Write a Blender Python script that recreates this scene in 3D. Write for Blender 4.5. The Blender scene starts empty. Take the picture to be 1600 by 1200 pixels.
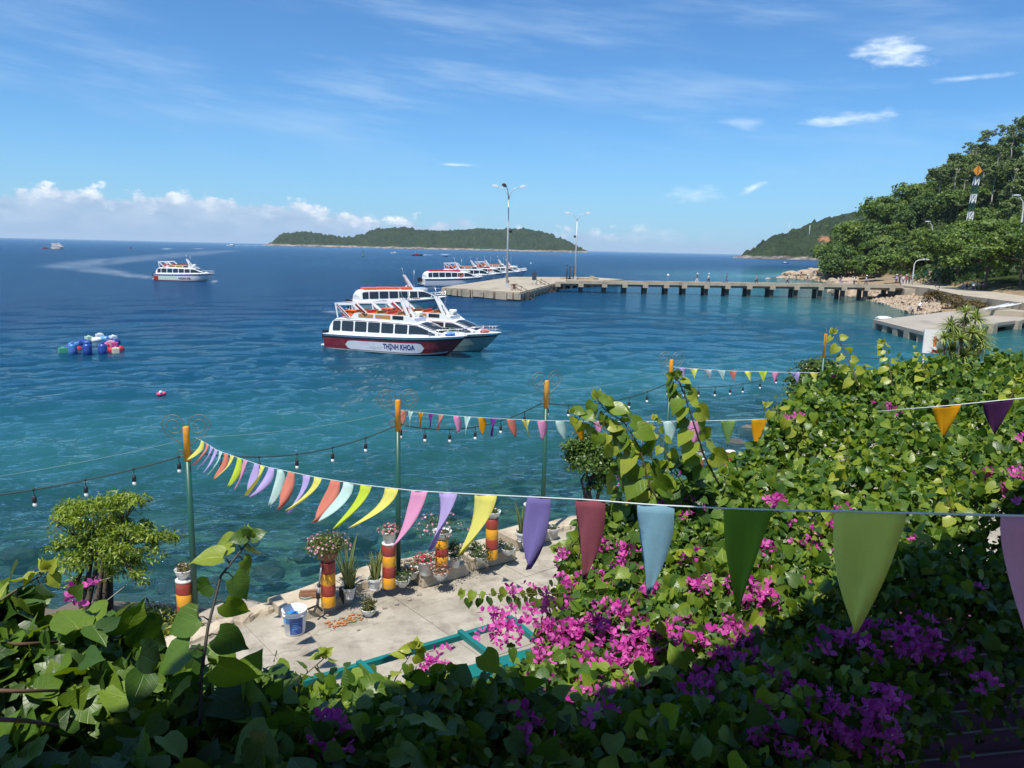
import bpy, math, random
import numpy as np
from mathutils import Vector, Matrix
PI = math.pi
random.seed(7)
RNG = np.random.default_rng(7)
SC = bpy.context.scene
COL = SC.collection

# ------------------------------------------------------------------ camera
CAM_H = 8.0
F_PX, CX, CY = 1200.0, 800.0, 600.0
PITCH = math.radians(9.98)
ROLL = math.radians(1.29)
_f = Vector((0, math.cos(PITCH), -math.sin(PITCH)))
_u0 = Vector((0, math.sin(PITCH), math.cos(PITCH)))
_r0 = Vector((1, 0, 0))
_u = _u0 * math.cos(ROLL) - _r0 * math.sin(ROLL)
_r = _r0 * math.cos(ROLL) + _u0 * math.sin(ROLL)
EYE = Vector((0, 0, CAM_H))
cam_data = bpy.data.cameras.new('camera')
cam = bpy.data.objects.new('camera', cam_data)
COL.objects.link(cam)
cam_data.sensor_width = 36
cam_data.lens = 36 * F_PX / 1600
cam_data.clip_start = 0.05
cam_data.clip_end = 60000
M3 = Matrix((_r, _u, -_f)).transposed()
cam.matrix_world = Matrix.Translation(EYE) @ M3.to_4x4()
SC.camera = cam

# ------------------------------------------------------------------ light, sky, exposure
SUN_EL = math.radians(64)
SUN_AZ = math.radians(66)        # how far behind the viewer the sun stands, from the left
SUN_DIR = Vector((-math.cos(SUN_EL) * math.cos(SUN_AZ), -math.cos(SUN_EL) * math.sin(SUN_AZ), math.sin(SUN_EL)))
sun_d = bpy.data.lights.new('sun', 'SUN')
sun_d.energy = 4.6
sun_d.angle = math.radians(0.53)
sun_d.color = (1.0, 0.955, 0.88)
sun = bpy.data.objects.new('sun', sun_d)
COL.objects.link(sun)
sun.rotation_mode = 'QUATERNION'
sun.rotation_quaternion = SUN_DIR.to_track_quat('Z', 'Y')
SC.view_settings.view_transform = 'Standard'
SC.view_settings.look = 'None'
SC.view_settings.exposure = 0.5
SC.view_settings.gamma = 1
SC.view_settings.use_curve_mapping = False
SC.cycles.max_bounces = 6
SC.cycles.diffuse_bounces = 2
SC.cycles.glossy_bounces = 2
SC.cycles.transmission_bounces = 3
SC.cycles.transparent_max_bounces = 8
SC.cycles.caustics_reflective = False
SC.cycles.caustics_refractive = False
SC.cycles.use_denoising = True


class NT:
    """small helper for writing node trees"""
    def __init__(self, tree):
        self.t = tree
        self.t.nodes.clear()

    def n(self, typ, props=None, **ins):
        nd = self.t.nodes.new(typ)
        for k, v in (props or {}).items():
            setattr(nd, k, v)
        for k, v in ins.items():
            k = k.replace('_', ' ')
            self.set(nd, k, v)
        return nd

    def set(self, nd, key, v):
        s = nd.inputs[int(key[1:])] if (key[0] == 'i' and key[1:].isdigit()) else nd.inputs[key]
        if isinstance(v, bpy.types.NodeSocket):
            self.t.links.new(v, s)
        elif isinstance(v, bpy.types.Node):
            self.t.links.new(v.outputs[0], s)
        else:
            if s.type == 'RGBA' and len(v) == 3:
                v = (*v, 1)
            s.default_value = v

    def m(self, op, a, b=0.0, c=0.0, clamp=False):
        nd = self.n('ShaderNodeMath', {'operation': op, 'use_clamp': clamp}, i0=a, i1=b)
        if op in ('MULTIPLY_ADD', 'COMPARE', 'SMOOTH_MIN'):
            self.set(nd, 'i2', c)
        return nd.outputs[0]

    def ss(self, x, lo, hi, a=0.0, b=1.0):
        nd = self.n('ShaderNodeMapRange', {'interpolation_type': 'SMOOTHSTEP'}, i0=x, i1=lo, i2=hi, i3=a, i4=b)
        return nd.outputs[0]

    def mix(self, fac, a, b, blend='MIX'):
        nd = self.n('ShaderNodeMix', {'data_type': 'RGBA', 'blend_type': blend}, i0=fac, i6=a, i7=b)
        return nd.outputs[2]

    def noise(self, vec, scale, detail=3.0, rough=0.5, dim='3D', lac=2.0, dist=0.0):
        nd = self.n('ShaderNodeTexNoise', {'noise_dimensions': dim}, Scale=scale, Detail=detail, Roughness=rough, Lacunarity=lac, Distortion=dist)
        if vec is not None:
            self.set(nd, 'Vector', vec)
        return nd.outputs[0]

    def scl(self, vec, s, loc=(0, 0, 0)):
        nd = self.n('ShaderNodeMapping', {}, Vector=vec, Scale=s, Location=loc)
        return nd.outputs[0]


world = bpy.data.worlds.new('World')
SC.world = world
world.use_nodes = True
w = NT(world.node_tree)
sky = w.n('ShaderNodeTexSky', {'sky_type': 'NISHITA', 'sun_disc': False, 'sun_elevation': SUN_EL,
                              'sun_rotation': math.radians(270) - SUN_AZ, 'altitude': 0.0, 'air_density': 1.0,
                              'dust_density': 0.35, 'ozone_density': 2.6})
tc = w.n('ShaderNodeTexCoord')
sep = w.n('ShaderNodeSeparateXYZ', {}, Vector=tc.outputs['Generated'])
sx, sy, sz = sep.outputs
az = w.m('ARCTAN2', sx, sy)                          # 0 straight ahead, + to the right
el = w.m('ARCSINE', sz)
# a cleaner blue, the air of a clear tropical noon
sky_c = w.mix(1.0, sky.outputs[0], (0.46, 0.80, 1.10), 'MULTIPLY')
hz = w.ss(el, -0.02, 0.16, 1.0, 0.0)
sky_c = w.mix(w.m('MULTIPLY', hz, 0.6), sky_c, (2.5, 4.4, 6.6))
# high thin cirrus
cv = w.n('ShaderNodeCombineXYZ', {}, X=w.m('MULTIPLY', az, 1.6), Y=w.m('MULTIPLY', w.m('MULTIPLY_ADD', az, 0.10, el), 11.0), Z=0.3)
cir = w.noise(cv, 2.2, 7, 0.62)
cir_m = w.m('MULTIPLY', w.ss(cir, 0.42, 0.78), w.ss(el, 0.06, 0.2))
cir_m = w.m('MULTIPLY', cir_m, w.ss(w.noise(w.scl(tc.outputs['Generated'], (1.2, 1.2, 4.0)), 1.6, 2), 0.30, 0.58))
sky_c = w.mix(w.m('MULTIPLY', cir_m, 0.5), sky_c, (4.6, 6.0, 7.6))


def wisp(az0, el0, ra, re, amt, tilt=0.0, seed=0.0):
    """a small torn fair-weather cloud"""
    da = w.m('DIVIDE', w.m('SUBTRACT', az, az0), ra)
    de = w.m('DIVIDE', w.m('SUBTRACT', w.m('SUBTRACT', el, el0), w.m('MULTIPLY', w.m('SUBTRACT', az, az0), tilt)), re)
    d = w.m('SQRT', w.m('ADD', w.m('MULTIPLY', da, da), w.m('MULTIPLY', de, de)))
    v = w.n('ShaderNodeCombineXYZ', {}, X=w.m('MULTIPLY', az, 26.0), Y=w.m('MULTIPLY', el, 75.0), Z=seed)
    nz = w.noise(v, 1.0, 6, 0.62)
    k = w.ss(w.m('ADD', w.m('MULTIPLY', w.m('SUBTRACT', 1.0, d), 0.55), w.m('SUBTRACT', nz, 0.5)), 0.12, 0.62)
    return w.m('MULTIPLY', k, amt)


for a_ in ((0.426, 0.221, 0.062, 0.022, 0.9, -0.12, 1.0), (0.393, 0.155, 0.075, 0.011, 0.65, 0.06, 2.0), (0.504, 0.190, 0.06, 0.005, 0.45, 0.02, 3.0),
           (0.276, 0.153, 0.05, 0.011, 0.3, -0.08, 4.0), (0.222, 0.072, 0.07, 0.014, 0.4, 0.0, 5.0), (0.291, 0.079, 0.022, 0.009, 0.7, 0.45, 6.0),
           (-0.079, 0.102, 0.036, 0.003, 0.6, 0.0, 7.0)):
    sky_c = w.mix(wisp(*a_), sky_c, (7.6, 8.5, 9.4))
# the bank of cumulus low over the sea on the left, thinning out to the right
bank_h = w.ss(az, -0.42, 0.02, 0.055, 0.026)
bank_h = w.m('MULTIPLY_ADD', w.m('SUBTRACT', w.noise(w.n('ShaderNodeCombineXYZ', {}, X=w.m('MULTIPLY', az, 9.0)), 1.0, 2), 0.5), 0.035, bank_h)
bv = w.n('ShaderNodeCombineXYZ', {}, X=w.m('MULTIPLY', az, 34.0), Y=w.m('MULTIPLY', el, 52.0), Z=0.0)
puff = w.noise(bv, 1.0, 8, 0.6)
top = w.m('SUBTRACT', bank_h, el)
bm = w.ss(w.m('ADD', w.m('MULTIPLY', top, 26.0), w.m('MULTIPLY', w.m('SUBTRACT', puff, 0.5), 1.8)), -0.05, 0.25)
fade_r = w.ss(az, -0.12, 0.42, 1.0, 0.0)
bm = w.m('MULTIPLY', bm, fade_r)
bright = w.ss(w.m('ADD', w.m('MULTIPLY', top, -40.0), w.m('MULTIPLY', w.m('SUBTRACT', puff, 0.5), 3.2)), -0.75, 0.55)
bright = w.m('MULTIPLY', bright, w.ss(w.noise(w.n('ShaderNodeCombineXYZ', {}, X=w.m('MULTIPLY', az, 8.0), Y=3.3), 1.0, 2), 0.36, 0.52))
soft = w.noise(w.scl(bv, (0.55, 0.8, 1.0)), 1.0, 6, 0.62)
body_c = w.mix(w.ss(soft, 0.35, 0.68), (2.9, 4.0, 5.8), (4.1, 5.0, 6.4))
body_c = w.mix(w.ss(el, 0.0, 0.03, 0.75, 0.0), body_c, (2.35, 3.65, 5.9))
ccol = w.mix(bright, body_c, (8.6, 8.6, 8.7))
sky_c = w.mix(w.m('MULTIPLY', bm, 0.82), sky_c, ccol)
bg = w.n('ShaderNodeBackground', {}, Color=sky_c, Strength=0.095)
w.n('ShaderNodeOutputWorld', {}, Surface=bg)


# ------------------------------------------------------------------ placing helpers (real metres; a photograph pixel gives a sight line)
def ray(px, py):
    return _f + _r * ((px - CX) / F_PX) + _u * ((CY - py) / F_PX)


def at_z(px, py, z):
    d = ray(px, py)
    return EYE + d * ((z - CAM_H) / d.z)


def at_d(px, py, depth):
    return EYE + ray(px, py) * depth


def V(*a):
    return Vector(a)


def lerp(a, b, t):
    return a + (b - a) * t


def sstep(x, a, b):
    t = np.clip((x - a) / (b - a), 0, 1)
    return t * t * (3 - 2 * t)


# ------------------------------------------------------------------ mesh and object helpers
def np_mesh(name, verts, faces, tint=None, uv=None, smooth=False, mats=(), extra=None):
    verts = np.asarray(verts, np.float32)
    faces = np.asarray(faces, np.int32)
    k = faces.shape[1]
    me = bpy.data.meshes.new(name)
    me.vertices.add(len(verts))
    me.vertices.foreach_set('co', verts.ravel())
    me.loops.add(faces.size)
    me.loops.foreach_set('vertex_index', faces.ravel())
    me.polygons.add(len(faces))
    me.polygons.foreach_set('loop_start', np.arange(0, faces.size, k, dtype=np.int32))
    if smooth:
        me.polygons.foreach_set('use_smooth', np.ones(len(faces), bool))
    me.update(calc_edges=True)
    if tint is not None:
        a = me.color_attributes.new('tint', 'FLOAT_COLOR', 'POINT')
        rgba = np.ones((len(verts), 4), np.float32)
        rgba[:, :3] = tint
        a.data.foreach_set('color', rgba.ravel())
    if uv is not None:
        l = me.uv_layers.new(name='uv')
        l.data.foreach_set('uv', np.asarray(uv, np.float32)[faces.ravel()].ravel())
    for nm, arr in (extra or {}).items():
        a = me.attributes.new(nm, 'FLOAT', 'POINT')
        a.data.foreach_set('value', np.asarray(arr, np.float32))
    for m in mats:
        me.materials.append(m)
    return me


def link(name, me, parent=None, loc=(0, 0, 0), rz=0.0, scale=None):
    o = bpy.data.objects.new(name, me)
    COL.objects.link(o)
    o.location = loc
    if rz:
        o.rotation_euler = (0, 0, rz)
    if scale is not None:
        o.scale = (scale,) * 3 if not hasattr(scale, '__len__') else scale
    if parent is not None:
        o.parent = parent
    return o


def tag(o, label=None, cat=None, group=None, kind=None):
    if label:
        o['label'] = label
    if cat:
        o['category'] = cat
    if group:
        o['group'] = group
    if kind:
        o['kind'] = kind
    return o


def thing(name, label, cat, loc=(0, 0, 0), rz=0.0, group=None, scale=None):
    return tag(link(name, None, None, loc, rz, scale), label, cat, group)


def dup(root, loc=None, rz=None, label=None, group=None, scale=None):
    c = root.copy()
    COL.objects.link(c)
    if loc is not None:
        c.location = loc
    if rz is not None:
        c.rotation_euler = (0, 0, rz)
    if scale is not None:
        c.scale = (scale,) * 3
    if label:
        c['label'] = label
    if group:
        c['group'] = group
    for ch in list(root.children):
        d = ch.copy()
        COL.objects.link(d)
        d.parent = c
        for g in list(ch.children):
            e = g.copy()
            COL.objects.link(e)
            e.parent = d
    return c


class MB:
    def __init__(self):
        self.v, self.f, self.mi, self.sm = [], [], [], []

    def add(self, verts, faces, m=0, smooth=False):
        b = len(self.v)
        self.v += [tuple(p) for p in verts]
        for f in faces:
            self.f.append([b + i for i in f])
            self.mi.append(m)
            self.sm.append(smooth)
        return self

    def box(self, c, s, rz=0.0, m=0, R=None):
        hx, hy, hz = s[0] / 2, s[1] / 2, s[2] / 2
        R = R or Matrix.Rotation(rz, 3, 'Z')
        c = Vector(c)
        vs = [c + R @ Vector((x * hx, y * hy, z * hz)) for z in (-1, 1) for y in (-1, 1) for x in (-1, 1)]
        return self.add(vs, [(0, 2, 3, 1), (4, 5, 7, 6), (0, 1, 5, 4), (2, 6, 7, 3), (0, 4, 6, 2), (1, 3, 7, 5)], m)

    def beam(self, p, q, wd, ht, m=0, up=(0, 0, 1)):
        p, q = Vector(p), Vector(q)
        x = (q - p)
        L = x.length
        x.normalize()
        y = Vector(up).cross(x)
        if y.length < 1e-4:
            y = Vector((0, 1, 0))
        y.normalize()
        z = x.cross(y)
        R = Matrix((x, y, z)).transposed()
        return self.box((p + q) / 2, (L, wd, ht), m=m, R=R)

    def tube(self, pts, r, n=6, m=0, cap=True, smooth=True):
        pts = [Vector(p) for p in pts]
        rs = r if hasattr(r, '__len__') else [r] * len(pts)
        t0 = (pts[1] - pts[0]).normalized()
        a = Vector((0, 0, 1)) if abs(t0.z) < 0.9 else Vector((1, 0, 0))
        y = a.cross(t0).normalized()
        rings = []
        for i, p in enumerate(pts):
            t = (pts[min(i + 1, len(pts) - 1)] - pts[max(i - 1, 0)])
            if t.length < 1e-9:
                t = t0
            t = t.normalized()
            y = (y - t * y.dot(t))
            if y.length < 1e-6:
                y = t.orthogonal()
            y.normalize()
            z = t.cross(y)
            rings.append([p + (y * math.cos(2 * PI * k / n) + z * math.sin(2 * PI * k / n)) * rs[i] for k in range(n)])
        return self.loft(rings, m=m, cap=cap, smooth=smooth)

    def loft(self, rings, m=0, cap=True, smooth=False, closed=True):
        n = len(rings[0])
        vs = [p for rg in rings for p in rg]
        fs = []
        for i in range(len(rings) - 1):
            for k in range(n if closed else n - 1):
                k2 = (k + 1) % n
                fs.append((i * n + k, i * n + k2, (i + 1) * n + k2, (i + 1) * n + k))
        self.add(vs, fs, m, smooth)
        if cap and closed:
            b = len(self.v) - len(vs)
            self.f.append([b + k for k in range(n)][::-1])
            self.f.append([b + (len(rings) - 1) * n + k for k in range(n)])
            self.mi += [m, m]
            self.sm += [False, False]
        return self

    def lathe(self, prof, n=16, c=(0, 0, 0), m=0, smooth=True, rot=0.0, cap=True):
        c = Vector(c)
        rings = [[c + Vector((r * math.cos(2 * PI * k / n + rot), r * math.sin(2 * PI * k / n + rot), z)) for k in range(n)] for r, z in prof]
        return self.loft(rings, m=m, smooth=smooth, cap=cap)

    def prism(self, poly, z0, z1, m=0):
        n = len(poly)
        vs = [(p[0], p[1], z0) for p in poly] + [(p[0], p[1], z1) for p in poly]
        fs = [list(range(n))[::-1], [n + i for i in range(n)]]
        fs += [(i, (i + 1) % n, n + (i + 1) % n, n + i) for i in range(n)]
        return self.add(vs, fs, m)

    def ball(self, c, r, n=8, k=5, m=0, sc=(1, 1, 1)):
        c = Vector(c)
        rings = []
        for i in range(1, k):
            a = PI * i / k
            rings.append([c + Vector((r * sc[0] * math.sin(a) * math.cos(2 * PI * j / n), r * sc[1] * math.sin(a) * math.sin(2 * PI * j / n), -r * sc[2] * math.cos(a))) for j in range(n)])
        return self.loft(rings, m=m, smooth=True)

    def mesh(self, name, mats, origin=(0, 0, 0)):
        me = bpy.data.meshes.new(name)
        o = Vector(origin)
        me.from_pydata([(p[0] - o.x, p[1] - o.y, p[2] - o.z) for p in self.v], [], self.f)
        mats = mats if isinstance(mats, (list, tuple)) else [mats]
        for m in mats:
            me.materials.append(m)
        me.polygons.foreach_set('material_index', self.mi)
        me.polygons.foreach_set('use_smooth', self.sm)
        me.update()
        return me

    def build(self, name, mats, parent=None, origin=(0, 0, 0)):
        return link(name, self.mesh(name, mats, origin), parent)


# ------------------------------------------------------------------ materials
MATS = {}


def mat(name, color, rough=0.6, metal=0.0, var=0.12, scale=6.0, bump=0.0, bscale=30.0, spec=0.5, dirt=None, dscale=2.0, coat=0.0):
    if name in MATS:
        return MATS[name]
    m = bpy.data.materials.new(name)
    m.use_nodes = True
    t = NT(m.node_tree)
    tc_ = t.n('ShaderNodeTexCoord')
    ob = tc_.outputs['Object']
    c = t.mix(t.noise(ob, scale, 4, 0.6), tuple(x * (1 - var) for x in color), tuple(min(1, x * (1 + var)) for x in color))
    if dirt:
        c = t.mix(t.m('MULTIPLY', t.ss(t.noise(ob, dscale, 6, 0.68), 0.48, 0.72), dirt[3]), c, dirt[:3])
    p = t.n('ShaderNodeBsdfPrincipled', {}, Base_Color=c, Metallic=metal, Roughness=rough)
    p.inputs['Specular IOR Level'].default_value = spec
    if coat:
        p.inputs['Coat Weight'].default_value = coat
        p.inputs['Coat Roughness'].default_value = 0.08
    if bump:
        b = t.n('ShaderNodeBump', {}, Height=t.noise(ob, bscale, 5, 0.6), Strength=bump, Distance=0.02)
        t.set(p, 'Normal', b)
    t.n('ShaderNodeOutputMaterial', {}, Surface=p)
    MATS[name] = m
    return m


def leaf_mat(name, trans=0.4, rough=0.42, veins=True, tcol=(1.15, 1.25, 0.45), spec=0.4):
    if name in MATS:
        return MATS[name]
    m = bpy.data.materials.new(name)
    m.use_nodes = True
    t = NT(m.node_tree)
    at = t.n('ShaderNodeAttribute', {'attribute_name': 'tint'})
    c = at.outputs['Color']
    nrm = None
    ob = t.n('ShaderNodeTexCoord').outputs['Object']
    c = t.mix(t.m('MULTIPLY', t.ss(t.noise(ob, 16.0, 4, 0.6), 0.42, 0.68), 0.4), c, t.mix(1.0, c, (0.6, 0.68, 0.6), 'MULTIPLY'))
    c = t.mix(t.m('MULTIPLY', t.ss(t.noise(ob, 38.0, 3, 0.6), 0.62, 0.74), 0.45), c, t.mix(1.0, c, (2.0, 1.35, 0.9), 'MULTIPLY'))
    if veins:
        uv = t.n('ShaderNodeUVMap', {'uv_map': 'uv'})
        s = t.n('ShaderNodeSeparateXYZ', {}, Vector=uv)
        au = t.m('ABSOLUTE', t.m('SUBTRACT', s.outputs[0], 0.5))
        mid = t.ss(au, 0.006, 0.026, 1.0, 0.0)
        q = t.m('FRACT', t.m('MULTIPLY', t.m('SUBTRACT', s.outputs[1], t.m('MULTIPLY', au, 0.9)), 5.0))
        side = t.ss(t.m('ABSOLUTE', t.m('SUBTRACT', q, 0.5)), 0.02, 0.09, 1.0, 0.0)
        vn = t.m('MAXIMUM', mid, t.m('MULTIPLY', side, 0.55))
        c = t.mix(t.m('MULTIPLY', vn, 0.2), c, t.mix(1.0, c, (1.9, 1.7, 1.6), 'MULTIPLY'))
        nrm = t.n('ShaderNodeBump', {}, Height=t.m('MULTIPLY', vn, -1.0), Strength=0.35, Distance=0.004)
    p = t.n('ShaderNodeBsdfPrincipled', {}, Base_Color=c, Roughness=rough)
    p.inputs['Specular IOR Level'].default_value = spec
    tr = t.n('ShaderNodeBsdfTranslucent', {}, Color=t.mix(1.0, c, tcol, 'MULTIPLY'))
    if nrm is not None:
        t.set(p, 'Normal', nrm)
        t.set(tr, 'Normal', nrm)
    sh = t.n('ShaderNodeMixShader', {}, i0=trans, i1=p, i2=tr)
    t.n('ShaderNodeOutputMaterial', {}, Surface=sh)
    MATS[name] = m
    return m


def cloth_mat(name, color):
    if name in MATS:
        return MATS[name]
    m = bpy.data.materials.new(name)
    m.use_nodes = True
    t = NT(m.node_tree)
    ob = t.n('ShaderNodeTexCoord').outputs['Object']
    c = t.mix(t.noise(ob, 5.0, 6, 0.65), tuple(x * 0.78 for x in color), tuple(min(1, x * 1.12) for x in color))
    wv = t.m('ADD', t.noise(t.scl(ob, (9, 9, 4)), 1.0, 4, 0.55), t.m('MULTIPLY', t.noise(t.scl(ob, (60, 60, 420)), 1.0, 1), 0.06))
    bp = t.n('ShaderNodeBump', {}, Height=wv, Strength=0.5, Distance=0.02)
    d = t.n('ShaderNodeBsdfDiffuse', {}, Color=c, Roughness=0.6, Normal=bp)
    tr = t.n('ShaderNodeBsdfTranslucent', {}, Color=c, Normal=bp)
    sh = t.n('ShaderNodeMixShader', {}, i0=0.42, i1=d, i2=tr)
    t.n('ShaderNodeOutputMaterial', {}, Surface=sh)
    MATS[name] = m
    return m


WHITE = mat('boat_white_gelcoat', (0.74, 0.75, 0.75), 0.28, var=0.04, dirt=(0.42, 0.38, 0.32, 0.35), dscale=1.3, coat=0.3)
GLASS = mat('tinted_glass', (0.018, 0.022, 0.024), 0.06, var=0.2, spec=0.7)
MAROON = mat('maroon_hull_paint', (0.17, 0.012, 0.022), 0.3, dirt=(0.25, 0.1, 0.09, 0.4), dscale=1.1, coat=0.3)
BLACKP = mat('black_paint', (0.012, 0.012, 0.014), 0.45)
ORANGE = mat('orange_vinyl', (0.72, 0.12, 0.03), 0.55)
REDP = mat('red_paint', (0.42, 0.025, 0.03), 0.4, dirt=(0.3, 0.08, 0.06, 0.4))
STEEL = mat('steel_rail', (0.6, 0.6, 0.6), 0.3, metal=0.8)
AMBER = mat('amber_curtain', (0.42, 0.2, 0.06), 0.6)
NAVY = mat('navy_lettering', (0.015, 0.02, 0.16), 0.5)
DARKRUB = mat('dark_rubber', (0.02, 0.02, 0.02), 0.7)
CONC = mat('pier_concrete', (0.36, 0.31, 0.23), 0.85, var=0.2, scale=0.5, bump=0.4, bscale=3.0, dirt=(0.12, 0.1, 0.075, 0.75), dscale=0.35)
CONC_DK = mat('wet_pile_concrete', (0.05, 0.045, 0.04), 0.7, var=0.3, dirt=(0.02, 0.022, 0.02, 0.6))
RUST = mat('rusty_iron', (0.1, 0.055, 0.035), 0.8, var=0.4, scale=20)
GALV = mat('galvanised_pole', (0.5, 0.52, 0.54), 0.5, metal=0.3, dirt=(0.3, 0.27, 0.24, 0.4))
# ------------------------------------------------------------------ the shore and the sea
TZ = 1.5            # terrace level
KZ = 1.65           # kerb strip level
# sea-side edge of the terrace kerb, from left to right
EDGE_PX = [(250, 992), (330, 966), (400, 938), (466, 920), (540, 890), (640, 866), (760, 838), (870, 808), (960, 788), (1050, 762), (1160, 728)]
EDGE = [at_z(x, y, KZ) for x, y in EDGE_PX] + [at_z(1276, 676, KZ), at_z(1420, 628, KZ), V(26, 33, KZ), V(40, 40, KZ)]
LAND_PX = [(1900, 548), (1640, 507), (1480, 497), (1430, 489), (1392, 476), (1340, 464), (1296, 457), (1318, 449), (1296, 441), (1262, 437), (1222, 434.5), (1212, 432.5), (1240, 430), (1288, 427), (1330, 423.5), (2100, 430)]
LAND = [at_z(x, y, 0) for x, y in LAND_PX]
LEFT_SHORE = [V(-9, 8.5, 0), at_z(40, 1010, 0), at_z(160, 985, 0)]
SHORE = [(-30, 4)] + [(p.x, p.y) for p in LEFT_SHORE] + [(p.x, p.y) for p in EDGE] + [(p.x, p.y) for p in LAND]


def dist_poly(x, y, pts):
    d = np.full(np.shape(x), 1e9)
    for (ax, ay), (bx, by) in zip(pts[:-1], pts[1:]):
        ex, ey = bx - ax, by - ay
        L2 = ex * ex + ey * ey + 1e-9
        t = np.clip(((x - ax) * ex + (y - ay) * ey) / L2, 0, 1)
        d = np.minimum(d, np.hypot(x - ax - t * ex, y - ay - t * ey))
    return d


def in_poly(x, y, poly):
    c = np.zeros(np.shape(x), bool)
    n = len(poly)
    for i in range(n):
        ax, ay = poly[i][0], poly[i][1]
        bx, by = poly[(i + 1) % n][0], poly[(i + 1) % n][1]
        if ay == by:
            continue
        cond = ((ay > y) != (by > y)) & (x < (bx - ax) * (y - ay) / (by - ay) + ax)
        c ^= cond
    return c


def vnoise(x, y, seed=0):
    """smooth value noise, -1..1"""
    xi, yi = np.floor(x).astype(np.int64), np.floor(y).astype(np.int64)
    fx, fy = x - xi, y - yi
    fx, fy = fx * fx * (3 - 2 * fx), fy * fy * (3 - 2 * fy)

    def h(a, b):
        q = (a * 374761393 + b * 668265263 + seed * 1442695041) & 0x7fffffff
        q = ((q ^ (q >> 13)) * 1274126177) & 0x7fffffff
        return ((q ^ (q >> 16)) & 0xffff) / 32767.5 - 1
    return lerp(lerp(h(xi, yi), h(xi + 1, yi), fx), lerp(h(xi, yi + 1), h(xi + 1, yi + 1), fx), fy)


def fbm(x, y, seed=0, o=4):
    s, a = 0, 1.0
    for i in range(o):
        s = s + a * vnoise(x * 2 ** i, y * 2 ** i, seed + i)
        a *= 0.5
    return s / 1.9


def build_sea():
    inv = np.linspace(1 / 6.0, 1 / 520.0, 760)
    r = np.concatenate([1 / inv, np.geomspace(540, 26000, 40)])
    na = 640
    th = np.radians(np.linspace(-56, 56, na))
    R, T = np.meshgrid(r, th, indexing='ij')
    X, Y = R * np.sin(T), R * np.cos(T)
    dr = np.gradient(r)[:, None] + 0 * T
    rg = np.random.default_rng(3)
    Zw = np.zeros_like(X)
    DX = np.zeros_like(X)
    DY = np.zeros_like(X)
    K = 64
    lam = np.geomspace(0.42, 11.0, K)
    shore = dist_poly(X, Y, SHORE)
    damp = 0.45 + 0.55 * sstep(shore, 1, 25)
    gust = 0.85 + 0.35 * fbm(X / 38, Y / 60, 40, 3)
    for L in lam:
        a = -PI / 2 + 0.28 + rg.normal(0, 0.55)
        kx, ky = math.cos(a) * 2 * PI / L, math.sin(a) * 2 * PI / L
        amp = 0.0185 * L ** 0.45 * (1.0 if L < 3.2 else (3.2 / L) ** 0.7)
        ph = rg.uniform(0, 2 * PI)
        wt = sstep(L / dr, 1.6, 4.0) * amp
        arg = kx * X + ky * Y + ph
        Zw += wt * np.sin(arg)
        c = wt * np.cos(arg) * 0.9
        DX += math.cos(a) * c
        DY += math.sin(a) * c
    Zw *= damp * gust
    X2, Y2 = X + DX * damp, Y + DY * damp
    # foam of the wakes
    foam = np.zeros_like(X)

    def wake(px, w0, w1, amt):
        nonlocal foam
        P = [at_z(a, b, 0) for a, b in px]
        n = len(P) - 1
        for i in range(n):
            ax, ay, bx, by = P[i].x, P[i].y, P[i + 1].x, P[i + 1].y
            ex, ey = bx - ax, by - ay
            t = np.clip(((X - ax) * ex + (Y - ay) * ey) / (ex * ex + ey * ey), 0, 1)
            d = np.hypot(X - ax - t * ex, Y - ay - t * ey)
            wd = lerp(w0, w1, (i + t) / n)
            k = amt * (1 - sstep(d, wd * 0.3, wd)) * lerp(1, 0.45, (i + t) / n)
            foam = np.maximum(foam, k * (0.55 + 0.6 * (fbm(X / (wd * .35), Y / (wd * .8), 5, 3))))
    wake([(246, 436), (200, 430), (150, 423), (108, 417), (140, 411), (200, 405), (280, 398), (360, 391)], 2.0, 22.0, 0.27)
    wake([(362, 384), (420, 383.5)], 8, 20, 0.8)
    wake([(355, 384.5), (368, 384.5)], 6, 6, 1.4)
    wake([(617, 397.2), (644, 398.6), (700, 397.5)], 4, 8, 1.2)
    wake([(0, 384.5), (90, 386)], 10, 10, 0.5)
    wake([(220, 389), (350, 388.5)], 6, 9, 0.5)
    wake([(536, 486), (524, 487)], 1.2, 2.0, 0.9)
    wake([(318, 441), (343, 439)], 0.7, 0.7, 0.8)
    foam = np.clip(foam, 0, 1)
    n1, n2 = X.shape
    verts = np.stack([X2, Y2, Zw], -1).reshape(-1, 3)
    idx = np.arange(n1 * n2).reshape(n1, n2)
    faces = np.stack([idx[:-1, :-1], idx[:-1, 1:], idx[1:, 1:], idx[1:, :-1]], -1).reshape(-1, 4)
    me = np_mesh('sea', verts, faces, smooth=True, mats=[sea_mat()], extra={'shore': shore.ravel(), 'foam': foam.ravel()})
    tag(link('sea', me), 'blue green rippled sea turning teal towards the shore', None, None, 'structure')


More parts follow.
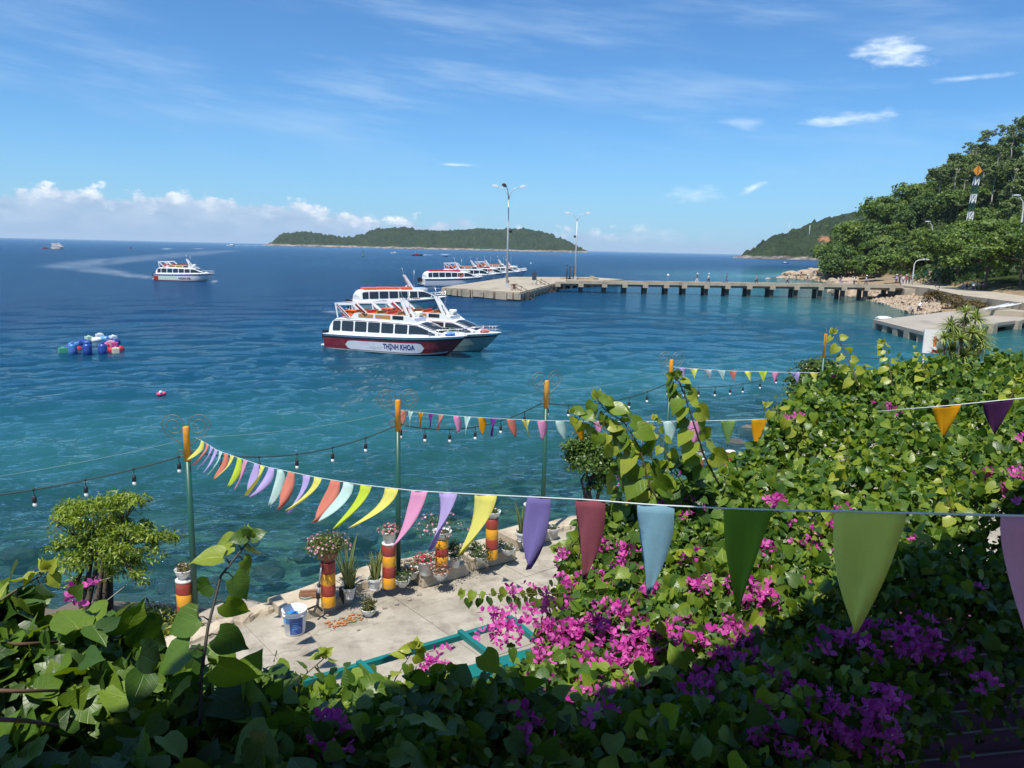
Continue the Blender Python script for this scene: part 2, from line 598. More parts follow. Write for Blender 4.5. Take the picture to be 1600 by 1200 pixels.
def sea_mat():
    m = bpy.data.materials.new('sea_water')
    m.use_nodes = True
    t = NT(m.node_tree)
    ob = t.n('ShaderNodeTexCoord').outputs['Object']
    sh = t.n('ShaderNodeAttribute', {'attribute_name': 'shore'}).outputs['Fac']
    fo = t.n('ShaderNodeAttribute', {'attribute_name': 'foam'}).outputs['Fac']
    big = t.noise(t.scl(ob, (0.022, 0.022, 0.022)), 1.0, 4, 0.55)
    d = t.m('ADD', sh, t.m('MULTIPLY', t.m('SUBTRACT', big, 0.5), 26.0))
    body = t.mix(t.ss(d, 4, 34), (0.022, 0.114, 0.115), (0.0050, 0.050, 0.084))
    body = t.mix(t.ss(d, 20, 75), body, (0.0030, 0.030, 0.084))
    body = t.mix(t.ss(d, 160, 1500), body, (0.005, 0.046, 0.125))
    lg = t.noise(t.scl(ob, (0.004, 0.012, 0.01)), 1.0, 5, 0.6)
    body = t.mix(t.ss(lg, 0.35, 0.7), body, t.mix(1.0, body, (1.25, 1.25, 1.2), 'MULTIPLY'))
    # fine ripples on the modelled waves; chop for the far water
    r1 = t.noise(t.scl(ob, (2.6, 4.2, 1), ), 1.0, 4, 0.62)
    r2 = t.noise(t.scl(ob, (0.62, 1.25, 1)), 1.0, 5, 0.66)
    b1 = t.n('ShaderNodeBump', {}, Height=r1, Strength=0.9, Distance=0.085)
    b2 = t.n('ShaderNodeBump', {}, Height=r2, Strength=t.ss(sh, 10, 90, 0.4, 1.0), Distance=0.75, Normal=b1)
    fr = t.n('ShaderNodeFresnel', {}, IOR=1.33, Normal=b2)
    diff = t.n('ShaderNodeBsdfDiffuse', {}, Color=body)
    clr = t.n('ShaderNodeBsdfTransparent', {}, Color=(0.50, 0.72, 0.74))
    shn = t.m('ADD', sh, t.m('MULTIPLY', t.m('SUBTRACT', t.noise(t.scl(ob, (0.25, 0.25, 1)), 1.0, 3), 0.5), 7.0))
    under = t.n('ShaderNodeMixShader', {}, i0=t.ss(shn, 3.0, 20.0, 0.84, 0.0), i1=diff, i2=clr)
    gl = t.n('ShaderNodeBsdfGlossy', {}, Color=(0.72, 0.88, 0.92), Roughness=t.ss(sh, 5, 260, 0.05, 0.22), Normal=b2)
    wat = t.n('ShaderNodeMixShader', {}, i0=t.m('MULTIPLY', fr, 0.92), i1=under, i2=gl)
    fm = t.n('ShaderNodeBsdfDiffuse', {}, Color=(0.72, 0.8, 0.84))
    fin = t.n('ShaderNodeMixShader', {}, i0=t.m('MULTIPLY', fo, 0.75), i1=wat, i2=fm)
    t.n('ShaderNodeOutputMaterial', {}, Surface=fin)
    return m


build_sea()

# sea bed near the terrace: sand between weedy rocks
def bed_mat():
    m = bpy.data.materials.new('sea_bed')
    m.use_nodes = True
    t = NT(m.node_tree)
    ob = t.n('ShaderNodeTexCoord').outputs['Object']
    k = t.ss(t.noise(t.scl(ob, (0.5, 0.8, 0.8)), 1.0, 5, 0.6), 0.4, 0.62)
    c = t.mix(k, (0.035, 0.04, 0.03), (0.2, 0.27, 0.19))
    c = t.mix(t.ss(t.noise(ob, 2.4, 5, 0.7), 0.5, 0.7), c, (0.028, 0.03, 0.022))
    c = t.mix(t.m('MULTIPLY', t.ss(t.noise(ob, 3.4, 3, 0.5), 0.6, 0.75), 0.6), c, (0.24, 0.2, 0.1))
    p = t.n('ShaderNodeBsdfDiffuse', {}, Color=c)
    t.n('ShaderNodeOutputMaterial', {}, Surface=p)
    return m


gx, gy = np.meshgrid(np.linspace(-45, 60, 300), np.linspace(2, 70, 240), indexing='ij')
gd = dist_poly(gx, gy, SHORE)
gz = -0.28 - 0.11 * gd + 0.34 * fbm(gx / 2.2, gy / 2.2, 11, 4) * sstep(gd, 0, 3)
gz = np.maximum(gz, -7)
gi = np.arange(gx.size).reshape(gx.shape)
gf = np.stack([gi[:-1, :-1], gi[1:, :-1], gi[1:, 1:], gi[:-1, 1:]], -1).reshape(-1, 4)
tag(link('sea_bed', np_mesh('sea_bed', np.stack([gx, gy, gz], -1).reshape(-1, 3), gf, smooth=True, mats=[bed_mat()])), 'stony sea bed seen through the clear shallows', None, None, 'structure')

ROCK = mat('pale_granite', (0.36, 0.28, 0.2), 0.85, var=0.3, scale=1.5, bump=0.5, bscale=4, dirt=(0.09, 0.07, 0.055, 0.8), dscale=0.8)
ROCK_DK = mat('dark_wet_rock', (0.075, 0.065, 0.055), 0.6, var=0.35, scale=2.5, bump=0.5, bscale=6, dirt=(0.16, 0.14, 0.1, 0.6), dscale=1.6)
ROCK_GY = mat('grey_shore_rock', (0.3, 0.26, 0.21), 0.85, var=0.25, scale=2.5, bump=0.5, bscale=8, dirt=(0.12, 0.1, 0.08, 0.7), dscale=2.0)


def rock_mesh(name, seed, m, sub=2):
    import bmesh
    bm = bmesh.new()
    bmesh.ops.create_icosphere(bm, subdivisions=sub, radius=1)
    rg = random.Random(seed)
    pl = [(Vector((rg.gauss(0, 1), rg.gauss(0, 1), rg.gauss(0, 0.8))).normalized(), rg.uniform(0.55, 0.95)) for _ in range(13)]
    sx_, sy_, sz_ = rg.uniform(0.8, 1.3), rg.uniform(0.7, 1.1), rg.uniform(0.55, 0.85)
    for v in bm.verts:
        k = 1.0
        for n, h in pl:
            q = v.co.dot(n)
            if q > 1e-3:
                k = min(k, h / q)
        v.co = v.co * k * (1 + rg.uniform(-0.03, 0.03))
        v.co = Vector((v.co.x * sx_, v.co.y * sy_, v.co.z * sz_))
    me = bpy.data.meshes.new(name)
    bm.to_mesh(me)
    bm.free()
    me.materials.append(m)
    return me


ROCKS = [rock_mesh('rock', i, ROCK) for i in range(5)]
ROCKS_DK = [rock_mesh('rock', 20 + i, ROCK_DK) for i in range(4)]
ROCKS_GY = [rock_mesh('rock', 40 + i, ROCK_GY) for i in range(4)]


def rock(loc, s, pool, label, group, rg=random):
    o = link('rock', rg.choice(pool), None, loc, rg.uniform(0, 6.28), (s * rg.uniform(.85, 1.2), s * rg.uniform(.85, 1.2), s * rg.uniform(.75, 1.1)))
    return tag(o, label, 'rock', group)


# rocks under and breaking the water along the terrace edge
rg_ = random.Random(5)
for px, py, s in ((330, 905, .5), (420, 880, .55), (480, 850, .6), (560, 820, .7), (630, 800, .6), (700, 770, .75), (760, 760, .7), (810, 725, .8), (880, 730, .7), (960, 700, .8),
                  (1150, 690, .9), (1185, 672, 1.0), (1210, 690, .8), (300, 850, .5), (380, 835, .6), (520, 775, .7), (890, 690, .9), (1000, 740, .6), (260, 905, .45), (60, 880, .55), (30, 850, .6), (270, 815, .6)):
    p = at_z(px, py, -0.1)
    s *= .8
    hi = -0.42 * s if px > 1100 else -0.85 * s
    rock((p.x, p.y, hi), s, ROCKS_DK, 'dark weedy rock lying in the shallows off the terrace', 'rocks in the shallows', rg_)
for px, py, z, s, lab in ((100, 985, 0.1, .55, 'grey boulder in the water left of the small tree trunk'), (225, 968, .3, .4, 'dark boulder between small tree trunk and striped red post'),
                          (385, 955, 1.0, .55, 'pale worn rock at the left end of the concrete terrace'), (372, 985, 1.1, .4, 'small grey rock behind the tall vine shoot'), (346, 962, 1.1, .5, 'grey boulder tucked against the broken kerb end'), (326, 985, 1.0, .55, 'rounded grey rock right of the dark red pedestal foot'), (372, 1004, 1.2, .4, 'flat pale rock at the near left corner of the paving'), (60, 1000, .1, .5, 'low boulder behind the broad vine leaves at the far left')):
    p = at_z(px, py, z)
    tag(link('rock', rg_.choice(ROCKS_GY if px > 90 else ROCKS_DK), None, p, rg_.uniform(0, 6), (s, s * .8, s * .6)), lab, 'rock')

# mound of earth and stones that carries the little tree
c0 = at_z(160, 985, 0.3)
mx, my = np.meshgrid(np.linspace(-4.5, 4, 50), np.linspace(-4, 3, 44), indexing='ij')
rr = np.hypot(mx / 3.6, my / 2.6)
mz = 1.0 * (1 - sstep(rr, 0.1, 1.15)) - 0.35 + 0.22 * fbm(mx * 1.3, my * 1.3, 3, 4)
mi_ = np.arange(mx.size).reshape(mx.shape)
mf = np.stack([mi_[:-1, :-1], mi_[1:, :-1], mi_[1:, 1:], mi_[:-1, 1:]], -1).reshape(-1, 4)
EARTH = mat('dry_earth', (0.12, 0.095, 0.065), 0.95, var=0.3, scale=3, bump=0.6, bscale=9, dirt=(0.05, 0.045, 0.03, 0.8), dscale=1.5)
tag(link('earth_mound', np_mesh('earth_mound', np.stack([mx + c0.x, my + c0.y, mz], -1).reshape(-1, 3), mf, smooth=True, mats=[EARTH])), 'stony earth mound at the water under the small tree', None, None, 'structure')

# ------------------------------------------------------------------ land on the right: beach, road level and the wooded hill
HC = []        # control points (x, y, ground height)
for px, dep, z in ((1290, 320, 2), (1300, 300, 4), (1320, 300, 12), (1345, 300, 25), (1400, 300, 36), (1460, 300, 46), (1500, 300, 52), (1560, 300, 48), (1620, 300, 32), (1800, 300, 29),
                   (1345, 265, 11), (1400, 262, 18), (1470, 255, 25), (1560, 250, 28), (1700, 250, 34), (1330, 245, 3), (1400, 238, 4.5), (1460, 225, 6), (1530, 215, 14), (1640, 210, 22),
                   (1480, 190, 5), (1560, 180, 10), (1680, 170, 14), (1410, 150, 2.6), (1470, 140, 2.7), (1440, 190, 2.8), (1400, 210, 2.6), (1530, 150, 4.5), (1640, 140, 6), (1420, 120, 1.6), (1480, 110, 2.0), (1560, 110, 3.2), (1700, 100, 3.5), (1700, 350, 29), (1450, 360, 40), (1360, 350, 20), (2000, 200, 30)):
    p = at_d(px, 400, dep)
    HC.append((p.x, p.y, z))
HC = np.array(HC)


def hill_z(x, y):
    x, y = np.asarray(x, float), np.asarray(y, float)
    d2 = (x[..., None] - HC[:, 0]) ** 2 + (y[..., None] - HC[:, 1]) ** 2 + 60.0
    wt = d2 ** -1.7
    return (wt * HC[:, 2]).sum(-1) / wt.sum(-1)


LANDXY = [(p.x, p.y) for p in LAND] + [(420, 60)]


def land_z(x, y):
    x, y = np.asarray(x, float), np.asarray(y, float)
    d = dist_poly(x, y, LANDXY)
    d = np.where(in_poly(x, y, LANDXY), d, -d)
    n = fbm(x / 3, y / 3, 9, 3)
    h = hill_z(x, y)
    return np.where(d > 0, np.minimum(h, 0.05 + d * 0.13 + np.maximum(d - 15, 0) * 0.7), d * 0.2) + 0.25 * n * sstep(d, -2, 3) * (1 - 0.6 * sstep(d, 12, 20))


lx, ly = np.meshgrid(np.linspace(28, 400, 220), np.linspace(40, 420, 230), indexing='ij')
lz = land_z(lx, ly)
li = np.arange(lx.size).reshape(lx.shape)
lf = np.stack([li[:-1, :-1], li[1:, :-1], li[1:, 1:], li[:-1, 1:]], -1).reshape(-1, 4)


def land_mat():
    m = bpy.data.materials.new('hillside_ground')
    m.use_nodes = True
    t = NT(m.node_tree)
    g = t.n('ShaderNodeNewGeometry').outputs['Position']
    z = t.n('ShaderNodeSeparateXYZ', {}, Vector=g).outputs[2]
    nz = t.noise(g, 0.35, 5, 0.6)
    sand = t.mix(t.noise(g, 1.2, 5, 0.7), (0.17, 0.12, 0.075), (0.36, 0.27, 0.17))
    green = t.mix(nz, (0.018, 0.03, 0.010), (0.05, 0.065, 0.022))
    k = t.ss(t.m('ADD', z, t.m('MULTIPLY', t.m('SUBTRACT', nz, 0.5), 3.0)), 2.6, 4.2)
    c = t.mix(k, sand, green)
    b = t.n('ShaderNodeBump', {}, Height=t.noise(g, 1.0, 5, 0.6), Strength=0.7, Distance=0.4)
    p = t.n('ShaderNodeBsdfDiffuse', {}, Color=c, Normal=b)
    t.n('ShaderNodeOutputMaterial', {}, Surface=p)
    return m


tag(link('hillside', np_mesh('hillside', np.stack([lx, ly, lz], -1).reshape(-1, 3), lf, smooth=True, mats=[land_mat()])), 'beach and wooded hillside rising behind the pier', None, None, 'structure')

# beach and headland boulders
rg_ = random.Random(12)
n_r = 0
for px0, px1, py0, py1, n, s0, s1 in ((1345, 1440, 458, 492, 60, .5, 1.1), (1305, 1345, 440, 456, 26, 1.0, 2.2), (1225, 1300, 426, 441, 46, 1.2, 2.6), (1262, 1296, 419, 432, 22, 1.6, 3.2), (1440, 1480, 455, 495, 16, .4, 1.0)):
    for _ in range(n):
        px, py = rg_.uniform(px0, px1), rg_.uniform(py0, py1)
        p = at_z(px, py, 1.0)
        z = float(land_z(p.x, p.y))
        if z < -0.25:
            continue
        s = rg_.uniform(s0, s1)
        grp = 'boulders of the rocky headland' if py < 445 else 'stones on the little beach'
        if py < 445:
            lab = 'tan boulder piled %s on the rocky headland' % ('low at the seaward tip' if px < 1255 else 'high against the wood' if py < 431 else 'in the middle')
        else:
            lab = 'tan stone on the beach, %s' % ('under the shore end of the pier' if px < 1350 else 'at the water beside the bending pair' if px < 1400 else 'between the bending pair and the low jetty' if px < 1440 else 'highest up behind the low jetty')
        rock((p.x, p.y, max(z, 0) + 0.1 * s), s, ROCKS, lab, grp, rg_)
for px, py, s, lab in ((1222, 434.2, 2.2, 'low brown rock furthest out off the rocky headland'), (1252, 434, 3.0, 'broad tan rock at the waterline of the headland tip'), (1200, 435.5, 1.0, 'small dark rock awash left of the headland')):
    p = at_z(px, py, 0)
    tag(link('rock', ROCKS[0], None, p, 0.4, (s * 1.5, s, s * .5)), lab, 'rock')


# small shingle between the boulders, far too many to count
def shingle(px0, px1, py0, py1, n, s0, s1, seed, label):
    rg = np.random.default_rng(seed)
    base = np.array([(1, 0, 0), (-.3, .9, 0), (-.7, -.6, 0), (.1, -.1, .75), (.15, .1, -.5)])
    tf = np.array([(0, 1, 3), (1, 2, 3), (2, 0, 3), (1, 0, 4), (2, 1, 4), (0, 2, 4)])
    P = []
    while len(P) < n:
        p = at_z(rg.uniform(px0, px1), rg.uniform(py0, py1), .8)
        z = float(land_z(p.x, p.y))
        if z > -.2:
            P.append((p.x, p.y, z))
    P = np.array(P)
    a = rg.uniform(0, 6.28, n)
    sc = rg.uniform(s0, s1, n)
    X = base[None, :, 0] * np.cos(a)[:, None] - base[None, :, 1] * np.sin(a)[:, None]
    Y = base[None, :, 0] * np.sin(a)[:, None] + base[None, :, 1] * np.cos(a)[:, None]
    v = np.stack([X * sc[:, None], Y * sc[:, None] * .8, base[None, :, 2] * sc[:, None]], -1) * (1 + rg.normal(0, .15, (n, 5, 1))) + P[:, None, :]
    f = tf[None] + (np.arange(n) * 5)[:, None, None]
    tag(link('shingle', np_mesh('shingle', v.reshape(-1, 3), f.reshape(-1, 3), mats=[ROCK])), label, None, None, 'stuff')


shingle(1340, 1470, 455, 496, 2200, .12, .5, 1, 'tan shingle covering the little beach')
shingle(1225, 1340, 420, 446, 700, .35, 1.1, 2, 'broken rock between the headland boulders')
# road level behind a retaining wall at the pier root
rp = [at_z(x, y, 2.7) for x, y in ((1409, 446), (1450, 450), (1500, 461), (1640, 478), (1900, 440), (1560, 430), (1405, 433))]
tag(MB().prism([V(p.x, p.y, 0) for p in rp], -.3, 2.7).build('road', CONC), 'concrete road level with a retaining wall at the pier root', None, None, 'structure')

# ------------------------------------------------------------------ far island and far promontory: bumpy wooded masses with pale rock feet
def far_mat(name, rockz, bare=None):
    m = bpy.data.materials.new(name)
    m.use_nodes = True
    t = NT(m.node_tree)
    g = t.n('ShaderNodeNewGeometry').outputs['Position']
    z = t.n('ShaderNodeSeparateXYZ', {}, Vector=g).outputs[2]
    n1 = t.noise(g, 0.02, 5, 0.62)
    n2 = t.noise(g, 0.11, 3, 0.6)
    green = t.mix(n1, (0.010, 0.026, 0.010), (0.062, 0.088, 0.028))
    green = t.mix(t.ss(n2, 0.45, 0.65), green, t.mix(1.0, green, (0.5, 0.55, 0.55), 'MULTIPLY'))
    rk = t.mix(t.ss(t.noise(t.scl(g, (0.06, 0.06, 0.2)), 1.0, 5, 0.7), 0.38, 0.62), (0.11, 0.085, 0.065), (0.42, 0.36, 0.29))
    k = t.ss(t.m('ADD', z, t.m('MULTIPLY', t.m('SUBTRACT', t.noise(g, 0.03, 4, 0.6), 0.5), rockz * 2.0)), rockz * 0.75, rockz * 1.15)
    c = t.mix(k, rk, green)
    if bare:
        dx = t.n('ShaderNodeVectorMath', {'operation': 'DISTANCE'}, i0=g, i1=bare).outputs['Value']
        c = t.mix(t.ss(t.m('ADD', dx, t.m('MULTIPLY', n2, 30)), 22, 32, 1.0, 0.0), c, (0.4, 0.2, 0.09))
    bp = t.n('ShaderNodeBump', {}, Height=t.noise(g, 0.16, 4, 0.65), Strength=1.0, Distance=9.0)
    p = t.n('ShaderNodeBsdfDiffuse', {}, Color=c, Normal=bp)
    t.n('ShaderNodeOutputMaterial', {}, Surface=p)
    return m


def far_land(name, label, sky_px, depth, thick, rockz, crown, nu, nv, bare=None, base_py=None):
    """ridge profile given by its skyline; the crest lies in the middle of the mass"""
    xs = np.array([p[0] for p in sky_px], float)
    ys = np.array([p[1] for p in sky_px], float)
    U = np.linspace(xs[0], xs[-1], nu)
    hgt = np.zeros(nu)
    cx_ = np.zeros(nu)
    cy_ = np.zeros(nu)
    for i, u in enumerate(U):
        q = at_d(u, float(np.interp(u, xs, ys)), depth)
        hgt[i], cx_[i], cy_[i] = q.z, q.x, q.y
    Vv = np.linspace(-1, 1, nv)
    prof = np.clip(1 - np.abs(Vv) ** 1.5, 0, 1) ** 0.8
    H = np.maximum(hgt, 0)[:, None] * prof[None, :]
    wdt = thick * np.clip(np.maximum(hgt, 1) / hgt.max(), 0.1, 1) ** 0.5
    X = cx_[:, None] + 0 * Vv[None, :]
    Y = cy_[:, None] + Vv[None, :] * wdt[:, None]
    X = X + 0.15 * wdt[:, None] * fbm(X / 90, Y / 90, 3, 3)
    bump = vnoise(X / crown, Y / crown, 2) + 0.7 * vnoise(X / crown * 2.1, Y / crown * 2.1, 6)
    H = H + crown * 0.5 * bump * sstep(H, rockz * 0.6, rockz * 2.0) + 0.1 * H * fbm(X / 70, Y / 50, 8, 3) + rockz * 0.25 * vnoise(X / 14, Y / 14, 4) * (1 - sstep(H, rockz, rockz * 2))
    H = np.where(np.abs(Vv)[None, :] > 0.999, -5, H)
    H[0, :] = H[-1, :] = -5
    ii = np.arange(X.size).reshape(X.shape)
    ff = np.stack([ii[:-1, :-1], ii[1:, :-1], ii[1:, 1:], ii[:-1, 1:]], -1).reshape(-1, 4)
    o = link(name, np_mesh(name, np.stack([X, Y, H], -1).reshape(-1, 3), ff, mats=[far_mat(name + '_cover', rockz, bare)]))
    tag(o, label, None, None, 'structure')


far_land('island', 'long low wooded island with a pale rocky foot on the horizon',
         [(424, 381.5), (436, 379), (445, 370), (452, 365.5), (470, 364), (490, 365), (505, 368), (525, 371.5), (543, 373), (552, 369), (570, 366), (592, 360), (615, 357), (632, 356.5), (645, 359), (665, 361.5), (688, 363), (697, 361.5),
          (720, 360.5), (745, 359.5), (785, 360), (800, 358.5), (812, 358), (830, 361), (845, 364.5), (860, 368), (875, 373), (888, 379), (897, 385), (908, 390.5), (918, 393)], 3000, 330, 6, 15, 620, 90)
b_ = at_d(1270, 375, 1480)
far_land('promontory', 'wooded promontory with bare red patch and pale shore rocks', [(1150, 402), (1160, 399), (1178, 391), (1196, 378), (1212, 369), (1230, 362), (1245, 357), (1262, 354), (1282, 347), (1300, 342), (1330, 336), (1370, 325), (1420, 316), (1500, 310), (1600, 312)],
         1500, 200, 5, 12, 480, 90, bare=(b_.x, b_.y - 60, b_.z))
# thin masts on the promontory
for px, y0, y1 in ((1232.5, 350, 363), (1264, 352, 372)):
    a, b = at_d(px, y1, 1450), at_d(px, y0, 1450)
    tag(MB().tube([a - b * 0 + V(0, 0, -10) - a, V(0, 0, (b - a).length)], 0.5, 4).build('radio_mast', GALV), 'thin grey mast on the far promontory, %s' % ('at its upper slope' if px < 1240 else 'left of the bare red patch'), 'mast').location = a
# ------------------------------------------------------------------ foliage helpers
def rot_frames(n, up_bias, rg, droop=0.3, out=None):
    """random leaf frames: X across, Y along the leaf, Z normal"""
    Zn = rg.normal(0, 1, (n, 3))
    Zn /= np.linalg.norm(Zn, axis=1, keepdims=True)
    Zn = Zn * (1 - up_bias) + np.array([0, 0, 1.0]) * up_bias
    if out is not None:
        Zn = Zn + out
    Zn /= np.linalg.norm(Zn, axis=1, keepdims=True)
    t = rg.normal(0, 1, (n, 3))
    t[:, 2] -= droop * 1.5
    Yv = t - (t * Zn).sum(1, keepdims=True) * Zn
    Yv /= np.linalg.norm(Yv, axis=1, keepdims=True)
    Xv = np.cross(Yv, Zn)
    return Xv, Yv, Zn


def scatter(name, tmpl, pos, frames, size, tint, mats, uv=None, smooth=False):
    tv, tf = tmpl
    tv, tf = np.asarray(tv, float), np.asarray(tf, int)
    Xv, Yv, Zv = frames
    n, k = len(pos), len(tv)
    v = pos[:, None, :] + size[:, None, None] * (tv[None, :, 0:1] * Xv[:, None, :] + tv[None, :, 1:2] * Yv[:, None, :] + tv[None, :, 2:3] * Zv[:, None, :])
    f = tf[None] + (np.arange(n) * k)[:, None, None]
    tn = np.repeat(tint, k, axis=0)
    uvs = None if uv is None else np.tile(uv, (n, 1))
    return np_mesh(name, v.reshape(-1, 3), f.reshape(-1, tf.shape[1]), tint=tn, uv=uvs, smooth=smooth, mats=mats)


CARD = ([(-.5, 0, 0), (0, -.5, .12), (.5, 0, 0), (0, .6, -.1)], [(0, 1, 2), (0, 2, 3)])
LANCE = ([(0, 0, 0), (.16, .45, -.03), (0, 1, -.22), (-.16, .45, -.03)], [(0, 1, 2), (0, 2, 3)])
LEAF_TREE = leaf_mat('tree_leaves', 0.3, 0.5, veins=False, tcol=(1.2, 1.25, 0.5), spec=0.3)
LEAF_SMALL = leaf_mat('small_glossy_leaves', 0.32, 0.38, veins=False)
BARK = mat('brown_bark', (0.09, 0.065, 0.045), 0.9, var=0.35, scale=8, bump=0.6, bscale=20)
BARK_PALE = mat('pale_bark', (0.42, 0.39, 0.34), 0.8, var=0.25, scale=4, dirt=(0.16, 0.13, 0.1, 0.7))


def crown_mesh(name, blobs, n_clump, per, leaf, c_dark, c_light, seed, mats, clump_r=0.16, tmpl=CARD, up=0.35, droop=0.2):
    """blobs: (x, y, z, rx, ry, rz) ellipsoids; leaves are gathered in clumps spread through the outer part of the blobs"""
    rg = np.random.default_rng(seed)
    vol = np.array([b[3] * b[4] * b[5] for b in blobs]) ** 0.72
    which = rg.choice(len(blobs), n_clump, p=vol / vol.sum())
    B = np.array(blobs)[which]
    d = rg.normal(0, 1, (n_clump, 3))
    d /= np.linalg.norm(d, axis=1, keepdims=True)
    d[:, 2] = np.where(d[:, 2] < -0.45, -d[:, 2], d[:, 2])
    rad = rg.uniform(0.55, 1.05, n_clump) ** 0.6
    cen = B[:, :3] + d * B[:, 3:] * rad[:, None]
    cr = clump_r * B[:, 3:].mean(1) * rg.uniform(0.7, 1.5, n_clump)
    pos = np.repeat(cen, per, 0) + rg.normal(0, 1, (n_clump * per, 3)) * np.repeat(cr, per)[:, None] * np.array([1, 1, 0.6])
    out = np.repeat(d, per, 0) * 0.55
    fr = rot_frames(len(pos), up, rg, droop, out)
    size = leaf * rg.uniform(0.6, 1.35, len(pos))
    k = np.clip(np.repeat(rg.uniform(0, 1, n_clump), per) * 0.75 + rg.uniform(0, .35, len(pos)), 0, 1)[:, None]
    tint = np.array(c_dark) * (1 - k) + np.array(c_light) * k
    return scatter(name, tmpl, pos, fr, size, tint, mats)


def trunk_mesh(h, r, limbs, seed, m, lean=0.05):
    rg = random.Random(seed)
    mb = MB()
    pts = [V(0, 0, -0.4)]
    for i in range(1, 5):
        pts.append(V(rg.gauss(0, lean) * h * i / 4, rg.gauss(0, lean) * h * i / 4, h * i / 4))
    mb.tube(pts, [r * (1 - 0.18 * i) for i in range(5)], 7)
    for tip in limbs:
        t = rg.uniform(0.45, 0.95)
        a = pts[1] + (pts[4] - pts[1]) * t
        tip = Vector(tip)
        mid = (a + tip) / 2 + V(rg.gauss(0, .1), rg.gauss(0, .1), .06 * h)
        mb.tube([a, mid, tip], [r * .45, r * .3, r * .1], 5)
    return mb.mesh('trunk', m)


# hillside tree kinds: broad, tall airy (pale trunks), dense dark, feathery light
def make_tree(name, label, h, wd, kind, seed):
    rg = random.Random(seed)
    root = thing(name, label, 'tree', (0, 0, 0), 0, 'trees on the hillside')
    if kind == 'broad':
        blobs = [(rg.uniform(-.28, .28) * wd, rg.uniform(-.28, .28) * wd, h * rg.uniform(.45, .8), wd * rg.uniform(.24, .36), wd * rg.uniform(.24, .36), h * rg.uniform(.13, .2)) for _ in range(8)]
        cols = ((0.03, 0.066, 0.013), (0.14, 0.20, 0.04))
        th, bark = h * .45, BARK
        n, per, leaf = 170, 17, 0.5
    elif kind == 'tall':
        blobs = [(rg.uniform(-.3, .3) * wd, rg.uniform(-.3, .3) * wd, h * rg.uniform(.45, .98), wd * rg.uniform(.14, .24), wd * rg.uniform(.14, .24), h * rg.uniform(.07, .12)) for _ in range(11)]
        cols = ((0.044, 0.078, 0.025), (0.16, 0.20, 0.07))
        th, bark = h * .85, BARK_PALE
        n, per, leaf = 150, 14, 0.42
    elif kind == 'dense':
        blobs = [(rg.uniform(-.22, .22) * wd, rg.uniform(-.22, .22) * wd, h * rg.uniform(.3, .75), wd * rg.uniform(.28, .38), wd * rg.uniform(.28, .38), h * rg.uniform(.16, .24)) for _ in range(7)]
        cols = ((0.022, 0.054, 0.015), (0.10, 0.155, 0.035))
        th, bark = h * .4, BARK
        n, per, leaf = 190, 17, 0.48
    else:
        blobs = [(rg.uniform(-.3, .3) * wd, rg.uniform(-.3, .3) * wd, h * rg.uniform(.4, .85), wd * rg.uniform(.2, .3), wd * rg.uniform(.2, .3), h * rg.uniform(.1, .16)) for _ in range(9)]
        cols = ((0.04, 0.075, 0.013), (0.155, 0.21, 0.035))
        th, bark = h * .5, BARK
        n, per, leaf = 160, 15, 0.42
    link('trunk', trunk_mesh(th, wd * .028 + .08, [b[:3] for b in blobs[:6]], seed, bark), root)
    link('crown', crown_mesh('crown', blobs, n, per, leaf, [1.3 * q for q in cols[0]], [1.3 * q for q in cols[1]], seed, [LEAF_TREE]), root)
    return root


KINDS_ = [('broadleaf_tree', 'round broadleaf tree in the wood on the hillside', 9.0, 9.5, 'broad'),
          ('tall_tree', 'tall airy tree with a pale trunk high on the hillside', 13.0, 7.5, 'tall'),
          ('dense_tree', 'dense dark green tree in the wood on the hillside', 8.5, 8.5, 'dense'),
          ('light_tree', 'light yellowish green tree in the wood on the hillside', 8.0, 8.0, 'light')]
PROTO = {k[4]: [make_tree(k[0], k[1], k[2], k[3], k[4], 100 * i + j) for j in range(2)] for i, k in enumerate(KINDS_)}
TREE_LAB = {'broad': 'round broadleaf tree %s', 'tall': 'tall airy tree with pale trunk %s', 'dense': 'dense dark green tree %s', 'light': 'light yellowish green tree %s'}
used = set()
rg_ = random.Random(21)
rows = [(318, 1312, 1700), (310, 1306, 1700), (304, 1312, 1700), (292, 1300, 1690), (280, 1300, 1690), (268, 1300, 1690), (256, 1302, 1690), (246, 1306, 1690), (236, 1330, 1690), (224, 1440, 1690), (210, 1462, 1690), (196, 1476, 1690), (182, 1490, 1690), (168, 1500, 1690)]
for dep, p0, p1 in rows:
    px = p0 + rg_.uniform(0, 6)
    while px < p1:
        p = at_d(px, 400, dep + rg_.uniform(-4, 4))
        z = float(land_z(p.x, p.y))
        if z > 1.0:
            high = z > 22
            kind = rg_.choice(['tall', 'tall', 'broad', 'broad', 'light'] if high else ['broad', 'dense', 'dense', 'broad', 'light', 'light', 'tall'] if z > 7 else ['broad', 'dense', 'dense', 'light', 'broad'])
            pr = rg_.choice(PROTO[kind])
            s = rg_.uniform(.8, 1.2) * (0.85 if px < 1345 else 1.0)
            o = pr if pr.name not in used else dup(pr)
            used.add(pr.name)
            o.location = (p.x, p.y, z - .3)
            o['label'] = TREE_LAB[kind] % ('on the skyline of the hill' if dep > 300 else 'high on the slope just under the skyline' if z > 26 else 'half way up the slope' if z > 10 else 'low at the foot of the slope')
            o.rotation_euler = (0, 0, rg_.uniform(0, 6.28))
            o.scale = (s, s, s * rg_.uniform(.9, 1.15))
        px += (5.2 if dep > 250 else 6.4) / dep * 1200 * rg_.uniform(.75, 1.2)

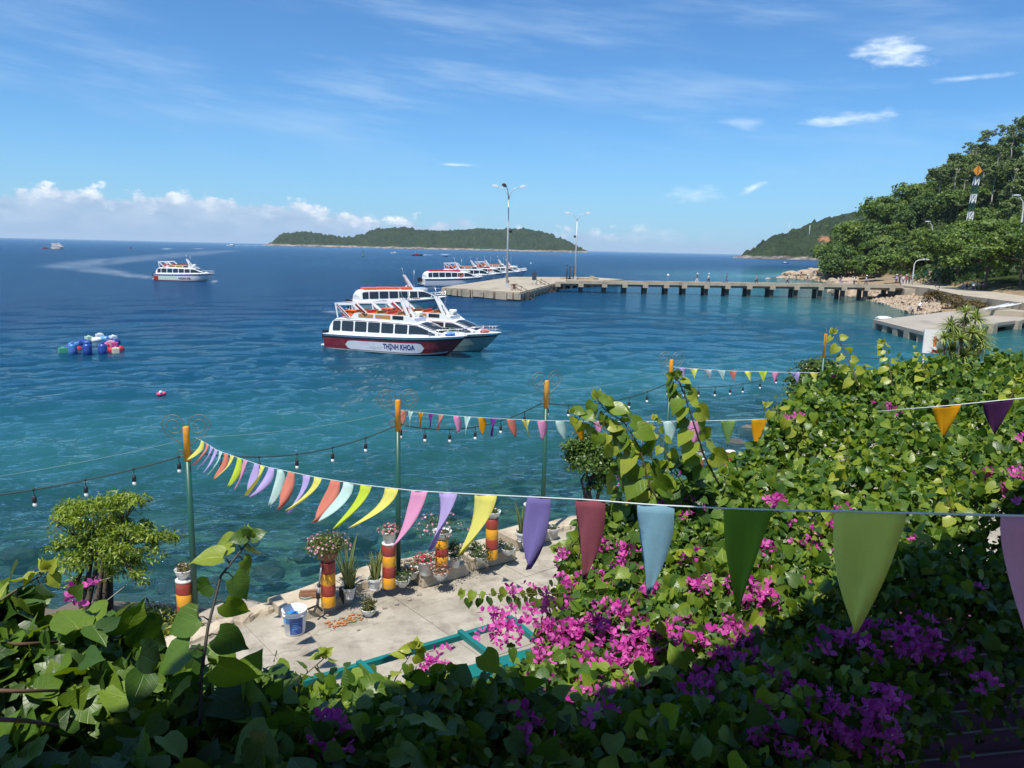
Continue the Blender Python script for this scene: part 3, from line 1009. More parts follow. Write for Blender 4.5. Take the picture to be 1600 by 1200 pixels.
for px, dep, s, kind in ((1300, 262, 1.3, 'broad'), (1316, 255, 1.45, 'dense'), (1333, 268, 1.5, 'light'), (1352, 262, 1.6, 'dense'), (1308, 284, 1.5, 'dense'), (1328, 290, 1.7, 'broad'), (1350, 288, 1.75, 'light'), (1372, 276, 1.6, 'broad'), (1392, 272, 1.5, 'dense'), (1412, 282, 1.5, 'broad'), (1296, 272, 1.2, 'light'), (1306, 246, 1.1, 'dense'), (1340, 300, 1.7, 'dense')):
    p = at_d(px, 400, dep)
    o = dup(PROTO[kind][rg_.randrange(2)], (p.x, p.y, float(land_z(p.x, p.y)) - .3), rg_.uniform(0, 6), scale=s, label=(TREE_LAB[kind] % 'at the seaward end of the hill wood'))

# undergrowth that closes the gaps between the trunks on the slope
rg = np.random.default_rng(8)
ux_, uy_ = rg.uniform(70, 330, 110000), rg.uniform(146, 345, 110000)
uz = land_z(ux_, uy_)
k_ = (uz > 2.9) & (ux_ / uy_ < .78)
P_ = np.stack([ux_, uy_, uz], -1)[k_][:52000]
P_[:, 2] += rg.uniform(.1, 1.5, len(P_)) * (1 + fbm(P_[:, 0] / 5, P_[:, 1] / 5, 3, 2))
kk = rg.uniform(0, 1, len(P_))[:, None]
me = scatter('undergrowth', CARD, P_, rot_frames(len(P_), .3, rg, .1, np.array([-.2, -.5, 0.])), rg.uniform(.5, 1.2, len(P_)), np.array((.018, .04, .011)) * (1 - kk) + np.array((.085, .13, .03)) * kk, [LEAF_TREE])
tag(link('undergrowth', me), 'leafy undergrowth covering the slope between the hillside trees', None, None, 'stuff')

# the big spreading trees in front of the hill, right of the pier root
for (px, dep, hh, wd, seed, lab) in ((1500, 150, 10.5, 13, 1, 'spreading tree over the shaded crowd right of the pier'), (1545, 132, 11.0, 14, 2, 'large spreading tree at the right edge above the jetty'), (1600, 126, 11.5, 14, 3, 'large spreading tree cut by the right edge of the picture'),
                                     (1470, 172, 9, 10, 4, 'spreading tree just right of the curved street lamp'), (1570, 158, 12, 13, 5, 'spreading tree half hidden behind the two front trees'), (1420, 190, 8.5, 10, 6, 'bushy tree behind the people at the pier root'), (1378, 215, 8, 9, 8, 'bushy tree left of the curved street lamp'), (1338, 236, 8, 8, 9, 'bushy tree above the sloping pale roof sheet')):
    p = at_d(px, 400, dep)
    z = float(land_z(p.x, p.y))
    rg2 = random.Random(seed)
    root = thing('spreading_tree', lab, 'tree', (p.x, p.y, z - .2), 0, 'large trees behind the pier root')
    blobs = [(rg2.uniform(-.38, .38) * wd, rg2.uniform(-.38, .38) * wd, hh * rg2.uniform(.38, .8), wd * rg2.uniform(.14, .24), wd * rg2.uniform(.14, .24), hh * rg2.uniform(.09, .16)) for _ in range(16)]
    link('trunk', trunk_mesh(hh * .5, .3, [b[:3] for b in blobs[:9]], seed, BARK, .03), root)
    link('crown', crown_mesh('crown', blobs, 330, 20, .42, (0.034, 0.075, 0.014), (0.18, 0.26, 0.045), seed + 50, [LEAF_TREE], up=.5), root)

# low scrub in front of the wood
GRASSM = LEAF_TREE
for i, (px, py, s) in enumerate(((1300, 424, 3.2), (1318, 428, 2.6), (1345, 425, 2.4), (1462, 462, 1.6), (1490, 468, 1.7), (1520, 474, 1.5), (1470, 475, 1.2), (1300, 412, 3.5), (1332, 416, 3), (1350, 431, 2.6), (1366, 432, 2.8), (1384, 431, 2.6), (1404, 430, 2.8), (1440, 432, 2.4), (1460, 434, 2.4), (1480, 436, 2.6), (1500, 437, 2.6), (1520, 438, 2.6), (1540, 438, 2.8), (1562, 438, 2.8), (1584, 439, 2.8))):
    p = at_z(px, py, 2.0)
    z = float(land_z(p.x, p.y))
    dry = 1440 < px < 1530 and py > 455
    dark = py in (430, 431, 432, 434, 436, 437, 438, 439)
    c1, c2 = ((0.07, 0.05, 0.02), (0.2, 0.15, 0.06)) if dry else ((0.016, 0.036, 0.01), (0.06, 0.10, 0.024)) if dark else ((0.04, 0.06, 0.012), (0.12, 0.16, 0.04))
    me = crown_mesh('scrub', [(0, 0, .5 * s, 1.1 * s, 1.0 * s, .7 * s)], 50, 14, .3, c1, c2, 300 + i, [LEAF_TREE])
    tag(link('scrub_bush', me, None, (p.x, p.y, z)), ('dry brown scrub on the bank, ' + {1462: 'nearest the pier root', 1490: 'above the green spiky plant', 1520: 'furthest right by the grey pipes', 1470: 'lowest, next to the beach stones'}.get(px, 'below the trees')) if dry else 'dark undergrowth behind the pier root road' if dark else 'light green scrub at the foot of the headland wood', 'bush', 'dry scrub on the bank' if dry else 'undergrowth behind the road' if dark else 'scrub at the foot of the wood')

# ------------------------------------------------------------------ pier
ZA, ZB, HZ = 2.0, 2.75, 1.35      # deck level at the outer end, at the shore, and of the landing stage
DECK = 2.7
pa, pb = at_z(868, 440, ZA), at_z(1412, 447, ZB)          # near edge of the walkway
pdir = V(pb.x - pa.x, pb.y - pa.y, 0)
plen = pdir.length
pdir.normalize()
pnor = V(-pdir.y, pdir.x, 0)                                  # away from the camera
pier = thing('pier', 'long concrete pier on piles running out from the wooded shore', 'pier', (pa.x, pa.y, 0))
PW = 4.6


def dz_(s):
    return lerp(ZA, ZB, s / plen)


def on_pier(px):
    """point on the walkway near its seaward kerb"""
    lo, hi = 0.0, plen + 6
    for _ in range(40):
        m_ = (lo + hi) / 2
        d = pier_pt(m_, 1.2, dz_(m_)) - EYE
        if CX + F_PX * d.dot(_r) / d.dot(_f) < px:
            lo = m_
        else:
            hi = m_
    return pier_pt(lo, 1.2, dz_(lo))


def pier_pt(s, t, z):
    return V(pa.x, pa.y, 0) + pdir * s + pnor * t + V(0, 0, z)


mb = MB()
mb.beam(pier_pt(0, PW / 2, dz_(0) - .19), pier_pt(plen, PW / 2, dz_(plen) - .19), PW, .38)
mb.build('deck', CONC, pier, pier.location)
for t in (.12, PW - .12):
    for k in range(24):
        u0, u1 = lerp(2, plen, k / 24), lerp(2, plen, (k + .985) / 24)
        MB().beam(pier_pt(u0, t, dz_(u0) + .09), pier_pt(u1, t, dz_(u1) + .09), .24, .18 + .05 * math.sin(k * 2.3)).build('kerb', CONC, pier, pier.location)
for t in (1.0, PW - 1.0):
    MB().beam(pier_pt(0, t, dz_(0) - .58), pier_pt(plen, t, dz_(plen) - .58), .4, .43).build('girder', CONC, pier, pier.location)
PILE_PX = [872, 908, 945, 977, 1009, 1042, 1070, 1105, 1138, 1172, 1208, 1246, 1284, 1320, 1356, 1395]
cap_me = pile_me = None
for px in PILE_PX:
    lo, hi = 0.0, plen
    for _ in range(40):
        s = (lo + hi) / 2
        q = pier_pt(s, 0, dz_(s)) - EYE
        if CX + F_PX * q.dot(_r) / q.dot(_f) < px:
            lo = s
        else:
            hi = s
    o1 = MB().box(pier_pt(s, PW / 2, -.38 - .3), (1.0, PW + .12, .6), math.atan2(pdir.y, pdir.x))
    if cap_me is None:
        base = pier_pt(s, PW / 2, 0)
        cap_me = o1.mesh('pile_cap', CONC, base)
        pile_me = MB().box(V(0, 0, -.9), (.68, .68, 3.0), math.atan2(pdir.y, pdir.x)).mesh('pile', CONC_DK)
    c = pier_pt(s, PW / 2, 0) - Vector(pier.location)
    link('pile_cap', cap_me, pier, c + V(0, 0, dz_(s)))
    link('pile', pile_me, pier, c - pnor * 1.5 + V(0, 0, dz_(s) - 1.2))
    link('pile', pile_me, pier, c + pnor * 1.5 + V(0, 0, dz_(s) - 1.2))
# pier root abutment
mb = MB()
mb.prism([pier_pt(plen, -.6, 0), pier_pt(plen + 16, -3.0, 0), pier_pt(plen + 16, PW + 6, 0), pier_pt(plen, PW + .5, 0)], -.5, DECK - .39)
mb.build('abutment', CONC, pier, pier.location)
# pier head
HEAD_PX = [(690, 449), (812, 457), (872, 441.5), (975, 436.5), (925, 433), (800, 432.5)]
hp = [at_z(x, y, HZ) for x, y in HEAD_PX]
hp = [V(p.x, p.y, 0) for p in hp]
head = thing('landing_stage', 'wide concrete landing platform at the outer end of the pier', 'pier', hp[0])
MB().prism(hp, HZ - .3, HZ).build('deck', CONC, head, hp[0])


def inset(poly, d):
    c = sum(poly, V(0, 0, 0)) / len(poly)
    return [p + (c - p).normalized() * d for p in poly]


MB().prism(inset(hp, .18), HZ - .75, HZ - .3).build('edge_beam', CONC, head, hp[0])
mb = MB()
for a, b in ((hp[0], hp[1]), (hp[1], hp[2])):
    n = max(2, int((b - a).length / 2.2))
    inn = (sum(hp, V(0, 0, 0)) / len(hp) - (a + b) / 2).normalized()
    for i in range(n):
        p = lerp(a, b, i / n) + inn * .05
        q = lerp(a, b, (i + .93) / n) + inn * .05
        o_ = 1.28 - .1 * ((i * 7) % 3) / 3
        MB().beam(p + V(0, 0, o_ - .6), q + V(0, 0, o_ - .6), .3, .95 + .2 * ((i * 7) % 3) / 3).build('fascia', CONC, head, hp[0])
rg_ = random.Random(2)
mb = MB()
for a, b in ((hp[0], hp[1]), (hp[1], hp[2]), (hp[2], hp[3])):
    n = int((b - a).length / 3.2)
    inn = (sum(hp, V(0, 0, 0)) / len(hp) - (a + b) / 2).normalized()
    for i in range(n + 1):
        for dd in (.7, 4):
            p = lerp(a, b, i / n) + inn * dd
            mb.box((p.x, p.y, -.4), (.7, .7, 2.2), rg_.uniform(0, 1))
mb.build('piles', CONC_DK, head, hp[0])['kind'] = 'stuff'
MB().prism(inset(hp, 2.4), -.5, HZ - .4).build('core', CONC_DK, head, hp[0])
# timber fenders hanging over the edge
fm = None
for i in (0.3, 2.6, 5.1, 9.4, 12.8):
    p = lerp(hp[0], hp[1], (i + .6) / 14.5)
    if fm is None:
        fm = MB().tube([V(0, 0, -.6), V(0, 0, 1.25)], .11, 6).mesh('fender_post', RUST)
    link('fender_post', fm, head, p - hp[0] + (p - sum(hp, V(0, 0, 0)) / 6).normalized() * .2)


def stair(loc, yaw, label):
    root = thing('boat_stair', label, 'stair', loc, yaw)
    for s in (-.9, .9):
        mb = MB()
        mb.beam((-2.1, s, HZ), (1.6, s, -.4), .12, .3)
        mb.build('stringer', RUST, root)
        mb = MB()
        mb.tube([(-2.4, s, HZ + 1.0), (1.2, s, .8)], .05, 5)
        for k in range(5):
            x = -2.2 + k * .85
            z = HZ - (x + 2.1) * .47
            mb.tube([(x, s, z), (x, s, z + 1.1)], .04, 5)
        mb.build('handrail', RUST, root)
    tm = MB().box((0, 0, 0), (.34, 1.8, .06)).mesh('tread', RUST)
    for k in range(9):
        x = -1.9 + k * .4
        link('tread', tm, root, (x, 0, HZ - (x + 2.1) * .47))


q = lerp(hp[1], hp[2], .12)
stair((q.x, q.y, 0), -.55, 'rusty iron boat stair at the front corner of the pier head')
q = lerp(hp[1], hp[2], .7)
stair((q.x, q.y, 0), -.55, 'rusty iron boat stair nearest the walkway of the pier')
# bollards, low benches of concrete on the pier head
for px, py, lab in ((793, 446, 'short iron bollard at the foot of the tall lamp post'), (803, 452, 'short iron bollard near the front corner of the pier head')):
    p = at_z(px, py, HZ)
    tag(MB().lathe([(.3, 0), (.24, .1), (.2, .6), (.32, .7), (.3, .9), (.0, .95)], 10).build('mooring_bollard', RUST), lab, 'bollard').location = p
p = at_z(905, 436.5, HZ)
tag(MB().box((0, 0, .2), (9, 1.6, .4), math.atan2(pdir.y, pdir.x)).box((3, .2, .6), (1.0, .8, .5)).build('concrete_plinth', CONC), 'low concrete plinth around the shorter lamp post', 'plinth').location = p
for i, (px, hh) in enumerate(((885.5, 3.3), (890, 2.9), (896, 3.0))):
    p = at_z(px, 436.5, HZ)
    tag(MB().tube([(0, 0, 0), (0, 0, hh)], .16, 7).lathe([(.22, hh - .15), (.22, hh)], 7).build('iron_post', mat('dark_iron', (.03, .03, .035), .6)), 'dark iron post beside the shorter lamp post', 'post', 'iron posts by the shorter lamp post').location = p
p = at_z(834.5, 444, HZ)
sg = thing('notice_board', 'dark notice board on two legs on the pier head', 'sign', p)
MB().box((0, 0, 1.5), (.85, .08, 1.5)).build('board', mat('blue_black_board', (.03, .04, .06), .5), sg)
for s in (-.3, .3):
    MB().tube([(s, 0, 0), (s, 0, .8)], .06, 6).build('leg', GALV, sg)


def lamp(px, py, ytop, dz, label, triple):
    p = at_z(px, py, HZ)
    dep = (p - EYE).dot(_f)
    H = (py - ytop) / F_PX * dep * 1.0
    root = thing('lamp_post', label, 'street lamp', p)
    MB().tube([(0, 0, 0), (0, 0, H * .5), (0, 0, H * .86)], [.2, .15, .1], 8).build('pole', GALV, root)
    MB().box((0, 0, .35), (.6, .6, .7)).build('base', GALV, root)
    MB().tube([(.15, 0, H * (.54 if triple else .62)), (.5 * dz, 0, H * (.545 if triple else .63))], .06, 5).ball((.4 * dz, -.05, H * (.545 if triple else .63)), .3, 7, 5).build('floodlight', BLACKP, root)
    for ang, dark in (((0, 0), (PI, 0), (-1.9, 1)) if triple else ((0, 0), (PI, 0))):
        d = V(math.cos(ang), math.sin(ang), 0)
        mb = MB()
        mb.tube([V(0, 0, H * .84), d * .15 + V(0, 0, H * .89), d * .8 + V(0, 0, H * .945), d * 1.9 + V(0, 0, H * .965)], [.09, .08, .07, .06], 6)
        arm = mb.build('arm', GALV, root)
        R = Matrix.Rotation(ang, 3, 'Z') @ Matrix.Rotation(-.18, 3, 'Y')
        mb = MB()
        mb.box(d * 2.35 + V(0, 0, H * .968), (1.1, .5, .28), R=R)
        mb.box(d * 2.3 + V(0, 0, H * .968 + .2), (.7, .35, .16), R=R)
        mb.build('lamp_head', BLACKP if dark else mat('lamp_grey', (.62, .65, .68), .4), arm)


lamp(792, 449, 291, 1, 'tall three headed lamp post near the front of the pier head', True)
lamp(898.5, 437, 332, -1, 'shorter two headed lamp post at the back of the pier head', False)

# ------------------------------------------------------------------ near jetty on the right
JZ = 1.05
jp = [at_z(1368, 500, JZ), at_z(1441, 518, JZ), at_z(1620, 497, JZ), at_z(1800, 470, JZ), at_z(1640, 474, JZ), at_z(1470, 488, JZ)]
jp = [V(p.x, p.y, 0) for p in jp]
jet = thing('jetty', 'low concrete jetty slab beside the beach on the right', 'jetty', jp[0])
MB().prism(jp, JZ - .35, JZ).build('slab', mat('jetty_concrete', (.33, .29, .235), .85, var=.15, scale=.4, bump=.3, bscale=3, dirt=(.16, .14, .11, .6), dscale=.3), jet, jp[0])
MB().prism(inset(jp, .5), JZ - .6, JZ - .35).build('edge_beam', CONC, jet, jp[0])
for a, b, n in ((jp[0], jp[1], 4), (jp[1], jp[2], 4), (jp[2], jp[3], 3)):
    for i in range(n):
        p = lerp(a, b, (i + .06) / n)
        p = p + (sum(jp, V(0, 0, 0)) / 6 - p).normalized() * 1.0
        MB().box((0, 0, .15), (1.3, 1.3, 1.75), math.atan2((b - a).y, (b - a).x)).build('pile', CONC, jet).location = p - jp[0]
# upper road slab further right with stepped edge
up_ = [at_z(1530, 483, 1.75), at_z(1640, 489, 1.75), at_z(1900, 470, 1.75), at_z(1800, 455, 1.75), at_z(1580, 470, 1.75)]
tag(MB().prism([V(p.x, p.y, 0) for p in up_], 1.06, 1.75).build('ramp_slab', CONC), 'raised concrete ramp slab joining the low jetty at the right edge', 'ramp')
# ------------------------------------------------------------------ passenger boats
X0, X1 = -6.0, 6.4


def hb(x):
    t = (x - X0) / (X1 - X0)
    return 1.6 if t < .58 else max(.03, 1.6 * (1 - ((t - .58) / .42) ** 2.3))


def sheer(x):
    t = (x - X0) / (X1 - X0)
    return 1.3 + .42 * t ** 2.2


def chine(x):
    t = (x - X0) / (X1 - X0)
    return hb(x) * (.9 - .45 * max(0, (t - .5) / .5) ** 1.5), .05 + .34 * max(0, (t - .6) / .4) ** 1.8


def rake(x, s):
    t = (x - X0) / (X1 - X0)
    return x - (1 - s) * 1.3 * max(0, (t - .7) / .3) ** 1.6


def side(x, s, y=1, off=0.0):
    cb, cz = chine(x)
    b = lerp(cb, hb(x), s ** .8) + off
    return V(rake(x, s), y * b, lerp(cz, sheer(x), s))


def strip(x0, x1, s0, s1, m, y, off, n=24, taper=0.0):
    mb = MB()
    top, bot = [], []
    for i in range(n + 1):
        t = i / n
        x = lerp(x0, x1, t)
        a, b = s0, s1
        if taper:                                  # rounded panel ends
            e = min(t, 1 - t) / taper
            k = math.sqrt(max(0, 1 - (1 - min(1, e)) ** 2))
            c = (s0 + s1) / 2
            a, b = c - (s1 - s0) / 2 * k, c + (s1 - s0) / 2 * k
        top.append(side(x, b, y, off))
        bot.append(side(x, a, y, off))
    vs = bot + top
    fs = [(i, i + 1, n + 2 + i, n + 1 + i) for i in range(n)]
    mb.add(vs, fs if y < 0 else [f[::-1] for f in fs])
    return mb


def text_mesh(body, size, fn, name, m):
    cu = bpy.data.curves.new('lettering', 'FONT')
    cu.body = body
    cu.size = size
    cu.offset = 0.03 * size
    cu.resolution_u = 2
    ob = bpy.data.objects.new('lettering', cu)
    COL.objects.link(ob)
    dg = bpy.context.evaluated_depsgraph_get()
    me0 = ob.evaluated_get(dg).to_mesh()
    vs = [v.co.copy() for v in me0.vertices]
    fs = [list(p.vertices) for p in me0.polygons]
    ob.evaluated_get(dg).to_mesh_clear()
    bpy.data.objects.remove(ob)
    bpy.data.curves.remove(cu)
    wd = max(v.x for v in vs)
    me = bpy.data.meshes.new(name)
    me.from_pydata([fn(v.x / wd, v.y / size) for v in vs], [], fs)
    me.materials.append(m)
    return me


def cab(x, wc0=1.36):
    """half width, roof height of the saloon at x"""
    wv = min(wc0, hb(x) - .12)
    r = 2.6 + .05 * math.sin((x + 5.5) / 7 * PI)
    if x > 2.4:
        t = (x - 2.4) / 2.6
        r = lerp(r, sheer(x) + .1, t ** 1.5)
    if x < -5.0:
        r -= (-5.0 - x) ** 2 * 1.6
    return wv, max(r, sheer(x) + .05)


def cab_side(x, q, y, off=0.0):
    wv, r = cab(x)
    b = sheer(x) - .02
    return V(x, y * (wv * lerp(1, .88, q) + off), lerp(b, r - .1, q))


def make_boat(label, hull_m, stripe_m, low_m, name=None, name_m=None, panel=True, upper='deck', accent=None, loc=(0, 0, 0), rz=0.0, group='passenger boats', name_s=(.14, .62), simple=False, dark_low=None, bow_cloth=None):
    root = thing('passenger_boat', label, 'boat', loc, rz, group)
    accent = accent or REDP
    # hull
    mb = MB()
    rings = []
    for i in range(29):
        x = lerp(X0, X1, i / 28)
        cb, cz = chine(x)
        t = i / 28
        kz = -.4 + .75 * max(0, (t - .78) / .22) ** 2.0
        kz = min(kz, cz - .02)
        pts = [V(rake(x, -.2), 0, kz)] + [V(rake(x, 0), cb, cz)] + [side(x, s, 1) for s in (.33, .66, 1)]
        pts += [V(p.x, -p.y, p.z) for p in pts[:0:-1]]
        rings.append(pts)
    mb.loft(rings, smooth=False)
    mb.build('hull', hull_m, root)
    for y in (-1, 1):
        strip(X0 + .02, X1 - .02, .76, .87, stripe_m, y, .006).build('stripe', stripe_m, root)
        strip(X0 + .02, X1 - .02, .87, 1.0, WHITE, y, .006).build('topside', WHITE, root)
        if low_m:
            strip(X0 + .02, X1 - .6, .0, .07, low_m, y, .006).build('boot_top', low_m, root)
    mb = MB()
    for y in (-1, 1):
        mb.tube([side(lerp(X0, X1 - .02, i / 24), 1.0, y, .03) for i in range(25)], .05, 5)
    mb.build('gunwale', WHITE, root)
    mb = MB()
    n = 20
    L = [side(lerp(X0, X1, i / n), 1, 1) + V(0, 0, .012) for i in range(n + 1)]
    R_ = [side(lerp(X0, X1, i / n), 1, -1) + V(0, 0, .012) for i in range(n + 1)]
    mb.add(L + R_, [(i, n + 1 + i, n + 2 + i, i + 1) for i in range(n)])
    mb.build('foredeck', WHITE, root)
    if panel:
        for y in (-1, 1):
            strip(-3.9, 3.3, .10, .66, WHITE, y, .012, 30, taper=.09).build('name_panel', mat('hull_panel', (.6, .62, .66), .35, var=.1, dirt=(.35, .33, .33, .4)), root)
    if name:
        a, b = name_s
        for y in (-1, 1):
            def fn(u, v, y=y):
                x = lerp(-.3, 2.5, u) if panel else lerp(-.6, 2.0, u)
                if y > 0:
                    x = lerp(2.5, -.3, u) if panel else lerp(2.0, -.6, u)
                return side(x, lerp(a, b, .12 + .88 * (v + .2) / 1.0) if True else 0, y, .022)
            link('lettering', text_mesh(name, 1.0, fn, 'lettering', name_m or NAVY), root)
        if panel:
            for y in (-1, 1):                      # faint small script before the name
                mb = MB()
                xs = lerp(-1.6, -.5, .5)
                for k in range(5):
                    c = side(-1.5 + k * .24, .32, y, .018)
                    mb.tube([c + V(.07 * math.cos(j * 1.05), 0, .08 * math.sin(j * 1.05)) for j in range(6)], .012, 4)
                mb.build('emblem', mat('faded_print', (.35, .33, .36), .6), root)
    # saloon
    mb = MB()
    rings = []
    xs = [-5.62, -5.5, -5.3, -5.0] + [lerp(-4.6, 1.8, i / 9) for i in range(10)] + [2.1, 2.4] + [lerp(2.6, 4.95, i / 12) for i in range(13)]
    for x in xs:
        wv, r = cab(x)
        b = sheer(x) - .05
        rg = [V(x, wv, b), cab_side(x, .5, 1), cab_side(x, 1, 1), V(x, wv * .72, r - .01), V(x, 0, r + .05)]
        rg += [V(x, -p.y, p.z) for p in rg[3::-1]]
        rings.append(rg)
    mb.loft(rings, smooth=False)
    mb.build('saloon', WHITE, root)
    # side windows: six oblong panes and a swept one
    wx = [(-5.25, -4.5), (-4.38, -3.25), (-3.12, -2.0), (-1.87, -.75), (-.62, .5), (.63, 1.78)]
    for y in (-1, 1):
        for x0, x1 in wx:
            mb = MB()
            mb.add([cab_side(x0 + .05, .25, y, .014), cab_side(x1 - .05, .25, y, .014), cab_side(x1, .31, y, .014), cab_side(x1, .86, y, .014), cab_side(x1 - .06, .92, y, .014), cab_side(x0 + .06, .92, y, .014), cab_side(x0, .86, y, .014), cab_side(x0, .31, y, .014)],
                   [list(range(8)) if y < 0 else list(range(8))[::-1]])
            mb.build('window', GLASS, root)
        mb = MB()
        for i in range(10):
            xa, xb = lerp(1.92, 4.1, i / 10), lerp(1.92, 4.1, (i + 1) / 10)
            ql = lambda x: .25 + .12 * (x - 1.92) / 2.2
            qh = lambda x: .92 - .3 * max(0, (x - 2.6) / 1.5) ** 2
            pts = [cab_side(xa, ql(xa), y, .03), cab_side(xb, ql(xb), y, .03), cab_side(xb, max(qh(xb), ql(xb)), y, .03), cab_side(xa, max(qh(xa), ql(xa)), y, .03)]
            mb.add(pts, [(0, 1, 2, 3) if y < 0 else (3, 2, 1, 0)])
        mb.build('window', GLASS, root)
        # accent line over the windows sweeping down
        mb = MB()
        for i in range(16):
            xa, xb = lerp(-5.2, 4.5, i / 16), lerp(-5.2, 4.5, (i + 1) / 16)
            mb.add([cab_side(xa, .965, y, .012), cab_side(xb, .965, y, .012), cab_side(xb, 1.0, y, .012), cab_side(xa, 1.0, y, .012)], [(0, 1, 2, 3) if y < 0 else (3, 2, 1, 0)])
        mb.build('trim_line', accent, root)
    # windscreen panes on the slope
    def front(x, yf):
        wv, r = cab(x)
        a = abs(yf)
        z = lerp(r + .05, r - .01, a / .72) if a <= .72 else lerp(r - .01, r - .1, (a - .72) / .16)
        return V(x + .02, yf * wv, z + .035)
    for y0, y1 in ((-.84, -.3), (-.24, .24), (.3, .84)):
        mb = MB()
        for i in range(11):
            xa, xb = lerp(2.72, 4.55, i / 11), lerp(2.72, 4.55, (i + 1) / 11)
            mb.add([front(xa, y0), front(xb, y0), front(xb, y1), front(xa, y1)], [(0, 1, 2, 3)])
        mb.build('windscreen', GLASS, root)
    RZ = 2.65
    if upper == 'deck':
        mb = MB()
        for y in (-1, 1):
            pr = [(-3.7, RZ), (2.9, RZ - .25), (2.0, RZ + .32), (1.4, RZ + .48), (-3.0, RZ + .5), (-3.35, RZ + .4)]
            mb.add([V(a, y * 1.06, b) for a, b in pr] + [V(a, y * .98, b) for a, b in pr], [(0, 1, 2, 3, 4, 5), (11, 10, 9, 8, 7, 6)] + [(i, 6 + i, 6 + (i + 1) % 6, (i + 1) % 6) for i in range(6)])
        mb.box((1.9, 0, RZ + .1), (.7, 1.96, .34))
        mb.build('upper_coaming', WHITE, root)
        for y in (-1, 1):
            for a, b in ((-2.9, -1.5), (-1.3, .1), (.3, 1.3)):
                mb = MB()
                mb.box(((a + b) / 2, y * 1.06, RZ + .26), (b - a, .03, .3))
                mb.build('opening', AMBER if a < .2 else GLASS, root)
        for k in range(5):
            MB().box((-3.0 + k * .95, 0, RZ + .27), (.4, 1.7, .38)).box((-3.18 + k * .95, 0, RZ + .55), (.1, 1.7, .3)).build('bench', ORANGE if k % 2 else AMBER, root)
        # slanting rear arch
        mb = MB()
        for y in (-1, 1):
            mb.beam((-5.0, y * 1.12, RZ + 1.12), (-3.7, y * 1.12, RZ), .1, .2)
            mb.beam((-5.1, y * 1.12, RZ + 1.1), (-3.0, y * 1.12, RZ + 1.2), .1, .18)
            mb.beam((-3.0, y * 1.12, RZ + 1.2), (-2.1, y * 1.12, RZ + .48), .1, .16)
            mb.beam((-5.05, y * 1.12, RZ + 1.05), (-4.85, y * 1.12, RZ), .07, .1)
        mb.beam((-5.05, -1.15, RZ + 1.13), (-5.05, 1.15, RZ + 1.13), .16, .14)
        mb.build('rear_arch', WHITE, root)
        for y in (-1, 1):
            MB().beam((-3.1, y * 1.19, RZ + 1.17), (-2.2, y * 1.19, RZ + .5), .03, .15).build('arch_trim', accent, root)
            MB().beam((-4.9, y * 1.19, RZ + 1.08), (-3.75, y * 1.19, RZ + .1), .03, .08).build('arch_trim', accent, root)
        mb = MB()
        for k in range(3):
            mb.box((-4.4 + k * .5, 0, RZ + .32), (.45, 1.7, .5), .1 * k)
        mb.build('life_raft', ORANGE, root)
        MB().lathe([(.0, RZ + .5), (.34, RZ + .5), (.36, RZ + .62), (.3, RZ + .72), (0, RZ + .74)], 10, (1.8, .55, 0)).build('radome', WHITE, root)
    else:
        mb = MB()
        rg = random.Random(4)
        for k in range(9):
            mb.box((-4.5 + k * .68, 0, RZ + .12), (.64, 1.7, .22 + rg.uniform(0, .1)), rg.uniform(-.05, .05))
        mb.build('life_raft_pack', ORANGE if upper == 'orange' else REDP, root)
        mb = MB()
        mb.box((2.3, 0, RZ + .02), (2.0, 1.7, .28))
        mb.build('wheelhouse_roof', WHITE, root)
        MB().lathe([(.3, RZ + .2), (.32, RZ + .38), (.24, RZ + .46), (0, RZ + .48)], 10, (1.2, .4, 0)).build('radome', WHITE, root)
        mb = MB()
        for y in (-1, 1):
            mb.beam((2.9, y * 1.05, RZ + .05), (4.9, y * 1.0, RZ + .12), .06, .05)
        mb.beam((4.9, -1.0, RZ + .12), (4.9, 1.0, RZ + .12), .06, .05)
        if upper == 'orange':
            mb.build('awning_rail', STEEL, root)
    # raked mast
    mb = MB()
    for y in (-.5, .5):
        mb.beam((1.5, y, RZ + .2), (.5, y * .35, RZ + 1.75), .1, .22)
    mb.beam((.95, -.36, RZ + 1.05), (.95, .36, RZ + 1.05), .08, .1)
    mb.build('mast', WHITE, root)
    MB().tube([(.6, .1, RZ + 1.6), (.3, .1, RZ + 2.6)], .025, 5).tube([(1.6, -.6, RZ + .2), (1.6, -.6, RZ + 2.4)], .018, 5).build('aerial', STEEL, root)
    # bow rail
    mb = MB()
    for h in (.28, .55):
        pts = [side(x, 1, 1, -.06) + V(0, 0, h) for x in (3.6, 4.3, 5.0, 5.6, 6.1)] + [V(6.42, 0, sheer(6.4) + h + .02)]
        pts += [V(p.x, -p.y, p.z) for p in pts[-2::-1]]
        mb.tube(pts, .022, 5)
    for x in (3.7, 4.4, 5.1, 5.8):
        for y in (-1, 1):
            p = side(x, 1, y, -.06)
            mb.tube([p, p + V(0, 0, .56)], .02, 5)
    mb.build('bow_rail', STEEL, root)
    # stern platform, ladder and outboards
    MB().box((-6.25, 0, .3), (.55, 2.4, .1)).build('stern_platform', WHITE, root)
    for y in (-.5, .5):
        om = MB()
        om.box((-6.5, y, 1.05), (.55, .42, .55)).box((-6.5, y, 1.4), (.42, .34, .16)).box((-6.45, y, .4), (.2, .2, .9)).box((-6.5, y, -.2), (.35, .1, .5))
        om.build('outboard', BLACKP, root)
    if bow_cloth:
        rg = random.Random(1)
        mb = MB()
        for k in range(7):
            mb.ball((4.7 + rg.uniform(-.5, .6), rg.uniform(-.5, .5), sheer(5) + .16), .3, 7, 5, sc=(1, 1, .5))
        mb.build('folded_sheet', bow_cloth, root)
    mb = MB()
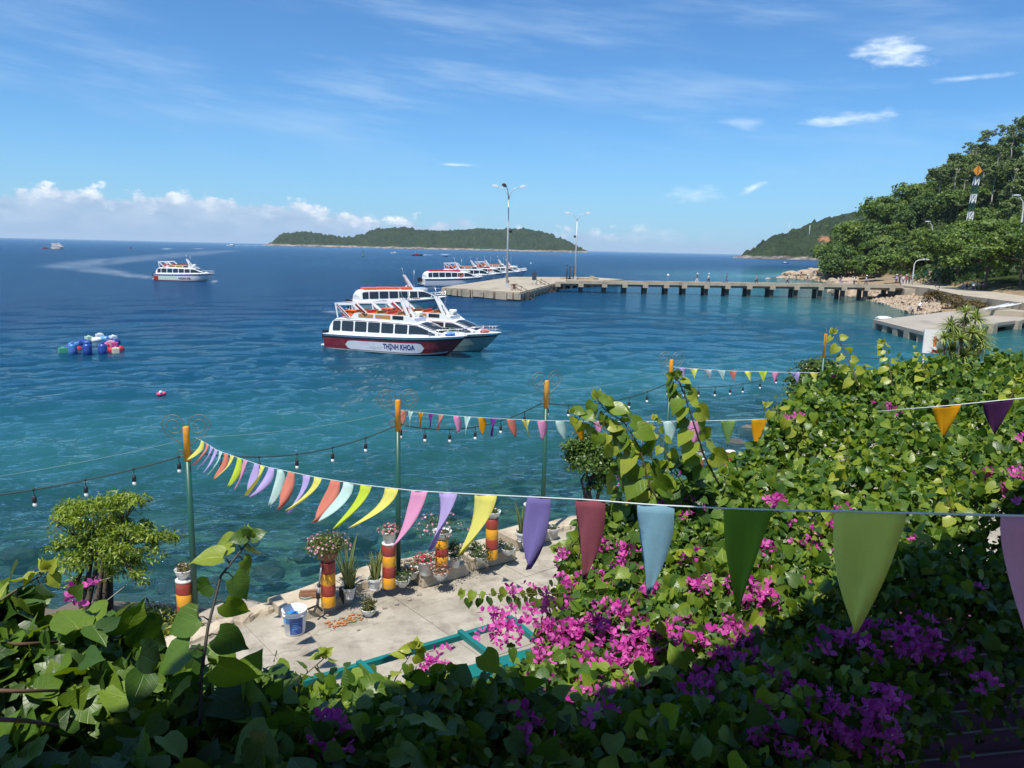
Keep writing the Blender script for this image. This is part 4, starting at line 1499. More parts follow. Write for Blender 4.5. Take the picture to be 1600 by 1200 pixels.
    for k in range(3):
        x = -4.2 + k * 3.2
        p = side(x, 1, -1, .12)
        mb.lathe([(0, -.35), (.1, -.3), (.12, 0), (.1, .22), (0, .26)], 7, p + V(0, 0, -.3))
    return root


def boat_place(px0, py0, px1, py1):
    """stern and bow waterline pixels -> centre, heading, length scale"""
    a, b = at_z(px0, py0, 0), at_z(px1, py1, 0)
    d = b - a
    return a, math.atan2(d.y, d.x), d.length / 12.0


BLUE_SHEET = mat('blue_sheet', (.03, .16, .5), .6)
GREY_HULL = mat('grey_green_hull', (.16, .24, .235), .35, var=.2, dirt=(.3, .34, .33, .5), dscale=1.2)
AQUA = mat('pale_aqua_hull', (.32, .46, .45), .35, var=.1)
BROWN = mat('brown_gold_stripe', (.16, .1, .03), .4)
WHITE_H = mat('white_hull', (.7, .71, .71), .3, var=.06, dirt=(.4, .38, .34, .4), coat=.3)


def put(root, a, hd, s, fx=6.0):
    c = V(a.x, a.y, 0) + V(math.cos(hd), math.sin(hd), 0) * fx * s
    root.location = (c.x, c.y, 0)
    root.rotation_euler = (0, 0, hd)
    root.scale = (s, s, s)


b1 = make_boat('white passenger boat with maroon hull lettered THỊNH KHOA lying at anchor', MAROON, BLACKP, mat('grey_boot', (.4, .42, .42), .5), 'THỊNH KHOA', NAVY, True, 'deck', MAROON, bow_cloth=BLUE_SHEET)
a, hd, s = boat_place(523, 542, 722, 558)
put(b1, a, hd, s)
HD1, S1 = hd, s
perp = V(-math.sin(hd), math.cos(hd), 0)
fwd = V(math.cos(hd), math.sin(hd), 0)
b2 = make_boat('white boat with grey green hull rafted on the far side of the maroon boat', GREY_HULL, BLACKP, None, None, None, False, 'deck', REDP, bow_cloth=ORANGE)
b2.location = Vector(b1.location) + perp * 3.5 * s + fwd * 1.35 * s
b2.rotation_euler = (0, 0, hd + .03)
b2.scale = (s, s, s)
b3 = make_boat('white boat with pale aqua hull and long orange roof pack behind the maroon boat', AQUA, BROWN, None, 'Xuân Thiện', mat('brown_lettering', (.12, .07, .03), .5), False, 'orange', WHITE, name_s=(.9, 1.25))
a, hd, s = boat_place(552, 487, 694, 484)
put(b3, a, hd, s)
b4 = make_boat('white boat with red stern lettered NGAN HA heading across the open bay', WHITE_H, MAROON, mat('red_boot', (.3, .03, .03), .5), 'NGAN HA', mat('dark_red_lettering', (.1, .01, .03), .5), False, 'deck', WHITE, name_s=(.05, .6))
strip(X0 + .01, -5.0, .02, .69, REDP, -1, .014).build('stern_patch', REDP, b4)
strip(X0 + .01, -5.0, .02, .69, REDP, 1, .014).build('stern_patch', REDP, b4)
a, hd, s = boat_place(247, 437.5, 333, 440)
put(b4, a, hd, s)
# boats moored beyond the pier head
m1 = make_boat('white boat with orange life ring moored nearest beyond the pier head', WHITE_H, BLACKP, None, None, None, False, 'red', WHITE, group='boats moored beyond the pier head')
mbr = MB()
mbr.tube([cab_side(1.2 + .3 * math.cos(k * PI / 6), .62 + .3 * math.sin(k * PI / 6), -1, .06) for k in range(13)], .07, 6)
mbr.build('life_ring', ORANGE, m1)
a, hd, s = boat_place(660, 446, 752, 446)
put(m1, a, hd, s)
m2 = make_boat('white boat with raised rear arch moored second beyond the pier head', WHITE_H, WHITE, None, None, None, False, 'deck', WHITE, group='boats moored beyond the pier head')
for i, (root, x0, y0, x1, y1, lab) in enumerate(((m2, 690, 440.5, 786, 440.5, None), (dup(m1), 716, 437.5, 800, 437.5, 'white boat with orange roof pack moored third beyond the pier head'), (dup(m2), 738, 434.5, 812, 435, 'white boat moored fourth beyond the pier head behind the tall lamp post'),
                                                 (dup(m1), 752, 432.5, 824, 433, 'white boat moored furthest out beyond the pier head'))):
    a, hd, s = boat_place(x0, y0, x1, y1)
    put(root, a, hd, min(max(s, .7), 1.15))
    if lab:
        root['label'] = lab
    root['group'] = 'boats moored beyond the pier head'
# distant craft
d1 = dup(b4, label='small distant white tour boat near the left edge of the sea', group='distant boats')
p = at_z(91, 389.5, 0)
d1.location, d1.rotation_euler = (p.x, p.y, 0), (0, 0, -.5)
dd = (p - EYE).length
d1.scale = (dd / 1200 * 19 / 9.5,) * 3


def skiff(px, py, wpx, hull, cabm, label, fl=False):
    p = at_z(px, py, 0)
    L = wpx / F_PX * (p - EYE).dot(_f)
    root = thing('motor_boat', label, 'boat', p, 0.05 if fl else PI + .05, 'distant boats')
    mb = MB()
    rings = []
    for i in range(9):
        t = i / 8
        x = (t - .5) * L
        b = L * .13 * (1 - max(0, (t - .5) / .5) ** 2.2) + .02
        zt = L * .09 + L * .05 * t * t
        rings.append([V(x, 0, -.1 * L * (1 - t)), V(x, b * .8, .02 * L), V(x, b, zt), V(x, -b, zt), V(x, -b * .8, .02 * L)])
    mb.loft(rings).build('hull', hull, root)
    MB().box((-.05 * L, 0, L * .16), (.32 * L, .18 * L, .1 * L)).build('cabin', cabm, root)
    MB().tube([(-.1 * L, 0, .2 * L), (-.16 * L, 0, .36 * L)], .012 * L, 4).build('mast', STEEL, root)


skiff(361, 384.3, 13, WHITE_H, WHITE, 'tiny white speedboat trailing foam on the horizon')
skiff(616, 396, 11, WHITE_H, WHITE, 'small white boat with a wake in front of the island')
skiff(652, 399.5, 17, BLACKP, REDP, 'small dark boat following the white one before the island', True)
skiff(71, 388.5, 10, REDP, REDP, 'tiny red boat left of the distant tour boat')
skiff(204, 388, 5, REDP, BLACKP, 'tiny red boat far off, between two distant boats')
skiff(697, 401.5, 7, BLACKP, BLACKP, 'tiny dark boat right of the two boats before the island')
skiff(1227, 412, 12, mat('blue_hull', (.03, .08, .2), .5), WHITE, 'small dark blue boat off the promontory', True)
p = at_z(567.5, 401, 0)
root = thing('channel_buoy', 'green channel buoy with a tapered top before the island', 'buoy', p)
k = (p - EYE).length / 1200
MB().lathe([(2.2 * k, -.2 * k), (2.2 * k, 1.0 * k), (1.0 * k, 1.4 * k), (.7 * k, 6.5 * k), (0, 7 * k)], 8).build('body', mat('buoy_green', (.01, .07, .04), .5), root)
MB().ball((0, 0, 8 * k), 1.1 * k, 7, 5).build('topmark', mat('buoy_green', (.01, .07, .04), .5), root)
for px, py, lab in ((1044, 430, 'small white float beyond the middle of the pier'), (829.5, 411.5, 'small white float beyond the pier head')):
    p = at_z(px, py, .1)
    tag(MB().ball((0, 0, 0), .45, 8, 6).build('float', WHITE), lab, 'float').location = p
p = at_z(252.5, 616, .05)
root = thing('net_float', 'pink and white fishing float alone on the water left of centre', 'float', p)
PINKP = mat('pink_plastic', (.55, .06, .16), .4)
MB().ball((-.1, 0, 0), .16, 8, 6, sc=(1.2, 1, .8)).ball((.1, .05, .03), .13, 8, 6).build('body', PINKP, root)
MB().ball((-.02, -.05, .12), .09, 7, 5).build('cap', WHITE, root)

# ------------------------------------------------------------------ ring of plastic drums floating on the left
BLUEP = mat('blue_plastic', (.018, .055, .26), .35, var=.15)
LBLUE = mat('light_blue_plastic', (.08, .28, .55), .4)
GREENP = mat('green_plastic', (.07, .35, .2), .4)
REDPL = mat('red_plastic', (.38, .02, .035), .4)
MAGP = mat('magenta_plastic', (.5, .05, .25), .4)
CREAM = mat('cream_plastic', (.6, .56, .4), .5)
WPL = mat('white_plastic', (.72, .73, .72), .45, var=.06, dirt=(.4, .37, .3, .45), dscale=3.0)


def drum(px, py, kind, m, label, s=1.0):
    p = at_z(px, py, 0)
    if kind == 'up':
        root = thing('drum', label, 'drum', p, 0, 'drums floating in a ring')
        MB().lathe([(.2, -.2), (.29, -.1), (.3, .15), (.31, .2), (.3, .25), (.3, .55), (.25, .68), (.12, .74)], 14).build('body', m, root)
        MB().lathe([(.1, .72), (.1, .84), (.07, .86), (0, .86)], 10).build('cap', m, root)
    elif kind == 'can':
        root = thing('jerrycan', label, 'jerrycan', p, random.uniform(0, 3), 'drums floating in a ring')
        MB().box((0, 0, .12), (.62 * s, .5 * s, .62 * s)).box((0, 0, .12), (.66 * s, .42 * s, .5 * s)).build('body', m, root)
        MB().tube([(-.15, 0, .42 * s), (-.1, 0, .52 * s), (.12, 0, .52 * s), (.17, 0, .42 * s)], .035, 6).build('handle', m, root)
    else:
        root = thing('drum', label, 'drum', p, random.uniform(0, 3), 'drums floating in a ring')
        mb = MB()
        c = [(-.42, 0), (-.4, .2), (-.34, .27), (.34, .27), (.4, .2), (.42, 0)]
        mb.loft([[V(x * s, r * s * math.cos(a * PI / 6) + .0, .08 + r * s * math.sin(a * PI / 6)) for a in range(12)] for x, r in [(a_, max(b_, .02)) for a_, b_ in c]], smooth=True)
        mb.build('body', m, root)
        MB().lathe([(.07, .33 * s), (.07, .4 * s), (0, .4 * s)], 8).build('cap', m, root)


random.seed(3)
for px, py, kd, m, lab in ((99, 552, 'can', GREENP, 'pale green square can at the left end of the ring of drums'), (107, 545, 'lie', BLUEP, 'blue drum lying behind the pale green can'), (115, 541, 'lie', LBLUE, 'light blue drum lying on top left of the ring of drums'), (114, 553, 'up', mat('mid_blue_plastic', (.04, .14, .36), .4), 'mid blue upright drum beside the pale green can'),
                           (125, 538, 'lie', BLUEP, 'dark blue drum lying behind the red one at left of the ring'), (123, 548, 'lie', REDPL, 'red round drum between two upright blue drums on the left'), (129, 536, 'lie', BLUEP, 'dark blue drum in the back left of the ring'), (135, 538, 'lie', BLUEP, 'dark blue drum next to the greenish white can'),
                           (137, 553, 'up', BLUEP, 'upright navy drum left of the gap in the ring of drums'), (139, 533, 'can', mat('pale_green_plastic', (.4, .55, .42), .45), 'greenish white can at the back of the ring'), (151, 533, 'lie', WPL, 'white drum lying flat at the back of the ring'), (156, 529, 'can', WPL, 'white can furthest back in the ring of drums'),
                           (163, 531, 'lie', LBLUE, 'light blue drum right of the furthest white can'), (161, 553, 'up', BLUEP, 'upright navy drum right of the gap in the ring of drums'), (171, 535, 'lie', BLUEP, 'navy drum at the back right of the ring'), (177, 532, 'can', WPL, 'white can among blue drums at the back right'), (181, 536, 'lie', BLUEP, 'navy drum beside the white can at back right'),
                           (167, 541, 'lie', PINKP, 'pink drum left of the magenta one'), (173, 541, 'can', mat('pale_pink_plastic', (.62, .35, .36), .45), 'pale pink can left of the magenta drum'), (180, 543, 'can', MAGP, 'magenta can at the right of the ring of drums'), (172, 549, 'lie', REDPL, 'red drum lying right of the upright navy drum'), (179, 550, 'lie', REDPL, 'red drum lying behind the cream can'),
                           (181, 552, 'can', CREAM, 'cream can lying in front of the red drums'), (189, 547, 'lie', REDPL, 'red drum at the far right end of the ring')):
    drum(px, py, kd, m, lab, .85)

# ------------------------------------------------------------------ people
def person_mesh(name, pose, cols, seed):
    """one continuous body grown by skin over a posed skeleton; materials by height"""
    J = {}
    lean = {'stand': 0, 'walk': .06, 'bend': .62}[pose]
    st = {'stand': .08, 'walk': .26, 'bend': .16}[pose]
    hipz = .9 if pose != 'bend' else .82
    ch = V(.52 * math.sin(lean), 0, hipz + .5 * math.cos(lean))
    nk = ch + V(.14 * math.sin(lean * 1.1), 0, .14 * math.cos(lean * 1.1))
    hd_ = nk + V(.15 * math.sin(lean) + .03, 0, .15 * math.cos(lean) + .02)
    tp = hd_ + V(.05 * math.sin(lean), 0, .1)
    P = [V(0, 0, hipz), V(.26 * math.sin(lean), 0, hipz + .25 * math.cos(lean)), ch, nk, hd_, tp]
    Rr = [.15, .135, .155, .06, .1, .075]
    E = [(0, 1), (1, 2), (2, 3), (3, 4), (4, 5)]

    def chain(start, pts, rs):
        i = start
        for p, r in zip(pts, rs):
            P.append(p)
            Rr.append(r)
            E.append((i, len(P) - 1))
            i = len(P) - 1
    for sy_, sx_ in ((-1, 1), (1, -1)):
        chain(0, [V(.0, sy_ * .1, hipz - .06), V(sx_ * st * .6 + .03, sy_ * .1, .48), V(sx_ * st - .02, sy_ * .1, .1), V(sx_ * st + .14, sy_ * .11, .04)], [.11, .075, .05, .045])
        if pose == 'bend':
            chain(2, [ch + V(0, sy_ * .18, 0), ch + V(.12, sy_ * .2, -.27), ch + V(.28, sy_ * .14, -.5), ch + V(.32, sy_ * .13, -.58)], [.065, .045, .035, .04])
        else:
            k = -sx_ * st
            chain(2, [ch + V(0, sy_ * .19, 0), ch + V(k * .5, sy_ * .24, -.29), ch + V(k * .9 + .1, sy_ * .24, -.52), ch + V(k * .9 + .14, sy_ * .24, -.62)], [.065, .045, .035, .04])
    me = bpy.data.meshes.new(name)
    me.from_pydata(P, E, [])
    ob = bpy.data.objects.new(name, me)
    COL.objects.link(ob)
    ob.modifiers.new('skin', 'SKIN')
    ob.modifiers.new('sub', 'SUBSURF').levels = 1
    for i, sv in enumerate(me.skin_vertices[0].data):
        sv.radius = (Rr[i], Rr[i])
        sv.use_root = i == 0
    dg = bpy.context.evaluated_depsgraph_get()
    out = bpy.data.meshes.new_from_object(ob.evaluated_get(dg))
    bpy.data.objects.remove(ob)
    out.materials.clear()
    for m in cols:
        out.materials.append(m)
    axis_h = (ch - V(0, 0, hipz)).normalized()
    for pl in out.polygons:
        c = pl.center
        q = (c - V(0, 0, hipz)).dot(axis_h)
        far = abs(c.y) > .14
        if q > .57:
            k = 2
        elif q > 0.02:
            k = 2 if (far and (c - ch).length > .36) else 0
        else:
            k = 2 if (far and abs(c.y) > .19) else (1 if c.z > .08 else 3)
        pl.material_index = k
    return out


SKIN = mat('skin', (.42, .25, .17), .6)
HAIR = mat('black_hair', (.012, .01, .009), .6)
CL = {n: mat('cloth_' + n, c, .8) for n, c in dict(white=(.68, .68, .68), black=(.015, .015, .018), navy=(.02, .025, .07), purple=(.12, .06, .2), grey=(.25, .25, .28), red=(.35, .04, .05), lilac=(.4, .32, .5), pale=(.5, .5, .58)).items()}
PM = {}


def person(px, py, z, pose, top, bot, label, yaw, group=None, hat=None, dep=None, h=1.0):
    key = (pose, top, bot)
    if key not in PM:
        PM[key] = person_mesh('body', pose, [CL[top], CL[bot], SKIN, CL['black']], 0)
    p = (on_pier(px) if z is None else at_z(px, py, z)) if dep is None else at_d(px, py, dep)
    if dep is not None:
        p.z = float(land_z(p.x, p.y))
    root = thing('person', label, 'person', p, yaw, group, h)
    link('body', PM[key], root)
    lean = {'stand': 0, 'walk': .06, 'bend': .62}[pose]
    hz_ = .9 if pose != 'bend' else .82
    ch = V(.52 * math.sin(lean), 0, hz_ + .5 * math.cos(lean))
    hp_ = ch + V(.29 * math.sin(lean) + .03, 0, .29 * math.cos(lean) + .03)
    MB().ball(hp_ + V(-.025, 0, .035), .115, 9, 6, sc=(1, .95, 1)).build('hair', HAIR, root)
    if hat:
        MB().lathe([(.24, .04), (.13, .08), (.12, .16), (.04, .2), (0, .2)], 12, hp_ + V(0, 0, .02)).build('hat', CL[hat], root)
    return root


person(1088.5, 441, None, 'walk', 'black', 'white', 'person in black top, white trousers and white hat walking on the pier', 0, None, 'white')
person(1106.5, 441, None, 'walk', 'white', 'black', 'person in white shirt and black trousers second on the pier', .1, None, 'white')
person(1134.5, 441, None, 'walk', 'navy', 'purple', 'person in dark blue top on the pier ahead of the two white hats', 0)
person(1260.5, 442, None, 'walk', 'black', 'grey', 'person in black walking on the pier before the headland rocks', 0, None, 'white')
person(1313, 443, None, 'walk', 'navy', 'lilac', 'person in navy striding on the pier right of the black clad walker', 0)
person(1334, 443, None, 'stand', 'white', 'navy', 'person in white top standing on the pier between two walkers', 0)
person(1182, 443, None, 'walk', 'grey', 'black', 'person in grey top alone in the middle stretch of the pier', 3.1)
person(1230, 443, None, 'walk', 'white', 'black', 'person in white top walking left of the black clad walker', 3.0)
person(1352.5, 443.5, None, 'walk', 'pale', 'navy', 'person in pale top nearest the shore end walkway of the pier', 0, None, 'white')
for px, py, t, b, lab, hat in ((1400, 443, 'lilac', 'navy', 'person in lilac with white hat at the left of the group on the pier root', 'white'), (1405, 443, 'navy', 'navy', 'person all in navy second in the group on the pier root', None), (1410.5, 443.5, 'white', 'purple', 'person in white shirt in the middle of the group on the pier root', None),
                               (1415.5, 444, 'red', 'purple', 'person in red with white hat in the group on the pier root', 'white'), (1420, 444, 'black', 'navy', 'person in black beside the green umbrella', None)):
    person(px, py, DECK, 'stand', t, b, lab, random.uniform(0, 6), 'group of people at the pier root', hat)
pu = person(1425, 444, DECK, 'stand', 'grey', 'black', 'person in grey holding a green umbrella at the pier root', 3, 'group of people at the pier root')
um = thing('umbrella', 'open green umbrella held up in the group at the pier root', 'umbrella', Vector(pu.location) + V(.25, -.05, 0))
MB().tube([(0, 0, .85), (0, 0, 1.95)], .015, 5).build('shaft', BLACKP, um)
MB().lathe([(.62, 1.62), (.5, 1.78), (.28, 1.9), (.02, 1.96)], 10, cap=False).build('canopy', mat('umbrella_green', (.05, .22, .16), .7), um)
for i, (px, t, b) in enumerate(((1462, 'pale', 'navy'), (1468, 'black', 'black'), (1505, 'lilac', 'black'), (1511, 'navy', 'navy'), (1521, 'white', 'navy'), (1527, 'pale', 'black'), (1534, 'navy', 'black'))):
    lab = ['person in pale shirt left of the spreading trees\' shade', 'person in black at the left edge of the trees\' shade', 'person in lilac in the shade under the spreading tree', 'person in navy in the shade beside the lilac top', 'person in white shirt in the shade under the spreading tree', 'person in pale shirt in the shade right of the white shirt', 'person in navy furthest right in the shade'][i]
    person(px, 444, 0, 'stand', t, b, lab, random.uniform(0, 6), 'people in the shade of the trees', None, dep=141 - i * 1.2)
for px, py, t, b, lab, yw in ((1427, 477, 'pale', 'black', 'person in pale top bending down on the stony beach, left of two', 2.6), (1436, 476, 'white', 'black', 'person in white bending down on the stony beach, right of two', .4)):
    p = at_z(px, py, 1.2)
    o = person(px, py, 1.2, 'bend', t, b, lab, yw)
    o.location.z = float(land_z(p.x, p.y))

# ------------------------------------------------------------------ shore furniture by the pier root
p = at_z(1444, 445, DECK - .3)
bn = thing('litter_bin', 'green wheeled litter bin by the road at the pier root', 'bin', (p.x, p.y, max(float(land_z(p.x, p.y)), DECK - .4)))
GRB = mat('bin_green', (.015, .12, .075), .5)
MB().lathe([(.36, .1), (.48, 1.1), (.5, 1.12), (.5, 1.2)], 4, rot=PI / 4, smooth=False).build('body', GRB, bn)
MB().box((0, 0, 1.24), (.8, .8, .1)).build('lid', GRB, bn)


def street_lamp(px, py, dep, H, arm, label, yaw):
    p = at_z(1425, 445, 2.7) if px == 1425 else at_d(px, py, dep)
    p.z = max(float(land_z(p.x, p.y)), 2.68 if px == 1425 else -9)
    k_ = .6 if px == 1425 else 1.0
    root = thing('street_lamp', label, 'street lamp', p, yaw)
    wl = mat('lamp_white', (.62, .62, .6), .45)
    MB().tube([(0, 0, 0), (0, 0, H * .45), (0, 0, H * .8), (.15 * arm, 0, H * .92), (.5 * arm, 0, H * .98), (arm, 0, H)], [.28 * k_, .2 * k_, .13 * k_, .1 * k_, .08, .07], 8).build('pole', wl, root)
    MB().box((arm + .5, 0, H + .04), (1.4, .42, .18)).box((arm + .4, 0, H + .15), (.8, .3, .1)).build('lamp_head', mat('lamp_grey', (.62, .65, .68), .4), root)


street_lamp(1425, 440, 137, 5.0, 1.6, 'curved white street lamp beside the green umbrella', .0)
street_lamp(1589, 400, 160, 14.2, -2.2, 'grey street lamp head above the tree at the right edge', 0)
street_lamp(1452, 400, 215, 10.6, -2.0, 'small street lamp head in front of the hill left of the lattice mast', 0)
# lattice light mast with orange diamond
p = at_d(1506, 400, 205)
gz_ = float(land_z(p.x, p.y))
tw = thing('lattice_mast', 'lattice mast with white and green bays and orange diamond top', 'mast', (p.x, p.y, gz_))
ztop = at_d(1516, 278, 205).z - gz_
lean_ = .4 * (at_d(1514, 300, 205).x - at_d(1502, 380, 205).x) / (at_d(1514, 300, 205).z - at_d(1502, 380, 205).z)
MWH = mat('mast_white', (.75, .75, .73), .5)
MGR = mat('mast_green', (.02, .06, .035), .5)
nb = 9
for i in range(nb):
    z0, z1 = ztop * i / nb, ztop * (i + 1) / nb
    mb = MB()
    hw0 = hw1 = .48
    cs = []
    for sx_, sy_ in ((-1, -1), (1, -1), (1, 1), (-1, 1)):
        cs.append((V(sx_ * hw0 + (z0 - ztop) * lean_ + 0.9, sy_ * hw0, z0), V(sx_ * hw1 + (z1 - ztop) * lean_ + .9, sy_ * hw1, z1)))
    for k in range(4):
        mb.beam(cs[k][0], cs[k][1], .15, .15)
        mb.beam(cs[k][0], cs[(k + 1) % 4][1], .16, .16)
        mb.beam(cs[k][1], cs[(k + 1) % 4][1], .16, .16)
    mb.build('bay', MWH if i % 2 == 0 else MGR, tw)
mb = MB()
mb.add([V(.9, -.1, ztop + .1), V(2.1, -.1, ztop + 1.5), V(.9, -.1, ztop + 2.9), V(-.3, -.1, ztop + 1.5), V(.9, .1, ztop + .1), V(2.1, .1, ztop + 1.5), V(.9, .1, ztop + 2.9), V(-.3, .1, ztop + 1.5)],
       [(0, 1, 2, 3), (7, 6, 5, 4), (0, 4, 5, 1), (1, 5, 6, 2), (2, 6, 7, 3), (3, 7, 4, 0)])
mb.build('diamond', mat('orange_diamond', (.62, .24, .015), .5), tw)
MB().beam((.9, -.13, ztop + .1), (.9, -.13, ztop + 2.9), .06, .3).build('diamond_bar', mat('dark_orange', (.25, .09, .01), .5), tw)
MB().box((.9, 0, ztop), (1.7, 1.7, .1)).build('platform', MGR, tw)
for px, c, nm in ((1470.5, (.5, .05, .04), 'red'), (1476, (.3, .3, .32), 'grey'), (1479, (.7, .68, .6), 'cream'), (1487, (.02, .2, .1), 'green'), (1496, (.75, .25, .12), 'orange')):
    p = at_d(px, 380, 178)
    g_ = float(land_z(p.x, p.y))
    tz_ = at_d(px, 369, 178).z - g_
    root = thing('banner', '%s banner on a pole above the trees below the lattice mast' % nm, 'banner', (p.x, p.y, g_))
    MB().tube([(0, 0, 0), (0, 0, tz_)], .05, 5).build('pole', GALV, root)
    MB().box((.35, 0, tz_ - .85), (.7, .03, 1.7)).build('cloth', mat('banner_' + nm, c, .7), root)
# sheet roof in the trees, road kerb
p = at_d(1336, 413, 250)
tag(MB().box((0, 0, 0), (7.0, 3.0, .15), R=Matrix.Rotation(-.32, 3, 'Y')).build('roof_sheet', WPL), 'sloping pale roof sheet among the trees above the headland', 'roof').location = p
p = at_z(1384, 437.5, DECK)
tag(MB().box((0, 0, .25), (5, .4, .5)).build('low_wall', CONC), 'low pale wall left of the group on the pier root', 'wall').location = p
p = at_z(1449, 432, 3)
tag(MB().lathe([(.25, 0), (.2, 1.2), (.12, 2.4), (.02, 2.8)], 8).build('white_post', WHITE), 'white tapered post right of the green bin', 'post').location = (p.x * .78, p.y * .78, 2.4)
# long pipes lying down the bank
for i in range(3):
    a, b = at_z(1538 + i * 7, 484 - i * 1, 1.9), at_z(1640, 459 + i * 4, 3.2)
    tag(MB().tube([a, b], .13, 6).build('pipe', GALV), ['uppermost of three grey pipes lying on the bank', 'middle of three grey pipes lying on the bank', 'lowest of three grey pipes lying on the bank'][i], 'pipe')
p = at_z(1381, 498, JZ)
bg_ = thing('rowing_boat', 'small white upturned boat on the corner of the low jetty', 'boat', p, .3)
MB().loft([[V(x, b * math.cos(a * PI / 5), .06 + .5 * b * math.sin(a * PI / 5)) for a in range(6)] for x, b in ((-1.0, .3), (-.5, .5), (.2, .5), (.8, .3), (1.15, .04))], closed=True).build('hull', WPL, bg_)
# ------------------------------------------------------------------ terrace
def terrace_mat(name, c1, c2, stain):
    m = bpy.data.materials.new(name)
    m.use_nodes = True
    t = NT(m.node_tree)
    g = t.n('ShaderNodeNewGeometry').outputs['Position']
    n1 = t.noise(g, 0.9, 6, 0.65)
    c = t.mix(t.ss(n1, 0.35, 0.68), c1, c2)
    c = t.mix(t.m('MULTIPLY', t.ss(t.noise(g, 2.2, 7, 0.72), 0.45, 0.68), 0.7), c, stain)
    c = t.mix(t.m('MULTIPLY', t.ss(t.noise(g, 26.0, 3, 0.6), 0.55, 0.75), 0.35), c, tuple(x * .6 for x in c2))
    vo = t.n('ShaderNodeTexVoronoi', {'feature': 'DISTANCE_TO_EDGE'}, Scale=0.55)
    wp = t.n('ShaderNodeVectorMath', {'operation': 'ADD'}, i0=g, i1=t.n('ShaderNodeVectorMath', {'operation': 'SCALE'}, i0=t.n('ShaderNodeTexNoise', {}, Vector=g, Scale=1.6, Detail=4.0).outputs[1], i3=0.7))
    t.set(vo, 'Vector', wp)
    crack = t.m('MULTIPLY', t.ss(vo.outputs[0], 0.001, 0.007, 1.0, 0.0), t.ss(t.noise(g, .5, 2), .5, .62))
    c = t.mix(t.m('MULTIPLY', crack, 0.35), c, (0.09, 0.075, 0.055))
    h = t.m('SUBTRACT', t.noise(g, 14.0, 6, 0.65), crack)
    b = t.n('ShaderNodeBump', {}, Height=h, Strength=0.45, Distance=0.02)
    p = t.n('ShaderNodeBsdfPrincipled', {}, Base_Color=c, Roughness=0.9, Normal=b)
    p.inputs['Specular IOR Level'].default_value = 0.25
    t.n('ShaderNodeOutputMaterial', {}, Surface=p)
    return m


TERR = terrace_mat('terrace_concrete', (0.28, 0.25, 0.195), (0.40, 0.36, 0.29), (0.18, 0.155, 0.12))
KERBM = terrace_mat('kerb_concrete', (0.42, 0.35, 0.25), (0.52, 0.45, 0.34), (0.24, 0.19, 0.13))
E2 = [V(p.x, p.y, 0) for p in EDGE]
landward = [V(26, 20, 0), V(14, -4, 0), V(-10, -4, 0), V(-8.5, 6.5, 0)]
terr = tag(thing('terrace', None, None, E2[2]), 'sunlit worn concrete terrace along the water', None, None, 'structure')
MB().prism([p for p in E2] + landward, 0.2, TZ - .02).build('terrace_base', TERR, terr, E2[2])
# the paving is cast in strips that run along the kerb, with recessed joints
ka, kb = E2[2], E2[7]
kd = (kb - ka).normalized()
kn = V(-kd.y, kd.x, 0)                 # towards the sea
TPOLY = [(p.x, p.y) for p in E2] + [(p.x, p.y) for p in landward]


def edge_offset(s):
    """distance of the terrace edge from the kerb base line at station s"""
    best = 0.0
    for a, b in zip(E2[:-1], E2[1:]):
        sa, sb = (a - ka).dot(kd), (b - ka).dot(kd)
        if min(sa, sb) - 1e-6 <= s <= max(sa, sb) + 1e-6 and abs(sb - sa) > 1e-6:
            t = (s - sa) / (sb - sa)
            best = lerp((a - ka).dot(kn), (b - ka).dot(kn), t)
    return best


sedge = [i for i in np.arange(-3.0, 13.0, 2.6)]
depth_rows = [0.0, 1.9, 4.1, 6.6, 9.6]
rg_ = random.Random(6)
for s in sedge:
    for d0, d1 in zip(depth_rows[:-1], depth_rows[1:]):
        j = .006
        e0, e1 = edge_offset(s + j) - .05, edge_offset(s + 2.6 - j) - .05
        zt = TZ + rg_.uniform(-.004, .004)
        poly = [ka + kd * (s + j) + kn * (e0 - d0 - (j if d0 else 0)), ka + kd * (s + j) + kn * (e0 - d1 + j), ka + kd * (s + 2.6 - j) + kn * (e1 - d1 + j), ka + kd * (s + 2.6 - j) + kn * (e1 - d0 - (j if d0 else 0))]
        MB().prism(poly, TZ - .119, zt).build('slab', TERR, terr, E2[2])


def kp(s, off, z=0.0):
    """point on the terrace: s along the kerb, off landward from the sea edge"""
    return ka + kd * s + kn * (edge_offset(s) - off) + V(0, 0, z)


def kerb_piece(s0, s1, wdt, z, label, seed, rough=.02, w2=None, o0=0.0):
    """length of rough cast kerb: uneven outline and top"""
    rg = random.Random(seed)
    n = max(4, int((s1 - s0) / .12))
    rings = []
    for i in range(n + 1):
        s = lerp(s0, s1, i / n)
        wv = lerp(wdt, w2 or wdt, i / n) + rg.gauss(0, rough)
        zz = z + rg.gauss(0, rough * .35)
        rings.append([kp(s, o0 - .0, .3), kp(s, wv + .02, TZ - .05), kp(s, wv + rg.gauss(0, rough * .6), zz - .035), kp(s, wv - .04, zz), kp(s, o0 + .05, zz - .02), kp(s, o0 + .0, zz - .06)])
    o = MB().loft(rings).build('kerb', KERBM, None, kp(s0, 0))
    o.location = kp(s0, 0)
    return tag(o, label, 'kerb', 'lengths of kerb along the terrace edge')


